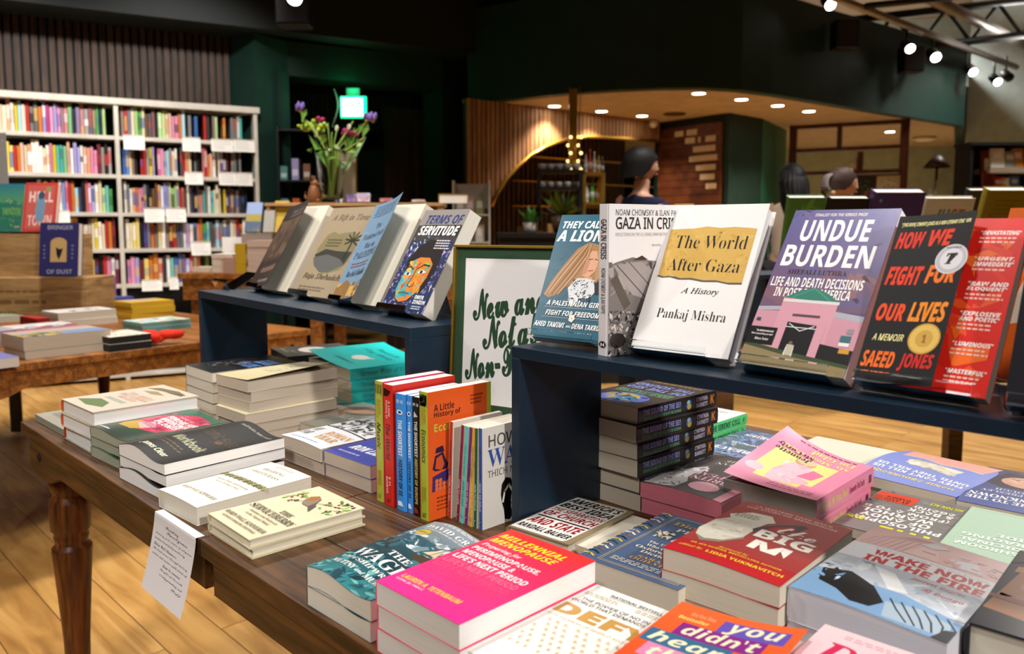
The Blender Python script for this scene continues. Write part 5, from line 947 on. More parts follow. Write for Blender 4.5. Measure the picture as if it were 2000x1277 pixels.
for i in range(k):
    a, b = LW * i / k, LW * (i + 1) / k; z0 = arch_z((a + b) / 2)
    mbw.box((a, .002, z0), (b, .05, 2.44), mat=mw_)
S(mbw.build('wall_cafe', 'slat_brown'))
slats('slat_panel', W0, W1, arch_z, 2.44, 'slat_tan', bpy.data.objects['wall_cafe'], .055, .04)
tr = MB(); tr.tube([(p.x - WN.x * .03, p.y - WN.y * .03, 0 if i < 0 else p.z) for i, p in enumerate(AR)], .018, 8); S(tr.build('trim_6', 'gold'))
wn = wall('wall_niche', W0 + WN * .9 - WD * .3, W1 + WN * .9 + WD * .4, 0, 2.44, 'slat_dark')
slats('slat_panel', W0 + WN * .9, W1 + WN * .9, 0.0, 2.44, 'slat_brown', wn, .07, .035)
for nm, py in (('trim_7', 312), ('trim_8', 358), ('trim_9', 404)):
    a, b = on_wall(1000, py, .84), on_wall(1300, py + 6, .84); z_ = on_wall(1130, py, .84).z
    t_ = MB(); t_.tube([(a.x, a.y, z_), (b.x, b.y, z_)], .012, 6); S(t_.build(nm, 'gold'))
# green block carrying the menu board
GP = [P2(1276, 9.35), P2(1420, 8.5), P2(1484, 8.95), P2(1530, 10.0)]
for i, (a, b) in enumerate(zip(GP[:-1], GP[1:])): S(wall('wall_menu_%s' % ('front', 'corner', 'side')[i], a, b, 0, 2.44, 'green_wall' if i != 2 else 'green_panel', .06))
def menu_board():
    d = (GP[1] - GP[0]).normalized(); n = V((d.y, -d.x, 0)); n = -n if n.dot(FWD) > 0 else n
    L_ = (GP[1] - GP[0]).length
    root = thing('menu_board', 'brown wooden menu board with rows of cream letter strips on the green wall', 'menu board', frame(GP[0] + n * .01, d, V((0, 0, 1)), n))
    x0, x1 = .09 * L_, .93 * L_; z0, z1 = 1.1, 2.36
    mb = MB(); k = 15
    for i in range(k): mb.box((x0, z0 + (z1 - z0) * i / k + .003, 0), (x1, z0 + (z1 - z0) * (i + 1) / k - .003, .03))
    mb.build('board', 'menu_wood', root)
    wdt = x1 - x0; rows = [(.97, ((.28, .4), (.47, .62))), (.9, ((.45, .6), (.66, .7), (.77, .92))), (.82, ((.58, .93),)), (.74, ((.52, .95),)), (.66, ((.63, .93),)), (.58, ((.7, .93),)), (.5, ((.79, .93),)), (.33, ((.3, .62),))]
    lt = MB(); r = random.Random(5)
    for v, segs in rows:
        zc = z0 + (z1 - z0) * v - .04
        for a, b in segs:
            x = a
            while x < b - .01:
                q = r.uniform(.018, .03); lt.box((x0 + wdt * x, zc - .03, .03), (x0 + wdt * (x + q), zc + .03, .036), '#d8c49c'); x += q + .008
    o = lt.build('letter_strips', 'printed_matte', root); o['label'] = 'cream letter strips'
menu_board()
# far grey room, open ceiling, side walls
gw = S(wall('wall_back', P2(1380, 12.6), P2(2300, 11.4), 0, 4.4, 'grey_wall'))
S(wall('wall_back_near', P2(1876, 11.0), P2(2250, 10.0), 0, 4.4, 'grey_wall')) 
S(MB().box((-18, -4, 4.3), (8, 18, 4.4)).build('ceiling', 'deck_ceiling'))
S(MB().prism([tuple(p[:2]) for p in (SH0 - SD * 2.2 - SN * 3.2, SH1 - SN * 1.8, P2(915, 7.2), P2(1365, 6.95), P2(1365, 11), P2(300, 11))], 3.7, 3.75).build('ceiling_lower', 'black_green'))
S(MB().box((7.9, -4, 0), (8, 18, 4.4)).build('wall_right', 'grey_wall')); S(MB().box((-18, -4.1, 0), (8, -4, 4.4)).build('wall_front', 'grey_wall')); S(MB().box((-18.1, -4, 0), (-18, 18, 4.4)).build('wall_far_left', 'black_green')); S(MB().box((-18, 18, 0), (8, 18.1, 4.4)).build('wall_far', 'grey_wall'))
def bar(mb, a, b, r): mb.tube([a, b], r, 6)
def truss(label, a, b, h, nseg):
    """a, b: ends of the top chord"""
    root = thing('roof_truss', label, 'truss', M.Translation(a), 'steel trusses under the roof deck'); d = b - a
    for z, nm in ((0, 'top_chord'), (-h, 'bottom_chord')):
        mb = MB(); bar(mb, V((0, 0, z)), d + V((0, 0, z)), .045); mb.build(nm, 'black_metal', root)
    wb = MB()
    for i in range(nseg):
        p, q = d * (i / nseg), d * ((i + 1) / nseg); m_ = d * ((i + .5) / nseg) - V((0, 0, h)); bar(wb, p, m_, .02); bar(wb, m_, q, .02)
    wb.build('web_bars', 'black_metal', root)
truss('dark steel roof truss nearest the green fascia, above the track lamps', D(1640, 42, 9.0), D(2150, -17, 9.3), .38, 5)
truss('farther dark steel roof truss behind the track lamps', D(1855, 97, 11.2), D(2150, 76, 11.2), .27, 4)
def pipe(nm, label, a, b, r, mat):
    mb = MB(); mb.tube([a, b], r, 12); return tag(mb.build(nm, mat), label, 'pipe')
pipe('lighting_track', 'long steel lighting track running away under the trusses', D(1600, -16, 7.0), D(1985, 131, 10.2), .035, 'steel_duct')
pipe('conduit_pipe', 'pale round pipe crossing the roof trusses', D(1800, -12, 8.0), D(2010, 92, 10.4), .06, 'steel_duct')
pipe('roof_beam', 'thin black roof beam at the top edge above the track', D(1690, 12, 7.4), D(1900, -10, 7.4), .03, 'black_metal')
def lamp(px, py, f, label, glow=True, aim=None, r=.05):
    p = D(px, py, f); root = thing('track_lamp', label, 'lamp', M.Translation(p), 'track lamps')
    a = (aim - p).normalized() if aim else (V((0, 0, -.55)) - FWD * .8).normalized()
    q = a.to_track_quat('Z', 'Y').to_matrix().to_4x4()
    hb = MB(); hb.lathe([(r * .8, -.16), (r, -.14), (r * 1.1, 0), (r * .95, .002), (r * .95, -.006)], 18, '#0c0c0c', mat=q); hb.build('lamp_head', 'black_metal', root)
    lb = MB(); lb.lathe([(.001, .0), (r * .9, .0), (r * .9, .003), (.001, .004)], 18, '#ffffff', mat=q); lb.build('lens', 'lamp_glow' if glow else 'black_metal', root)
    st = MB(); st.tube([V((0, 0, .0)) - a * .1, V((0, 0, .22)) - a * .1], .012, 6); st.build('stem', 'black_metal', root)
    return p
lamp(1622, 10, 7.3, 'track lamp with a bright lens, first below the track at the top edge'); lamp(1778, 95, 8.2, 'track lamp glowing over the green fascia, first of the row of four'); lamp(1828, 112, 8.5, 'brightest track lamp, shining straight out', r=.055)
lamp(1901, 141, 9.2, 'track lamp glowing before the grey wall, third of the row of four'); lamp(1949, 160, 9.7, 'track lamp glowing before the grey wall, lowest of the row of four'); lamp(1972, 152, 9.9, 'unlit black track lamp beyond the glowing row', False)
lamp(575, -4, 5.0, 'track lamp shining at the top edge above the doorway')
for px, py, f, lb in ((1641, 74, 7.85, 'black wall speaker high on the green fascia'), (1770, 121, 8.55, 'black wall speaker on the fascia beside the glowing track lamps'), (583, 22, 5.6, 'black wall speaker beside the top lamp above the doorway')):
    p = D(px, py, f); mm = frame(p - FWD * .1, RIGHT, FWD, V((0, 0, 1))); root = thing('wall_speaker', lb, 'speaker', mm)
    MB().box((-.11, -.08, -.13), (.11, .08, .13)).build('cabinet', 'black_metal', root, bevel=.01); MB().box((-.095, -.086, -.115), (.095, -.08, .115)).build('grille', 'shelf_back', root)
for i, (px, py) in enumerate(((1083, 207), (1175, 217), (1254, 226), (1365, 182), (1448, 194), (1519, 206), (1580, 217), (1738, 257))):
    p = G(px, py, 2.44) if True else None
    root = thing('ceiling_light', ['round recessed light nearest the slatted wall corner', 'round recessed light over the arched recess, second in its row', 'round recessed light over the arched recess, deepest in its row', 'round recessed light right at the fascia rim', 'round recessed light, second along the fascia rim', 'round recessed light, third along the fascia rim', 'round recessed light above the green side wall', 'round recessed light behind the brown frame divider'][i], 'ceiling light', M.Translation((p.x, p.y, 2.4415)), 'recessed cafe lights')
    g = MB(); g.lathe([(.001, -.004), (.058, -.004), (.058, -.001), (.001, -.001)], 20); g.build('diffuser', 'lamp_glow', root)
    g = MB(); g.lathe([(.06, -.002), (.06, -.008), (.075, -.006), (.075, -.0005)], 20, '#d8d0c4'); g.build('trim_ring', 'paint', root)
    l = bpy.data.lights.new('downlight', 'SPOT'); l.energy = 130 if px < 1700 else 420; l.spot_size = RAD(110); l.spot_blend = .8; l.shadow_soft_size = .06; l.color = hx('#ffe6cc' if px < 1700 else '#f4f6f0')
    lo = bpy.data.objects.new('downlight', l); COL.objects.link(lo); lo.location = (p.x, p.y, 2.42)
p = G(1318, 222, 2.44); g = MB(); g.lathe([(.12, -.006), (.11, -.012), (.12, -.001)][::-1], 20, '#5a4a3c', mat=M.Translation((p.x, p.y, 2.441))); tag(g.build('ceiling_vent', 'paint'), 'round brown ceiling vent among the recessed lights', 'vent')
p = G(1276, 236, 2.43); g = MB(); g.ball((p.x, p.y, 2.40), .05, '#c8c0b4', 14); tag(g.build('ceiling_camera', 'plastic'), 'small pale dome camera where slatted wall meets the green wall', 'camera')
# exit sign
def exit_sign():
    p = D(690, 209, 7.5); root = thing('exit_sign', 'glowing green exit sign hanging in the dark doorway', 'exit sign', frame(p, RIGHT, V((0, 0, 1)), -FWD))
    MB().box((-.12, -.098, -.03), (.12, .098, .0)).build('housing', 'exit_green', root, bevel=.006)
    MB().box((-.105, -.08, 0), (.085, .08, .002)).build('panel', 'exit_white', root)
    t = MB(); paint(t, [('t', 'EXIT', 'B10', .06, .2, .94, .8, '#0a8a5c')], .19, .16, M.Translation((-.105, -.08, .0022))); t.build('letters', 'printed_matte', root)
    MB().box((-.06, .098, -.02), (.06, .17, .0)).build('mount', 'paint', root)
    l = bpy.data.lights.new('exit_glow', 'POINT'); l.energy = 1.6; l.color = hx('#20ff9c'); l.shadow_soft_size = .08
    lo = bpy.data.objects.new('exit_glow', l); COL.objects.link(lo); lo.location = p - FWD * .06 + V((0, 0, .16))
    c = MB()
    for i in range(14): c.ball((-.17 + .03 * sin(i * .3), .15 - i * .025, .02), .01, '#c8c8bc', 8)
    tag(c.build('hanging_chain', 'metal'), 'pale beaded chain hanging beside the exit sign', 'chain').matrix_world = root.matrix_world
exit_sign()
# ------------------------------------------------------------------ wall bookcase with its books
CB = frame(SH0, SD, SN, V((0, 0, 1)))                     # bookcase frame: x along the wall, y into it
def bookcase():
    root = thing('bookcase', 'tall white bookcase full of colourful books along the slatted wall', 'bookcase', CB)
    top = 2.216; xs = [v * KB for v in (-1.15, -.225, .69, 1.605)]
    for i, x in enumerate(xs):
        MB().box((x, 0, 0), (x + .032, .3, top)).build('side_panel' if i in (0, 3) else 'divider', 'shelf_white', root, bevel=.002)
    MB().box((xs[0] - .02, -.015, top), (xs[3] + .052, .31, top + .05)).build('top_board', 'shelf_white', root, bevel=.002)
    MB().box((xs[0], .285, .02), (xs[3] + .03, .3, top)).build('back_panel', 'shelf_back', root)
    for a, b in zip(xs[:-1], xs[1:]):
        for z in SHZ: MB().box((a + .0325, .0, z - .03), (b - .0005, .284, z)).build('shelf', 'shelf_white', root, bevel=.001)
    return root
SHZ = [1.971, 1.667, 1.366, 1.076, .789, .491, .198, .06]
bookcase()
NAMED = {'w': ('#ece6da', 'white'), 'c': ('#d9cca8', 'cream'), 'y': ('#d8c030', 'yellow'), 'r': ('#b82c28', 'red'), 'o': ('#d07828', 'orange'), 'p': ('#d88aac', 'pink'), 'l': ('#9a94cc', 'lilac'), 'u': ('#5c3474', 'purple'), 'b': ('#3c6cb4', 'blue'), 's': ('#8cc4d8', 'sky blue'), 't': ('#4cb0a4', 'teal'), 'g': ('#4c9a4c', 'green'), 'G': ('#a8cc84', 'pale green'), 'n': ('#22284a', 'navy'), 'k': ('#18161a', 'black'), 'e': ('#7c7874', 'grey'), 'm': ('#6a2430', 'maroon'), 'B': ('#6a4a2c', 'brown'), 'P': ('#e0b49c', 'peach'), 'i': ('#b83c78', 'magenta')}
ROWN = ['top', 'second', 'third', 'fourth', 'fifth']
ROWS = [  # (row, bay, start x, end x, colours)
    (0, 'long', -.19, .685, 'wcPpwlupcyPcowysPrekoliplpmrgnuoekegnG'), (1, 'long', .03, .685, 'wyyroPcowwwcwiyttgowllwPoppmBke'), (2, 'long', .22, .685, 'wgyyoswbprosnkrplwcGtg'), (3, 'long', .38, .685, 'oyokwcBcywcrom'), (4, 'long', .45, .685, 'rwymkrpwm'),
    (0, 'short', .73, 1.6, 'BrewGgcBkmkGGcPipos-e-b--rk-BG--o--eeet'), (1, 'short', .73, 1.6, 'bbcBk-rreyl-ipeseww-kroc-kk-rroPw-wunm-eeke'), (2, 'short', .73, 1.6, 'wecoopienkBBosllGGGcrrBwknkkrtewtccc-yuBmkmknk'), (3, 'short', .73, 1.6, 'ccyykunoBcwBmrknwlwbrogtkeskcewcrowpe'), (4, 'short', .73, 1.3, 'pplmyooPkwtbbulrcokG')]
rb = random.Random(11); used_lb = {}
for row, bay, xa, xb, cols in ROWS:
    xa *= KB; xb *= KB; z = SHZ[row] + .0006; x = xa; step = (xb - xa) / len(cols); cnt = {}
    for c in cols:
        t = step * rb.uniform(.8, 1.12)
        if x + t > xb: break
        if c == '-': x += t * .9; continue
        hexc, cn = NAMED[c]; hexc = mix(hexc, ['#ffffff', '#301c10'][rb.random() < .5], rb.uniform(0, .22)); h = rb.uniform(.185, .252); d = rb.uniform(.13, .16); t2 = t - .0015
        cnt[cn] = cnt.get(cn, 0) + 1
        mb = MB(); r_ = t2 * .12
        prof = [(0, .006), (t2 * .15, .0), (t2 * .85, .0), (t2, .006), (t2, d), (0, d)]
        band = rb.random(); b0, b1 = h * rb.uniform(.15, .5), h * rb.uniform(.6, .9)
        zs = [0, b0, b1, h] if band < .55 else [0, h]
        bc = mix(hexc, rb.choice(['#ffffff', '#181818', '#d8b060', '#c03838', '#3858a0']), rb.uniform(.25, .8))
        for q in range(len(zs) - 1):
            cc = bc if (len(zs) == 4 and q == 1) else hexc
            n = 6; vs = [(px, py, zs[q]) for px, py in prof] + [(px, py, zs[q + 1]) for px, py in prof]
            mb.add(vs, [(i, (i + 1) % n, n + (i + 1) % n, n + i) for i in range(n)], cc)
        mb.add([(px, py, 0) for px, py in prof], [(5, 4, 3, 2, 1, 0)], hexc); mb.add([(px, py, h) for px, py in prof], [(0, 1, 2, 3, 4, 5)], '#d8d0bc')
        o = mb.build('shelf_book', 'printed_matte'); o.matrix_world = CB @ M.Translation((x, .035 + rb.uniform(0, .02), z))
        side = 'bay nearest the crates' if bay == 'long' else 'bay by the doorway'
        tag(o, '%s %s spine on the %s shelf, %s' % (ORD[cnt[cn] - 1].replace('topmost', 'first'), cn, ROWN[row], side), 'book', 'books on the %s shelf of the %s' % (ROWN[row], side))
        x += t
def on_case(px, py, off=0.):
    r = ray(px, py); o = SH0 + SN * off - CAM; return CAM + r * (V((o.x, o.y, 0)).dot(SN) / r.dot(SN))
for i, (px, py, w, h, lb) in enumerate(((262, 278, .13, .1, 'beside the bookcase divider, under the top shelf'), (374, 282, .12, .1, 'under the middle of the top shelf'), (434, 284, .15, .09, 'under the top shelf near the doorway end, inner of a pair'), (477, 285, .15, .09, 'under the top shelf, outermost of a pair'), (379, 348, .12, .09, 'under the second shelf'), (445, 349, .12, .095, 'under the second shelf near the doorway end, inner of a pair'), (478, 350, .11, .095, 'under the second shelf, outermost of a pair'), (302, 420, .13, .1, 'under the third shelf, nearer the divider'), (344, 420, .13, .1, 'under the third shelf, right beside its twin'), (393, 485, .13, .1, 'under the fourth shelf'), (455, 486, .12, .1, 'under the fourth shelf, partly behind the stacks'), (297, 557, .13, .08, 'low under the fifth shelf'), (340, 553, .06, .09, 'low under the fifth shelf, narrow one'), (118, 424, .11, .09, 'behind the red book on the crates'))):
    w *= KB; h *= KB; p = on_case(px, py, -.02)
    mb = MB(); mb.box((-w / 2, -.001, -h / 2), (w / 2, .001, h / 2), '#f2efe8', mat=M.Rotation(RAD(-8), 4, 'X')); mb.box((-w / 2, -.001, h / 2 - .004), (w / 2, .012, h / 2 + .0), '#f2efe8')
    r = random.Random(i)
    for q in range(4): mb.box((-w * .4, -.0016, h * (.28 - .18 * q) - .003), (w * r.uniform(.1, .4), -.0012, h * (.28 - .18 * q) + .003), '#c9c6c0', mat=M.Rotation(RAD(-8), 4, 'X'))
    o = mb.build('shelf_card', 'printed_matte'); o.matrix_world = frame(p, SD, SN, V((0, 0, 1))); tag(o, 'white recommendation card ' + lb, 'card', 'white cards on the bookcase')

# ------------------------------------------------------------------ generic blurred books for the tables behind
def blk(key, cov, side=None, page=None, art=()): cover(key, cov, side or cov, page or side or cov, art)
T3A, T3B = G(0, 715, ZT), G(383, 669, ZT); TD = (T3B - T3A).normalized(); TA = math.degrees(math.atan2(TD.y, TD.x)); TN = V((-TD.y, TD.x, 0))
T3O = T3A - TD * .17
display_table('display_table', 'brown pine display table with wooden crates, before the bookcase', 0, 1.5, 0, 2.1, 'pine_table', M.Translation((T3O.x, T3O.y, 0)) @ M.Rotation(RAD(TA), 4, 'Z'), along='x', legs=((0, 0), (0, 1), (1, 1), (1, 0)))
def bstack(px, py, w, d, ts, cov, side, label, short, art=(), page=None, ang=0., base=ZT, hard=False, f=None, warp=None, lean=None):
    """books lying behind: px, py is the near lower corner of the pile on the surface"""
    key = short.replace(' ', '_'); blk(key, cov, side, page or side, art)
    prepare_texts(texts_in(list(art)))
    p = G(px, py, base) if f is None else D(px, py, f)
    return stack(key, (p.x, p.y), TA + ang, w, d, ts, label, short, gloss=False, base=base if f is None else p.z, seed=len(short), jit=.004, hard=hard, warp=warp)
bstack(48, 703, .315, .21, [.052, .03], '#8f8a72', '#b9ab98', 'wide paperback with a landscape strip of blue and yellow, at the pine table edge', 'wide landscape paperback', [('r', 0, .0, 1, .5, '#6f84a8'), ('n', 0, 0, .5, .5, ['#9a7a3c', '#6a6a44', '#c9b040', '#8a8a5a'], 40, 3, .08), ('r', 0, .5, 1, .75, '#a89e78'), ('r', 0, .75, 1, 1, '#b98a9a')])
bstack(-12, 722, .08, .2, [.035], '#6a6aa0', '#c4bcb4', 'violet-topped paperback cut by the frame edge on the pine table', 'violet-topped paperback')
bstack(-14, 682, .09, .2, [.07], '#9a94a0', '#a8a09c', 'grey lilac paperback cut by the frame edge behind the violet-topped one', 'grey lilac paperback')
bstack(20, 668, .28, .19, [.05], '#c9c0b8', '#cbbcae', 'white and sky blue patterned paperback behind the wide landscape book', 'white sky blue paperback', [('r', 0, .3, 1, .6, '#a8c8d8'), ('r', 0, 0, 1, .3, '#a03c5a'), ('n', 0, 0, 1, 1, ['#e0d8d0', '#a8c8d8', '#d8b0a0'], 30, 4, .1)])
bstack(216, 688, .165, .2, [.028, .03], '#cfc8b8', '#23211f', 'black-spined paperback with pale speckled cover, beside the red wrapping', 'black-spined paperback', [('n', 0, 0, 1, 1, ['#d8d4c4', '#a8a494', '#3a3a34', '#c9a090'], 50, 3, .1)])
bstack(115, 640, .28, .2, [.04, .03], '#d8d0c8', '#c9c0ae', 'white paperback with small dark pictures, cover bent up, midway on the pine table', 'white pictured paperback', [('n', .1, .1, .9, .9, ['#3a3434', '#c9b4ac', '#e8e0d8'], 24, 3, .05), ('t', 'ESSAYS', 'B', .3, .3, .8, .5, '#6a5a5a')])
bstack(150, 668, .2, .18, [.022], '#c99a78', '#b9a48c', 'peach and orange paperback flat on the pine table', 'peach orange paperback', [('n', 0, 0, 1, 1, ['#d8a888', '#c9883c', '#a8884c', '#e0c4a8'], 40, 3, .1)])
bstack(258, 625, .235, .2, [.03, .03, .03], '#d0a830', '#c9a22c', 'mustard yellow paperback, topmost of its stack on the pine table', 'mustard yellow paperback', [('r', .1, .5, .9, .9, '#b8a898'), ('e', .6, .7, .2, .15, '#a89ab4')])
bstack(278, 650, .24, .19, [.022, .022], '#a8c4c8', '#6f9a94', 'pale teal paperback with green and white stripes, at the far end of the pine table', 'pale teal paperback', [('n', 0, 0, 1, 1, ['#c9a888', '#e0e0d0', '#7ab0b8', '#b8c478', '#d8b8b0'], 60, 3, .1)])
bstack(160, 596, .22, .17, [.035, .035, .05, .05], '#8a5aa8', '#7a4a98', 'purple paperback, topmost of its stack behind the white pictured book', 'purple paperback')
bstack(190, 607, .22, .1, [.03, .04], '#5a60a8', '#4a5098', 'indigo blue paperback flat between the purple pair and yellow stack', 'indigo blue paperback')
bstack(72, 648, .06, .19, [.06], '#a83028', '#8e241e', 'dark red book behind the white pictured paperback', 'dark red book')
bstack(-20, 632, .16, .19, [.028], '#9aa088', '#b0a898', 'sage paperback beneath the crate front', 'sage paperback')
# crumpled red wrapping
p = G(300, 676, ZT); mb = MB(); r = random.Random(4)
for i in range(7): mb.ball((r.uniform(-.03, .05), r.uniform(-.06, .07), .02 + r.uniform(0, .025)), (r.uniform(.025, .04), r.uniform(.03, .05), .02), mix('#c42418', '#e04028', r.random()), 10)
o = mb.build('red_wrapping', 'cloth'); o.location = (p.x - .06, p.y + .05, ZT); tag(o, 'crumpled bright red wrapping on the pine table beside the black-spined books', 'wrapping')
# wooden crates and the books on them
def crate(label, px0, px1, pyb, pyt, f, depth, text=False):
    a, b = D(px0, pyb, f), D(px1, pyb, f); w = (b - a).length; h = D(px0, pyt, f).z - a.z
    root = thing('wooden_crate', label, 'crate', frame(V((a.x, a.y, a.z)), RIGHT, FWD, V((0, 0, 1))))
    t = .018
    for nm, q in (('front_panel', ((0, 0, 0), (w, t, h))), ('rear_panel', ((0, depth - t, 0), (w, depth, h))), ('side_panel', ((0, t, 0), (t, depth - t, h))), ('side_panel', ((w - t, t, 0), (w, depth - t, h))), ('lid', ((t, t, h - t), (w - t, depth - t, h)))):
        o = MB().box(*q).build(nm, 'pale_ply', root, bevel=.002)
        if nm == 'front_panel' and text:
            s = MB(); paint(s, [*lines(.3, .62, .75, .72, 1, '#7a5a34', 3), *lines(.1, .3, .85, .52, 1, '#7a5a34', 5), *lines(.4, .1, .55, .2, 1, '#7a5a34', 7)], w, h, frame((0, -.0003, 0), (1, 0, 0), (0, 0, 1), (0, -1, 0))); s.build('stencil', 'printed_matte', root)
    return root
fz = (lambda py, z: (CH - z) * FPX / (py - 445))
crate('lower pale plywood crate with faded stencil on the pine table', -130, 173, 622.9, 543, 4.23, .3, True)
crate('upper pale plywood crate stacked behind the purple book', -130, 148, 542.6, 457, 4.33, .19)
def backbook(key, cov, art, quad, f, label, t=.03, lean=72, page='#d8d0c0', back=False, grp='books facing out in the background', ang=0., side=None):
    """upright book at distance f; quad = (px left, px right, py top, py bottom)"""
    blk(key, cov, side or cov, page, art); prepare_texts(texts_in(list(art)))
    a, b = D(quad[0], quad[3], f), D(quad[1], quad[3], f); w = (b - a).length; h = (D(quad[0], quad[2], f).z - a.z) / sin(RAD(lean))
    u = M.Rotation(RAD(ang), 3, 'Z') @ RIGHT; k = M.Rotation(RAD(ang), 3, 'Z') @ FWD; v = k * cos(RAD(lean)) + V((0, 0, 1)) * sin(RAD(lean)); n = u.cross(v)
    bk = make_book('hardcover_book', key, w, h, t, label, hard=True, gloss=False, group=grp)
    bk.matrix_world = frame(a - n * t + V((0, 0, t * cos(RAD(lean)))), u, v, n)
    return bk
backbook('hist', '#2c2a5c', [('t', 'BRINGER', 'N8', .2, .87, .85, .95, '#a8a4b4'), ('t', 'OF DUST', 'N8', .2, .04, .85, .12, '#a8a4b4'), ('r', .28, .26, .7, .62, '#b89660'), ('e', .49, .62, .21, .1, '#b89660'), ('p', [(.44, .4), (.5, .3), (.56, .4), (.6, .52), (.5, .5), (.42, .54)], '#1c1820'), *lines(.1, .3, .16, .6, 4, '#7a76a0', 2), *lines(.82, .3, .88, .6, 4, '#7a76a0', 3)], (76, 152, 437, 541), 4.17, 'purple hardback with an arched golden picture, standing on the lower crate', .045, 82)
backbook('hello', '#b84038', [('r', .08, .06, .92, .94, '#b8564e'), ('t', 'HELL', 'B10', .15, .6, .88, .82, '#dcc4bc'), ('t', 'TOWN', 'B10', .15, .12, .88, .34, '#dcb4ac'), ('p', [(.4, .2), (.36, .45), (.42, .75), (.6, .78), (.66, .5), (.62, .2)], '#6a8aa0'), ('e', .52, .74, .1, .08, '#3a4a5a'), ('e', .72, .86, .08, .06, '#8a8a50')], (42, 106, 358, 455), 4.34, 'red hardback with pale block letters on the upper crate', .03, 76, side='#b86a30')
backbook('meadow', '#2a6a58', [('g', 0, .6, 1, 1, '#4a8a5a', '#2a6a7a'), ('n', 0, 0, 1, .7, ['#3a7a3a', '#4a8a44', '#2a5a38', '#a8887a', '#5a9a50'], 60, 4, .08), ('t', 'MEADOW', 'B', .3, .35, .95, .5, '#6a9a4a')], (-14, 40, 360, 455), 4.34, 'green meadow cover book at the frame edge on the upper crate', .03, 76)
# patterned print at the frame edge beside the bookcase
a = D(-8, 368, 4.7); mb = MB(); mb.box((0, 0, 0), (.07, .012, .32), '#8c8a84'); paint(mb, [('n', 0, 0, 1, 1, ['#a8a6a0', '#6c6a66', '#8c8a84', '#c4c2bc'], 40, 3, .12)], .07, .32, frame((0, -.0003, 0), (1, 0, 0), (0, 0, 1), (0, -1, 0)))
o = mb.build('framed_print', 'printed_matte'); o.matrix_world = frame(a, RIGHT, FWD, V((0, 0, 1))); tag(o, 'grey patterned print at the frame edge before the bookcase', 'print')
o2 = MB().box((0, 0, 0), (.07, .012, a.z - .02), '#5a5650').build('stand', 'paint', o); o2.location = (0, 0, -(a.z - .02) - .0)

# ------------------------------------------------------------------ stepped wooden fixture behind the long riser
def block_table(name, label, px0, px1, f, depth, ztop, th, mat, legs, cat='table'):
    a, b = P2(px0, f), P2(px1, f); w = (b - a).length
    root = thing(name, label, cat, frame(V((a.x, a.y, 0)), RIGHT, FWD, V((0, 0, 1))))
    MB().box((-.02, -.02, ztop - .035), (w + .02, depth + .02, ztop)).build('tabletop', mat, root, bevel=.004)
    for nm, q in (('apron', ((0, 0, ztop - .035 - th), (w, .025, ztop - .0355))), ('apron', ((0, depth - .025, ztop - .035 - th), (w, depth, ztop - .0355))), ('apron', ((0, .026, ztop - .035 - th), (.025, depth - .026, ztop - .0355))), ('apron', ((w - .025, .026, ztop - .035 - th), (w, depth - .026, ztop - .0355)))):
        MB().box(*q).build(nm, mat, root)
    for x in legs:
        for y in (.03, depth - .1):
            q = w * x if x < .5 else w * x - .07
            MB().box((q, y, 0), (q + .07, y + .07, ztop - .0355 - th)).build('leg', mat, root, bevel=.004)
    return root
KC = 1.243
block_table('console_table', 'tall brown wooden console behind the long riser, piled with books', 352, 900, 4.6, .75, .983, .12, 'pine_table', (.02, .45, .98))
def tier(name, label, px0, px1, py, f, depth, zb, mat):
    a, b = D(px0, py, f), D(px1, py, f); w = (b - a).length; h = a.z - zb
    root = thing(name, label, 'display step', frame(V((a.x, a.y, zb)), RIGHT, FWD, V((0, 0, 1)))); t = .02
    MB().box((-.01, -.01, h - t), (w + .01, depth, h)).build('top_board', mat, root, bevel=.002)
    for x in (0, w - t): MB().box((x, 0, 0.0005), (x + t, depth - .01, h - t - .0005)).build('side_panel', mat, root)
    MB().box((t + .0005, depth - .03, 0.0005), (w - t - .0005, depth - .012, h - t - .0005)).build('rear_panel', mat, root)
    return root
tier('display_step', 'pale wooden display step carrying the vase of flowers', 520, 860, 396, 5.0, .36, .9835, 'pale_ply')
C0 = .9832
def cstack(px, py, w, d, ts, cov, side, label, short, f, art=(), ang=0., hard=False):
    key = short.replace(' ', '_'); blk(key, cov, side, side, art); p = D(px, py, f * KC); ts = [q * KC for q in ts]
    a = math.degrees(math.atan2(RIGHT.y, RIGHT.x)); return stack(key, (p.x, p.y), a + ang, w * KC, d * KC, ts, label, short, gloss=False, base=C0, seed=len(short), jit=.004, hard=hard)
cstack(378, 530, .12, .1, [.022], '#cbbfae', '#c4b49c', 'pale paperback lying at the corner of the tall console', 'corner console paperback', 3.8)
cstack(414, 530, .1, .16, [.02, .035, .03], '#e4ded2', '#bfae9a', 'white book with a lifted cover on the tall console', 'lifted white book', 3.78)
cstack(437, 530, .06, .13, [.02, .05], '#b08a80', '#9c7a68', 'dusty rose book pile between white and mustard stacks on the console', 'dusty rose book', 3.74)
cstack(460, 530, .05, .14, [.045] * 3, '#b8941f', '#a8861c', 'mustard book on top of the narrow console stack', 'mustard console book', 3.73)
cstack(484, 530, .13, .14, [.03] * 5, '#c4a890', '#ae9888', 'tan paperback on top of the console stack beside the mustard one', 'tan console paperback', 3.73)
a = D(472, 497, 4.93); mb = MB(); w_ = .19; h_ = D(472, 456, 4.93).z - C0
root = thing('slipcase_box', 'greyish pink slipcase box standing on the tall console', 'box', frame(V((a.x, a.y, C0)), RIGHT, FWD, V((0, 0, 1)))); MB().box((0, 0, 0), (w_, .18, h_ - .004), '#8e7a70').build('case', 'printed_matte', root, bevel=.003); MB().box((-.002, -.002, h_ - .0035), (w_ + .002, .182, h_), '#b4a894').build('lid', 'printed_matte', root)
zt = C0 + h_
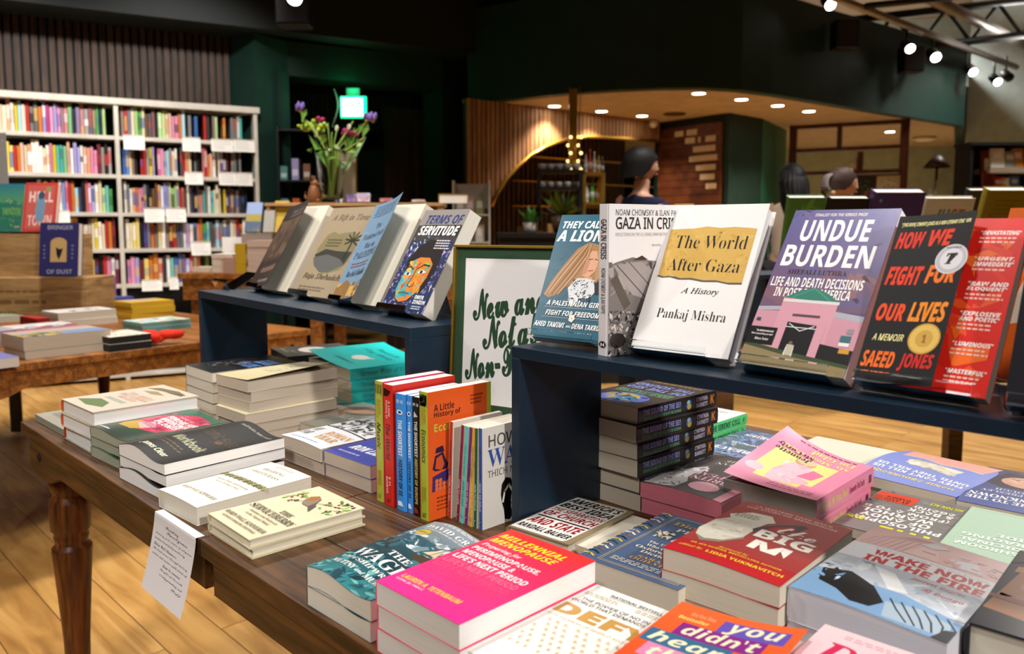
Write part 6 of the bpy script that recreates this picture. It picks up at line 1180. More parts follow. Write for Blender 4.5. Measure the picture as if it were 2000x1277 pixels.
def atop(key, cov, art, q, f, label, t=.02, **k): return backbook(key, cov, art, q, f * 1.232, label, t, **k)
atop('coast', '#4a5a70', [('r', 0, .6, 1, 1, '#8a9ac0'), ('r', 0, .35, 1, .6, '#9a8a3c'), ('n', 0, 0, 1, .4, ['#4a5a78', '#8a7a40', '#5a6a88'], 30, 3, .1)], (478, 508, 397, 455), 4.02, 'book with blue and ochre bands on the slipcase box', .02, lean=68)
atop('fog', '#9a948c', [('n', 0, 0, 1, 1, ['#a8a29a', '#8a847c', '#6a8a80'], 30, 3, .1)], (514, 534, 412, 455), 4.02, 'grey book between the banded and yellow books behind the riser', .02, lean=70)
atop('sun', '#b8982c', [], (534, 560, 393, 455), 4.04, 'plain yellow book leaning behind the long riser', .015, lean=70)
p = D(455, 478, 5.2); mb = MB(); mb.box((-.07, 0, -.05), (.07, .004, .05), '#ece8e0'); mb.box((-.01, .0, -(p.z - C0)), (.01, .004, -.05), '#c8c4bc'); o = mb.build('shelf_card', 'printed_matte'); o.matrix_world = frame(p, RIGHT, FWD, V((0, 0, 1))); tag(o, 'white card standing on the tall console before the bookcase', 'card')
# vase with flowers
p = D(648, 396, 5.2)
def vase():
    root = thing('flower_vase', 'clear glass vase with purple irises, lime blooms and leaves on the pale step', 'vase', M.Translation(p))
    g = MB(); g.lathe([(1.23 * q[0], 1.23 * q[1]) for q in ((.001, .001), (.055, .001), (.06, .02), (.062, .12), (.075, .24), (.085, .27), (.081, .27), (.071, .24), (.057, .12), (.054, .025), (.001, .02))], 24); g.build('vase_body', 'vase_glass', root)
    def to(px, py, df=0.0): return D(px, py, 5.2 + df) - p
    st = MB(); r = random.Random(8); heads = []
    for px, py, df in ((588, 222, -.05), (722, 232, .05), (612, 250, -.08), (632, 262, .05), (660, 245, .0), (648, 258, .1), (700, 270, .06), (712, 268, -.06), (676, 258, -.05), (624, 268, .1), (690, 236, .1), (640, 240, -.04)):
        q = to(px, py, df); heads.append(q); st.tube([V((r.uniform(-.02, .02), r.uniform(-.02, .02), .03)), q * .45 + V((0, 0, .12)) - V((q.x, q.y, 0)) * .2, q], [.005, .0045, .004], 6, mix('#6a8a34', '#a0b050', r.random()))
    st.build('stems', 'plant', root)
    def leaf(mb, a, b, w, c):
        a, b = V(a), V(b); d = (b - a); s = d.cross(FWD).normalized() * w; m_ = (a + b) / 2 + V((0, 0, .02))
        mb.add([a, m_ + s, b, m_ - s, m_ + FWD * .012], [(0, 1, 4), (1, 2, 4), (2, 3, 4), (3, 0, 4)], c)
    lv = MB()
    for i in range(26):
        q = heads[i % len(heads)] * r.uniform(.5, .85) + V((r.uniform(-.05, .05), r.uniform(-.05, .05), r.uniform(-.02, .04))); leaf(lv, q, q + V((r.uniform(-.08, .08), r.uniform(-.06, .06), r.uniform(-.02, .1))), r.uniform(.015, .03), mix('#4a7a2c', '#8ab048', r.random()))
    leaf(lv, to(668, 345), to(716, 266), .022, '#7a9a68'); leaf(lv, to(640, 330), to(602, 262), .02, '#6a9a3c')
    lv.build('leaves', 'plant', root)
    for q, c, big in ((to(586, 210), '#7a62b0', 1), (to(728, 230), '#8a72c0', 1), (to(716, 229), '#7a62b0', .8)):
        m = MB()
        for k in range(6): a_ = k * 1.05; m.ball((q.x + .018 * cos(a_) * big, q.y + .018 * sin(a_) * big, q.z + .012 * (k % 2)), (.012 * big, .012 * big, .026 * big), c, 8)
        m.ball((q.x, q.y, q.z - .02), .012, '#c8b030', 8); m.build('iris', 'plant', root)
    for q, s in ((to(605, 245), .045), (to(630, 250), .04), (to(592, 248), .03)):
        m = MB()
        for k in range(14): m.ball((q.x + r.uniform(-s, s), q.y + r.uniform(-s, s), q.z + r.uniform(-s, s) * .6), s * .35, mix('#8fae2c', '#b4c848', r.random()), 8)
        m.build('lime_bloom', 'plant', root)
    for q in (to(624, 234), to(675, 258), to(690, 264)):
        m = MB()
        for k in range(7): m.ball((q.x + r.uniform(-.02, .02), q.y + r.uniform(-.02, .02), q.z + r.uniform(-.015, .015)), .013, mix('#8a1a4a', '#b03060', r.random()), 8)
        m.build('crimson_bloom', 'plant', root)
    for q in (to(616, 262), to(632, 268), to(656, 250), to(680, 248), to(657, 290), to(671, 320)):
        m = MB()
        for k in range(5): m.ball((q.x + .012 * cos(k * 1.25), q.y + .006, q.z + .012 * sin(k * 1.25)), (.01, .006, .01), '#d8dcc0', 8)
        m.build('white_bloom', 'plant', root)
vase()
a = D(661, 396, 5.33); root = thing('picture_frame', 'beige picture frame behind the glass vase', 'picture frame', frame(a, RIGHT, (FWD + V((0, 0, -.05))).normalized(), V((0, 0, 1)))); h_ = D(661, 298, 5.33).z - a.z; w_ = .113
MB().box((0, 0, 0), (w_, .012, h_), '#b8aa90').build('print', 'printed_matte', root)
f = MB(); [f.box(*q, '#b49c58') for q in (((-.008, -.004, 0), (0, .016, h_)), ((w_, -.004, 0), (w_ + .008, .016, h_)), ((-.008, -.004, h_), (w_ + .008, .016, h_ + .008)), ((-.008, -.004, -.0), (w_ + .008, -.0005, .008)))]; f.build('frame', 'gold', root)
# small carved animal figure
p2 = D(614, 396, 5.1); root = thing('animal_figurine', 'small brown sitting animal figurine beside the vase', 'figurine', M.Translation(p2) @ M.Rotation(.6, 4, 'Z') @ M.Scale(1.22, 4))
m = MB(); m.lathe([(.02, 0), (.032, .012), (.034, .04), (.026, .075), (.018, .09)], 14, '#7a4a26'); m.ball((.004, 0, .1), (.022, .019, .02), '#80502a', 12); m.ball((.024, 0, .096), (.01, .008, .008), '#6a3e20', 8)
for s in (-1, 1): m.tube([(0, s * .01, .112), (-.004, s * .014, .14)], [.007, .002], 7, '#7a4a26'); m.ball((.022, s * .014, .012), (.016, .009, .01), '#80502a', 8)
m.build('body', 'paint', root); m = MB(); m.tube([(-.025, 0, .012), (-.05, 0, .03), (-.048, 0, .06)], [.008, .008, .004], 7, '#6a3e20'); m.build('tail', 'paint', root)
for i, (q, c, lb, an) in enumerate((((676, 694, 382, 398), '#4a4a80', 'indigo book standing on the pale step beside the picture frame', 0), ((696, 722, 379, 398), '#a8a0b0', 'pale pink and blue book leaning on the pale step', 0), ((742, 766, 389, 398), '#8a5a50', 'low rust-coloured book on the pale step', 0), ((805, 830, 392, 400), '#b0ac94', 'pale green low book near the white sign', 0))):
    backbook('step%d' % i, c, [('n', 0, 0, 1, 1, [c, mix(c, '#ffffff', .3), mix(c, '#e06080', .3)], 14, 3, .2)], (q[0], q[1], q[2], 396), 5.12 + .02 * i, lb, .03, 75)
a = D(858, 408, 5.08); h_ = D(858, 380, 5.08).z - a.z; root = thing('table_sign', 'small white sign in a thin gold frame at the end of the pale step', 'sign', frame(V((a.x, a.y, D(858, 396, 5.0).z + .0005)), RIGHT, FWD, V((0, 0, 1)))); w_ = (D(913, 408, 5.08) - a).length; h_ = D(858, 380, 5.08).z - D(858, 396, 5.0).z
MB().box((0, 0, 0), (w_, .008, h_), '#e8e4da').build('sheet', 'printed_matte', root); f = MB(); [f.box(*q, '#b49c40') for q in (((-.006, -.003, 0), (0, .01, h_)), ((w_, -.003, 0), (w_ + .006, .01, h_)), ((-.006, -.003, h_), (w_ + .006, .01, h_ + .006)))]; f.build('frame', 'gold', root)
# dark shelf of gifts inside the doorway
root = thing('gift_shelf', 'black gift shelf with small colourful goods beside the doorway', 'shelf', frame(P2(545, 7.05), RIGHT, FWD, V((0, 0, 1)))); zz = [.9, 1.33, 1.66, 2.1]
for x in (0, .34): MB().box((x, 0, 0), (x + .015, .22, 2.12)).build('upright', 'black_metal', root)
for z in zz: MB().box((.0155, 0, z - .015), (.3395, .22, z)).build('shelf', 'black_metal', root)
r = random.Random(3); nm = [('rust-topped', '#a86a4a'), ('grey', '#6a6a6c'), ('cream', '#a8987c'), ('blue', '#5a7a9a'), ('orange', '#b85a2a'), ('white', '#b8b4b0'), ('teal', '#4a7a78'), ('lilac', '#8a84a8'), ('brown', '#6a4a34')]
for i, z in enumerate(zz[:3]):
    for j in range(3):
        c = nm[i * 3 + j]; x = .05 + .1 * j; h_ = r.uniform(.12, .2); m = MB(); m.box((-.03, .02, 0), (.03, .1, h_), c[1]); m.box((-.025, .019, h_ * .2), (.025, .0199, h_ * .5), mix(c[1], '#ffffff', .3)); o = m.build('gift_box', 'printed_matte'); o.matrix_world = frame(P2(545, 7.05), RIGHT, FWD, V((0, 0, 1))) @ M.Translation((x, 0, z + .0005)); tag(o, '%s gift box on the %s level of the black gift shelf' % (c[0], ['lowest', 'middle', 'upper'][i]), 'gift box', 'gift boxes by the doorway')
# ------------------------------------------------------------------ books facing away on the farther riser
block_table('display_table', 'dark display table behind the near riser carrying the row of backs of books', 1405, 2120, 3.15, .8, ZT, .1, 'table_wood', (.01, .98))
a, b = P2(1480, 3.2), P2(2080, 3.2); riser('navy painted riser under the row of books seen from behind', 0, (b - a).length, .3, frame(V((a.x, a.y, ZT + .0005)), RIGHT, FWD, V((0, 0, 1))))
def rear(key, cov, art, q, f, label, t, ang=0, name='hardcover_book'):
    zb = ZT + .298; blk(key, cov, cov, '#e6dfd0', art); prepare_texts(texts_in(list(art)))
    a, b = D(q[0], 440, f), D(q[1], 440, f); w = (b - a).length; h = (D(q[0], q[2], f).z - zb) / sin(RAD(70)); u = M.Rotation(RAD(ang), 3, 'Z') @ RIGHT; k = M.Rotation(RAD(ang), 3, 'Z') @ FWD
    v = -k * cos(RAD(70)) + V((0, 0, 1)) * sin(RAD(70)); n = u.cross(v); bk = make_book(name, key, w, h, t, label, hard=True, gloss=False, group='books seen from behind on the farther riser')
    o = V((a.x, a.y, zb)) + k * .06
    bk.matrix_world = frame(o - n * t + V((0, 0, .002 + max(0, -(-n * t).z))), u, v, n)
rear('moss', '#48702a', [('n', 0, 0, 1, 1, ['#5e8e38', '#548230'], 10, 3, .2)], (1534, 1603, 388), 3.22, 'moss green book seen from behind, first in the far row', .04, -4)
rear('dusk', '#221c1a', [('r', 0, 0, 1, .8, '#4a3428')], (1612, 1688, 389), 3.22, 'black and brown book seen from behind, second in the far row', .04, 3)
rear('violet', '#4a3468', [('e', .12, .9, .03, .02, '#6a9aa8'), *lines(.2, .2, .8, .8, 8, '#54406e', 3)], (1697, 1792, 378), 3.2, 'big violet hardback seen from behind, third in the far row', .055, 0)
rear('just', '#d4cdb8', [('t', 'JUST', 'K10', .2, .62, .85, .86, '#b8703c'), ('t', 'J', 'K10', .2, .62, .36, .86, '#5aa05a'), ('t', 'U', 'K10', .36, .62, .52, .86, '#4a9ab0'), ('t', 'ACTION', 'K10', .12, .3, .9, .52, '#c8803c')], (1798, 1888, 389), 3.22, 'cream book with JUST in coloured capitals, in the far row', .03, -3)
rear('olive', '#8f7a1e', [*lines(.2, .6, .9, .9, 6, '#7a6818', 3), ('e', .15, .7, .03, .03, '#a8402a')], (1913, 1990, 374), 3.18, 'mustard olive book seen from behind, last in the far row', .05, 0)
rear('umber', '#2c2220', [], (1876, 1908, 374), 3.36, 'narrow dark brown book between the cream and mustard books', .04, 0)
# ------------------------------------------------------------------ people
def skinned(name, chains, mat, parent, colour, sub=2):
    """chains: lists of (point, radius); points that coincide are joined. One continuous surface grown round the skeleton"""
    vs, ed, ra, idx = [], [], [], {}
    for ch in chains:
        prev = None
        for p, r in ch:
            key = tuple(round(q, 4) for q in p)
            if key not in idx: idx[key] = len(vs); vs.append(p); ra.append(r)
            if prev is not None and prev != idx[key]: ed.append((prev, idx[key]))
            prev = idx[key]
    me = bpy.data.meshes.new(name); me.from_pydata(vs, ed, []); o = bpy.data.objects.new(name, me); COL.objects.link(o); o.parent = parent
    sk = o.modifiers.new('skin', 'SKIN'); sk.use_smooth_shade = True
    for i, r in enumerate(ra):
        d = me.skin_vertices[0].data[i]; d.radius = r if isinstance(r, tuple) else (r, r); d.use_root = (i == 0)
    o.modifiers.new('smooth', 'SUBSURF').levels = sub; o.modifiers['smooth'].render_levels = sub
    dg = bpy.context.evaluated_depsgraph_get(); dg.update()
    m2 = bpy.data.meshes.new_from_object(o.evaluated_get(dg)); o.modifiers.clear(); o.data = m2; m2.name = name; m2.materials.clear(); m2.materials.append(MATS[mat])
    ca = m2.color_attributes.new('Col', 'FLOAT_COLOR', 'CORNER'); c = hx(colour); ca.data.foreach_set('color', [*c, 1.0] * len(m2.loops))
    for p in m2.polygons: p.use_smooth = True
    return o
def head_mesh(mb, skin, hair=None):
    """head with brow, nose, lips, chin and ears, facing +x, chin at 0, crown at .225"""
    n, m = 20, 28; vs = []; fs = []
    for i in range(n + 1):
        t = i / n; z = .005 + .22 * t
        r = math.sqrt(max(0, 1 - ((z - .125) / .121) ** 2)); wx, wy = .098 * r, .076 * r
        if z < .09: wy *= .72 + .28 * z / .09; wx *= .8 + .2 * z / .09
        for k in range(m):
            a = 2 * pi * k / m; x, y = wx * cos(a), wy * sin(a)
            if cos(a) > .3:
                f = max(0, cos(a)); side = abs(sin(a))
                x += .006 * f * math.exp(-((z - .135) / .012) ** 2)
                x += .022 * math.exp(-((z - .088) / .016) ** 2) * math.exp(-(side / .16) ** 2) + .010 * math.exp(-((z - .108) / .018) ** 2) * math.exp(-(side / .12) ** 2)
                x += .008 * math.exp(-((z - .056) / .008) ** 2) * math.exp(-(side / .3) ** 2) + .008 * math.exp(-((z - .022) / .012) ** 2) * math.exp(-(side / .3) ** 2)
                x -= .006 * math.exp(-((z - .116) / .01) ** 2) * math.exp(-((side - .38) / .14) ** 2)
            vs.append((x + (.006 if z < .09 else 0), y, z))
    for i in range(n):
        for k in range(m): fs.append((i * m + k, i * m + (k + 1) % m, (i + 1) * m + (k + 1) % m, (i + 1) * m + k))
    mb.add(vs, fs, skin, smooth=True)
    for s in (-1, 1):
        mb.ball((-.004, s * .074, .1), (.018, .008, .03), skin, 10)
        mb.ball((.086, s * .03, .116), (.008, .013, .006), '#e8e4de', 8); mb.ball((.092, s * .031, .116), (.003, .005, .005), '#241810', 8)
    mb.ball((.098, 0, .056), (.008, .022, .006), mix(skin, '#a04040', .4), 10)
def person(label, loc, head_dir, skin, shirt, trousers, hgt=1.72, lean=0., name='person', arms='down', sleeve=True, body_dir=None):
    """standing figure; local +x is where the chest points"""
    bd = body_dir if body_dir is not None else head_dir
    k = hgt / 1.72
    root = thing(name, label, 'person', M.Translation(loc) @ M.Rotation(bd, 4, 'Z') @ M.Scale(k, 4))
    pel, ch, nk = (0, 0, .95), (.01, 0, 1.28), (-.005, 0, 1.46)
    chains = [[(pel, (.13, .155)), ((0, 0, 1.1), (.11, .14)), (ch, (.12, .165)), ((0, 0, 1.39), (.09, .13)), (nk, .056), ((.012, 0, 1.53), .052), ((.015, 0, 1.585), .058)]]
    shc, trc = [[(q[0], tuple(v + .014 for v in q[1])) for q in chains[0][:4]] + [((-.004, 0, 1.45), .072), ((-.003, 0, 1.475), .064)]], []
    for s in (-1, 1):
        hip, kn, an, toe = (0, s * .09, .9), (.015, s * .1, .49), (-.015, s * .105, .09), (.14, s * .115, .035)
        chains.append([(pel, (.13, .155)), (hip, .088), (kn, .058), (an, .04), (toe, .034)])
        trc.append([(pel, (.138, .163)), (hip, .1), (kn, .074), ((-.012, s * .105, .11), .062)])
        sh = (0, s * .19, 1.38)
        el, wr = ((-.03, s * .235, 1.1), (.06, s * .23, .87)) if arms == 'down' else ((.06, s * .24, 1.12), (.28, s * .17, 1.1))
        d = (V(wr) - V(el)).normalized(); hd = V(wr) + d * .05
        chains.append([((0, 0, 1.39), (.09, .13)), (sh, .055), (el, .042), (wr, .028), (tuple(hd), (.03, .018))])
        sd = V((0, 1, 0)) if arms == 'down' else V((0, 1, 0)); ax = d.cross(sd).normalized() if d.cross(sd).length > .1 else V((1, 0, 0))
        for q, ln in ((-1.5, .07), (-.5, .085), (.5, .08), (1.5, .062)):
            b0 = hd + ax * q * .015 + d * .02; b1 = b0 + d * ln * .55; b2 = b1 + (d * .8 - V((0, s * .5, 0))).normalized() * ln * .45
            chains.append([(tuple(hd), (.03, .018)), (tuple(b0), .0095), (tuple(b1), .0088), (tuple(b2), .0078)])
        t0 = hd + ax * .03 - d * .02; chains.append([(tuple(hd), (.03, .018)), (tuple(t0), .011), (tuple(t0 + d * .03 + ax * .012), .0095)])
        shc.append([((0, 0, 1.39), (.104, .144)), (sh, .078), (el, .058)] + ([(tuple(V(el).lerp(V(wr), .8)), .045)] if sleeve else []))
    skinned('body', chains, 'skin', root, skin); skinned('shirt', shc, 'cloth', root, shirt); skinned('trousers', trc, 'cloth', root, trousers)
    hm = MB(); head_mesh(hm, skin); h = hm.build('head', 'skin', root); h.matrix_local = M.Translation((.015, 0, 1.545)) @ M.Rotation(head_dir - bd, 4, 'Z') @ M.Scale(.98, 4)
    return root, h
def hair_cap(h, col, back=.03, low=.06, vol=1.12, fringe=.145):
    n, m = 14, 28; vs = []; fs = []; r = random.Random(2)
    for i in range(n + 1):
        t = i / n; zz = 0
        for k in range(m):
            a = 2 * pi * k / m; front = max(0, cos(a)); z0 = low + (fringe - low) * min(1, front * 1.6 + max(0, .45 - abs(abs(sin(a)) - .9)) * .25)
            z = z0 + (.237 - z0) * t; q = math.sqrt(max(0, 1 - ((min(z, .2449) - .125) / .12) ** 2)) if z > .125 else 1.0
            vs.append(((.1 * q * cos(a) - .012) * vol - (back * .4 if cos(a) < 0 else 0) * (1 - t), .078 * q * sin(a) * vol, z + .004 * r.uniform(-1, 1)))
    for i in range(n):
        for k in range(m): fs.append((i * m + k, i * m + (k + 1) % m, (i + 1) * m + (k + 1) % m, (i + 1) * m + k))
    fs.append(tuple(n * m + k for k in range(m)))
    mb = MB(); mb.add(vs, fs, col, smooth=True); return mb
RD = math.atan2(RIGHT.y, RIGHT.x)                        # heading to the right of the view
p = P2(1250, 5.3)
r1, h1 = person('person with short dark hair in a navy shirt, turned sideways behind the counter', p, RD + .25, '#a87c64', '#10142c', '#16161a', 1.715, body_dir=RD + .55)
hair_cap(h1, '#0c0a0a', .07, .02, 1.24, .15).build('hair', 'hair', h1)
p = P2(1541, 6.35)
r2, h2 = person('person with long black hair in a beige top, seen from behind', p, RD + 1.9, '#b08870', '#a09080', '#1a1a1e', 1.69, body_dir=RD + 1.2, sleeve=False)
mb = hair_cap(h2, '#0d0b0b', .05, .03, 1.18, .15)
for i in range(11):
    a = pi * (.5 + i / 10); x, y = .092 * cos(a) - .02, .08 * sin(a); mb.tube([(x * .8, y * .85, .17), (x * 1.15, y * 1.1, .08), (x * 1.25 - .02, y * 1.1, -.06), (x * 1.1 - .03, y * .9, -.24), (x - .02, y * .7, -.36)], [.03, .036, .036, .03, .01], 8, '#0d0b0b')
mb.build('hair', 'hair', h2)
p = P2(1641, 5.5)
r3, h3 = person('person with brown hair pinned up in a claw clip, turned sideways', p, RD + .1, '#c09078', '#2a2620', '#20202a', 1.6, body_dir=RD + .4)
mb = hair_cap(h3, '#2c1d16', .05, .06, 1.16, .16); mb.ball((-.105, 0, .12), (.04, .05, .055), '#2c1d16', 12)
ha = mb.build('hair', 'hair', h3); c = MB()
for i in range(9): a = -1.2 + i * .3; c.tube([(-.1 - .05 * cos(a), -.055, .12 + .062 * sin(a)), (-.1 - .058 * cos(a), 0, .12 + .07 * sin(a)), (-.1 - .05 * cos(a), .055, .12 + .062 * sin(a))], .006, 6, '#8c8484')
c.build('claw_clip', 'plastic', h3)
c = MB(); c.ball((-.1, -.05, .05), .022, '#c8a078', 10); c.build('hair_tie', 'plastic', h3)
# ------------------------------------------------------------------ cafe fittings
def at(px, f, z): q = P2(px, f); return V((q.x, q.y, z))
def face(o_): return frame(o_, RIGHT, FWD, V((0, 0, 1)))
CT = 1.205
a, b = P2(975, 6.3), P2(1500, 6.3); w = (b - a).length
root = thing('cafe_counter', 'long black cafe counter below the arched recess', 'counter', face(a))
MB().box((0, 0, 0), (w, .6, CT - .04)).build('body', 'black_metal', root); MB().box((-.02, -.03, CT - .04), (w + .02, .62, CT)).build('worktop', 'black_metal', root, bevel=.004)
def shelf_rack(name, label, px0, px1, f, levels, mat, depth=.25, r=.012, zt=None):
    a, b = P2(px0, f), P2(px1, f); w = (b - a).length; root = thing(name, label, 'shelf', face(V((a.x, a.y, CT + .0005))))
    zt = (zt or levels[-1]) - CT
    for x in (r, w - r):
        for y in (r, depth - r):
            m = MB(); m.box((x - r, y - r, 0), (x + r, y + r, zt)); m.build('post', mat, root)
    for z in levels: MB().box((0, 0, z - CT - .02), (w, depth, z - CT)).build('shelf', mat, root)
    return a, w
zr = lambda py, f: zat(py, f)
ra, rw = shelf_rack('cup_rack', 'black metal rack stacked with cups on the counter', 1050, 1136, 6.45, [zr(366, 6.45), zr(331, 6.45)], 'black_metal')
ga, gw_ = shelf_rack('bottle_shelf', 'gold metal shelf with bottles on the counter before the arch', 1138, 1181, 6.5, [zr(395, 6.5), zr(336, 6.5)], 'gold')
r = random.Random(6)
for lv, py in ((0, 366), (1, 331)):
    for i in range(5):
        x = .04 + i * (rw - .08) / 4; z = zr(py, 6.45) + .0008; m = MB(); m.lathe([(.02, 0), (.03, .03), (.034, .05), (.031, .05), (.026, .03), (.002, .006)], 14, '#cfcac2')
        h_ = MB(); o = m.build('coffee_cup', 'plastic'); o.matrix_world = face(V((ra.x, ra.y, 0))) @ M.Translation((x, .1, z)); tag(o, '%s white cup along the %s level of the black cup rack' % (ORD[i].replace('topmost', 'first'), ['lower', 'upper'][lv]), 'cup', 'white cups on the rack')
        h_.tube([(.032, 0, .04), (.046, 0, .035), (.046, 0, .02), (.03, 0, .015)], .004, 6, '#cfcac2'); hh = h_.build('handle', 'plastic', o)
def bottle(pos, h, rad, c, cap, label, grp):
    m = MB(); m.lathe([(rad * .9, 0), (rad, .01), (rad, h * .55), (rad * .45, h * .72), (rad * .38, h * .92)], 14, c); root = m.build('bottle', 'plastic'); root.location = pos
    k = MB(); k.lathe([(rad * .45, h * .92), (rad * .45, h), (rad * .1, h * 1.01)], 12, cap); k.build('cap', 'plastic', root); l = MB(); l.lathe([(rad * 1.02, h * .15), (rad * 1.02, h * .45)], 14, mix(c, '#ffffff', .5)); l.build('paper_label', 'printed_matte', root); tag(root, label, 'bottle', grp)
zg1, zg0 = zr(336, 6.5) + .0008, zr(395, 6.5) + .0008
for i, (x, h, c, cap, lb) in enumerate(((.02, .16, '#d8d2c8', '#b02820', 'white bottle with red cap'), (.055, .19, '#b84028', '#d8a030', 'red bottle with orange cap'), (.09, .17, '#c8c4bc', '#e8e8e8', 'pale bottle with white cap'), (.125, .15, '#b89030', '#303030', 'amber bottle with dark cap'), (.155, .13, '#3a4a68', '#a89030', 'blue bottle with gold cap'))):
    bottle(face(V((ga.x, ga.y, 0))) @ V((x + .01, .1, zg1)), h, .016, c, cap, lb + ' on the top level of the gold shelf', 'bottles on the gold shelf')
for i, (x, h, c, cap, lb) in enumerate(((.03, .16, '#d8d4cc', '#d8d4cc', 'plain white bottle'), (.075, .2, '#4a9a3c', '#3a7a2c', 'bright green bottle'), (.12, .18, '#c8803c', '#a86028', 'orange bottle'))):
    bottle(face(V((ga.x, ga.y, 0))) @ V((x + .01, .1, zg0)), h, .018, c, cap, lb + ' on the lower level of the gold shelf', 'bottles on the gold shelf')
for px, lb in ((1111, 'string of small gold bulbs, inner one of the pair above the cup rack'), (1131, 'string of small gold bulbs, outer one of the pair above the cup rack')):
    root = thing('bulb_string', lb, 'lamp', M.Translation(at(px, 6.9, 0)), 'bulb strings by the arch'); t = MB(); z0, z1 = zr(330, 6.9), zr(268, 6.9); t.tube([(0, 0, z0), (0, 0, 2.435)], .004, 5, '#8a7030'); t.build('wire', 'gold', root); bm = MB()
    for i in range(5): bm.ball((.015 * (-1) ** i, 0, z0 + (z1 - z0) * i / 4), .014, '#ffd890', 8)
    bm.build('bulbs', 'bulb_glow', root)
m = MB(); m.box((-.035, 0, zr(325, 7.0)), (.035, .07, 2.435)); o = m.build('tap_column', 'gold'); o.matrix_world = face(at(1118, 7.0, 0)); tag(o, 'gold column rising behind the cup rack to the ceiling', 'column')
def plant(px, py, f, s, label, c0, c1, pot):
    p = D(px, py, f); p.z = CT + .0008 if f > 6 else p.z; root = thing('potted_plant', label, 'plant', M.Translation(p)); k = MB(); k.lathe([(s * .3, 0), (s * .4, s * .5), (s * .36, s * .5), (s * .3, s * .42)], 16, pot); k.build('pot', 'plastic', root); lf = MB(); r = random.Random(int(px))
    for i in range(46):
        a, e, ln = r.uniform(0, 6.28), r.uniform(.2, 1.3), s * r.uniform(.5, 1.1); d = V((cos(a) * cos(e), sin(a) * cos(e), sin(e))); b = V((0, 0, s * .45)); t = b + d * ln; w_ = d.cross(V((0, 0, 1))).normalized() * s * .1; mm = b + d * ln * .6
        lf.add([b, mm + w_, t, mm - w_], [(0, 1, 2, 3)], mix(c0, c1, r.random()))
    lf.build('foliage', 'plant', root)
plant(1036, 440, 6.4, .16, 'bright green plant in a white pot on the counter', '#3a7a30', '#5aa044', '#c8c4bc'); plant(1098, 440, 6.38, .26, 'tall dark leafy plant before the cup rack', '#2c3a20', '#6a8030', '#4a3a2a'); plant(1160, 440, 6.36, .1, 'small pale plant in a white cup at the gold shelf', '#6a8a4a', '#a8b080', '#d8d4cc')
for px, f, w, h, c, lb in ((1010, 6.42, .2, .05, '#7a5028', 'low wooden serving tray on the counter beneath the arch'), (1070, 6.34, .16, .07, '#a07840', 'small wooden box on the counter beside the dark plant')):
    m = MB(); m.box((0, 0, 0), (w, .18, h * .4), c); [m.box(*q, c) for q in (((0, 0, h * .4), (w, .012, h)), ((0, .168, h * .4), (w, .18, h)), ((0, .012, h * .4), (.012, .168, h)), ((w - .012, .012, h * .4), (w, .168, h)))]; o = m.build('wooden_tray', 'paint'); o.matrix_world = face(at(px, f, CT + .0008)); tag(o, lb, 'tray')
for i, px in enumerate((1356, 1372, 1390)):
    q = at(px, 6.42, CT + .0008); bottle(q, .2, .026, ['#d0ccc0', '#c0c4bc', '#d4d0c8'][i], ['#3a5a4a', '#b08848', '#4a5a6a'][i], '%s of three pale bottles on the counter under the menu board' % ['first', 'middle', 'last'][i], 'pale bottles under the menu board')
# pastel card rack beside the slatted wall
root = thing('card_rack', 'pale rack of pastel greeting cards before the slatted wall', 'rack', face(at(884, 6.4, 0))); w = .3
for x in (0, w - .012): MB().box((x, 0, 0), (x + .012, .2, 1.62)).build('upright', 'shelf_white', root)
MB().box((.012, .19, .1), (w - .012, .2, 1.6)).build('back_panel', 'shelf_white', root)
for z in (.9, 1.12, 1.34): MB().box((.012, 0, z), (w - .012, .189, z + .012)).build('shelf', 'shelf_white', root)
r = random.Random(9); cn = [('sage', '#a8ac94'), ('terracotta', '#b06a48'), ('grey', '#a09c98'), ('olive', '#a8a050'), ('plum', '#6a5068'), ('cream', '#c8beac'), ('pale grey', '#b8b4ac'), ('dusty pink', '#b89490'), ('moss', '#8a8c5a')]
for j, z in enumerate((.9, 1.12, 1.34)):
    for i in range(3):
        nm_, c = cn[j * 3 + i]; m = MB(); m.box((0, 0, 0), (.07, .004, .15), c); m.box((.012, -.0006, .05), (.058, -.0001, .11), mix(c, '#ffffff', .4)); o = m.build('greeting_card', 'printed_matte'); o.matrix_world = face(at(884, 6.4, 0)) @ M.Translation((.02 + .08 * i, .05, z + .0125)) @ M.Rotation(RAD(-12), 4, 'X'); tag(o, '%s greeting card on the %s level of the pale rack' % (nm_, ['lower', 'middle', 'upper'][j]), 'card', 'greeting cards on the rack')
for i in range(2):
    p = D(935 + 17 * i, 476, 4.9); m = MB(); m.lathe([(.025, 0), (.032, .05), (.03, .07), (.004, .075)], 14, '#d8d4cc'); o = m.build('paper_cup', 'plastic'); o.location = (p.x, p.y, C0 + .0005); tag(o, ['white cup on the console by the framed sign', 'second white cup on the console, just beyond the first'][i], 'cup')
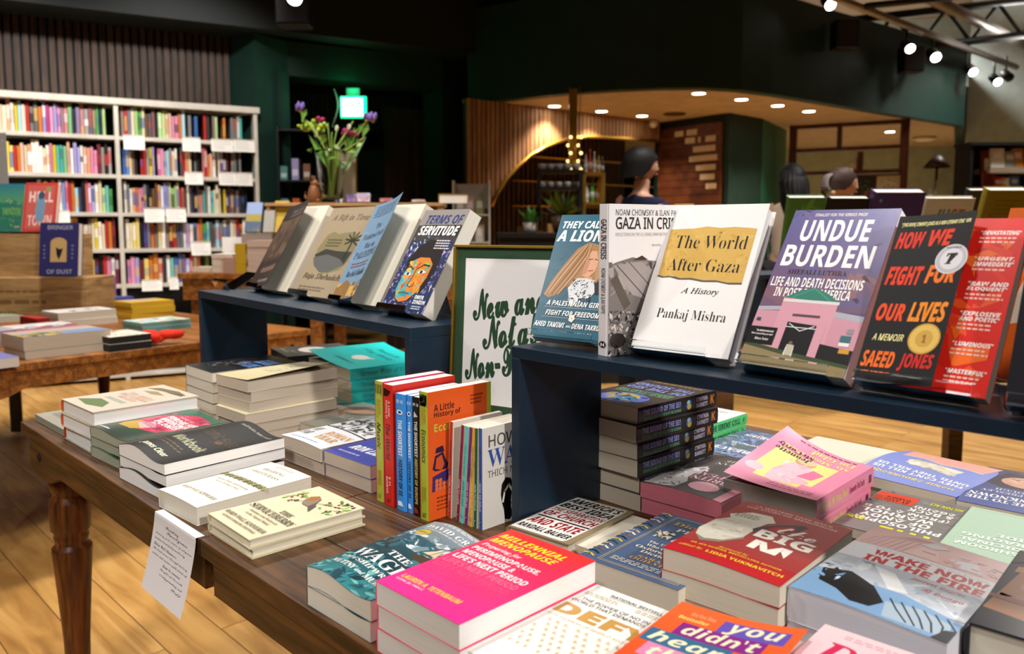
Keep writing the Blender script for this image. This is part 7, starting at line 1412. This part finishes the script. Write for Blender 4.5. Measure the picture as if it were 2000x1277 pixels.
# brown frame divider with pictures
a, b = P2(1537, 9.6), P2(1764, 9.0); d = (b - a).normalized(); w = (b - a).length; root = thing('room_divider', 'open brown timber frame divider at the edge of the cafe', 'divider', frame(a, d, V((-d.y, d.x, 0)), V((0, 0, 1))))
fm = 9.3; Z = lambda py: zat(py, fm)
for x, z0, z1, t in ((0, 0, 2.435, .08), (w - .07, 0, 2.435, .09), (w * .42, Z(292), 2.40, .05), (w * .6, Z(338), Z(298), .06), (w * .3, 0, Z(345), .05)): MB().box((x, -.04, z0), (x + t, .04, z1)).build('post', 'dark_frame_wood', root)
for z, t in ((2.40, .035), (Z(294), .04), (Z(340), .04), (.7, .04)): MB().box((.081, -.035, z), (w - .0705, .035, z + t)).build('rail', 'dark_frame_wood', root)
for x0, x1, c, lb in ((.6, .75, '#2a2a1e', 'dark picture leaning on the brown divider'), (.77, .96, '#b8ac8c', 'cream framed print with a red and green figure on the brown divider')):
    rt = thing('framed_picture', lb, 'picture', frame(a, d, V((-d.y, d.x, 0)), V((0, 0, 1)))); z0 = Z(392); z1 = Z(346)
    m = MB(); m.box((w * x0, -.06, z0), (w * x1, -.045, z1), c); rr = frame((w * x0, -.0603, z0), (1, 0, 0), (0, 0, 1), (0, -1, 0))
    paint(m, [('n', .2, .15, .8, .85, [c, mix(c, '#b04830', .7), mix(c, '#4a7a50', .6)], 24, 3, .12)], w * (x1 - x0), z1 - z0, rr); m.build('print', 'printed_matte', rt)
    f = MB(); [f.box(*q, '#8a7a5a') for q in (((w * x0 - .02, -.065, z0 - .02), (w * x0, -.04, z1 + .02)), ((w * x1, -.065, z0 - .02), (w * x1 + .02, -.04, z1 + .02)), ((w * x0, -.065, z1), (w * x1, -.04, z1 + .02)), ((w * x0, -.065, z0 - .02), (w * x1, -.04, z0)))]; f.build('frame', 'dark_frame_wood', rt)
for i, (x, h, c) in enumerate(((.55, .1, '#c8c4b8'), (.58, .13, '#b8b4a4'), (.635, .19, '#d8d8d0'), (.66, .08, '#c8c0b4'))):
    m = MB(); m.lathe([(.02, 0), (.03, h * .4), (.018, h * .8), (.022, h)], 12, c); o = m.build('small_vase', 'plastic'); q = frame(a, d, V((-d.y, d.x, 0)), V((0, 0, 1))) @ V((w * x, 0, Z(340) + .0405)); o.location = q; tag(o, '%s on the middle rail of the brown divider' % ['short cream jar', 'medium stone jar', 'tall white vase', 'low beige jar'][i], 'vase')
# gift display with glass domes and the dark lampshade
a = P2(1772, 8.0); b = P2(1868, 8.0); w = (b - a).length; root = thing('gift_table', 'grey display counter with glass ornaments at the edge of the cafe', 'counter', face(a)); MB().box((0, 0, 0), (w, .5, 1.33)).build('body', 'steel_duct', root); MB().box((-.02, -.02, 1.33), (w + .02, .52, 1.36)).build('worktop', 'steel_duct', root)
r = random.Random(12)
for i in range(7):
    m = MB(); h = r.uniform(.14, .3); q = a + RIGHT * (.04 + i * (w - .08) / 6) + FWD * r.uniform(.06, .3); m.lathe([(.04, 0), (.045, h * .5), (.03, h * .85), (.008, h), (.02, h + .01), (.002, h + .03)], 16, '#e8f0f0'); o = m.build('glass_dome', 'vase_glass'); o.location = (q.x, q.y, 1.3608); tag(o, '%s glass dome along the grey gift counter' % ORD[i].replace('topmost', 'first'), 'glass dome', 'glass domes on the gift counter')
root = thing('table_lamp', 'lamp with a dark brown cone shade rising behind the glass domes', 'lamp', M.Translation(at(1824, 8.3, 1.3608))); z0, z1 = zat(327, 8.3) - 1.3608, zat(303, 8.3) - 1.3608; m = MB(); m.lathe([(.13, z0), (.03, z1), (.026, z1), (.125, z0)], 20, '#2c1a12'); m.build('lamp_shade', 'paint', root); m = MB(); m.lathe([(.06, 0), (.06, .015), (.012, .03), (.012, z1 - .01)], 14, '#3a2a1c'); m.build('base', 'metal', root)
p = G(1806, 268, 2.44); m = MB(); m.lathe([(.13, 0), (.15, -.02), (.09, -.05), (.002, -.06)][::-1], 20, '#d8d4cc'); o = m.build('dome_light', 'plastic'); o.location = (p.x, p.y, 2.441); tag(o, 'pale unlit dome light on the ceiling past the brown divider', 'ceiling light')
# dark bookcase at the frame edge
a = P2(1888, 8.4); w = 1.2; root = thing('bookcase', 'dark bookcase with face-out books at the frame edge, before the grey wall', 'bookcase', face(a)); zt = zat(283, 8.4)
for q, nm_ in ((((0, 0, 0), (.03, .3, zt)), 'side_panel'), (((w - .03, 0, 0), (w, .3, zt)), 'side_panel'), (((.0305, .28, 0), (w - .0305, .3, zt)), 'back_panel'), (((-.01, -.01, zt), (w + .01, .31, zt + .03)), 'top_board')): MB().box(*q).build(nm_, 'shelf_back', root)
for py, m_ in ((327, 'shelf_white'), (372, 'shelf_white'), (420, 'shelf_white')): z = zat(py, 8.4); MB().box((.2 if py < 400 else .0305, -.02, z - .055), (w - .0305, .279, z)).build('shelf', m_, root)
for i, (px, py, wd, h, c, lb) in enumerate(((1918, 372, .16, .42, '#6a2a22', 'tall dark red box at the inner end of the dark bookcase'), (1936, 327, .14, .2, '#d8d0c4', 'white book on the upper shelf of the dark bookcase'), (1962, 327, .12, .17, '#8a8a7a', 'grey book on the upper shelf of the dark bookcase'), (1979, 327, .11, .2, '#b8742c', 'orange book on the upper shelf of the dark bookcase'), (1940, 372, .13, .14, '#b83a38', 'red book on the lower shelf of the dark bookcase'), (1957, 372, .08, .13, '#e0dcd4', 'white book on the lower shelf of the dark bookcase'), (1973, 372, .1, .15, '#4a6aa8', 'blue book on the lower shelf of the dark bookcase'))):
    q = D(px, py, 8.42); m = MB(); m.box((0, 0, 0), (wd, .03, h), c); m.box((.002, .003, .002), (wd - .001, .027, h + .001), '#d8d0c0'); m.box((wd * .2, -.0006, h * .5), (wd * .8, -.0001, h * .8), mix(c, '#ffffff', .5)); o = m.build('display_book', 'printed_matte'); zz_ = zat(372 if py == 372 else 327, 8.4) + .0008; o.matrix_world = face(V((q.x, q.y, zz_))) @ M.Rotation(RAD(-8), 4, 'X'); tag(o, lb, 'book', 'books on the dark bookcase')
# ------------------------------------------------------------------ lamps, world, camera
def spot(loc, target, power, size=60, r=.05, col='#fff9f3', blend=.6):
    l = bpy.data.lights.new('unseen_spot', 'SPOT'); l.energy = power; l.spot_size = RAD(size); l.spot_blend = blend; l.shadow_soft_size = r; l.color = hx(col)
    o = bpy.data.objects.new('unseen_spot', l); COL.objects.link(o); o.location = loc
    o.rotation_euler = (V(target) - V(loc)).to_track_quat('-Z', 'Y').to_euler(); return o
def area(loc, target, power, sx, sy, col='#fff9f3'):
    l = bpy.data.lights.new('area_lamp', 'AREA'); l.energy = power; l.shape = 'RECTANGLE'; l.size = sx; l.size_y = sy; l.color = hx(col)
    o = bpy.data.objects.new('area_lamp', l); COL.objects.link(o); o.location = loc
    o.rotation_euler = (V(target) - V(loc)).to_track_quat('-Z', 'Y').to_euler(); return o
spot((3.0, .3, 2.8), (-.6, .9, .85), 500, 50, .1)
spot((1.0, -2.0, 3.4), (-.7, .9, .8), 170, 48, .1)
spot((-3.4, -1.5, 3.4), (-1.6, .9, .8), 130, 50, .1)
spot((-.52, 4.9, 2.85), (-.7, 1.3, .8), 190, 50, .1)  # unseen lamp added for the glare on the bubblegum pink cover
spot((.2, -1.6, 3.5), (-2.0, .9, .9), 170, 40, .1)
for s_ in (-1.6, -.2, 1.2):
    q_ = SH0 + SD * s_ * 1.1 - SN * 1.9; spot((q_.x, q_.y, 3.55), SH0 + SD * s_ + V((0, 0, 1.4)), 280, 80, .1)
for px_, f_, e_ in ((120, 3.4, 280), (250, 1.2, 200), (560, 4.2, 220), (1500, 4.6, 400), (1900, 5.4, 400), (1750, 3.2, 150)):
    q_ = P2(px_, f_); spot((q_.x, q_.y, 3.55), (q_.x, q_.y, 0), e_, 110, .15)
q_ = P2(2020, 9.4); spot((q_.x, q_.y, 3.35), (q_.x, q_.y - .2, 4.3), 160, 165, .3); q_ = P2(1600, 11.0); spot((q_.x, q_.y, 2.4), (q_.x, q_.y, 0), 220, 130, .1, '#f4f6f0'); q_ = P2(1720, 11.2); spot((q_.x, q_.y, 4.1), (q_.x, q_.y, 0), 700, 150, .3); q_ = P2(2050, 8.2); spot((q_.x, q_.y, 3.9), (q_.x, q_.y + .1, 1.2), 420, 120, .2)  # added, unseen: upward spot brightening the roof deck, then fill for far grey walls
w = bpy.data.worlds.new('room_ambient'); SC.world = w; w.use_nodes = True
w.node_tree.nodes['Background'].inputs[0].default_value = (1, .93, .85, 1); w.node_tree.nodes['Background'].inputs[1].default_value = .12
cd = bpy.data.cameras.new('camera'); co = bpy.data.objects.new('camera', cd); COL.objects.link(co)
cd.sensor_width = 36; cd.lens = FPX / 2000 * 36; cd.shift_y = (CY - 638.5) / 2000; cd.clip_start = .02; cd.clip_end = 60
cm = M.Identity(4)
for i in range(3):
    cm[i][0] = RC[i][0]; cm[i][1] = RC[i][2]; cm[i][2] = -RC[i][1]; cm[i][3] = CAM[i]
co.matrix_world = cm
cd.dof.use_dof = True; cd.dof.focus_distance = 1.3; cd.dof.aperture_fstop = 5.0
SC.camera = co
vs_ = SC.view_settings; vs_.view_transform = 'Standard'; vs_.look = 'None'; vs_.exposure = 0; vs_.gamma = 1; vs_.use_curve_mapping = False
bpy.context.view_layer.update()
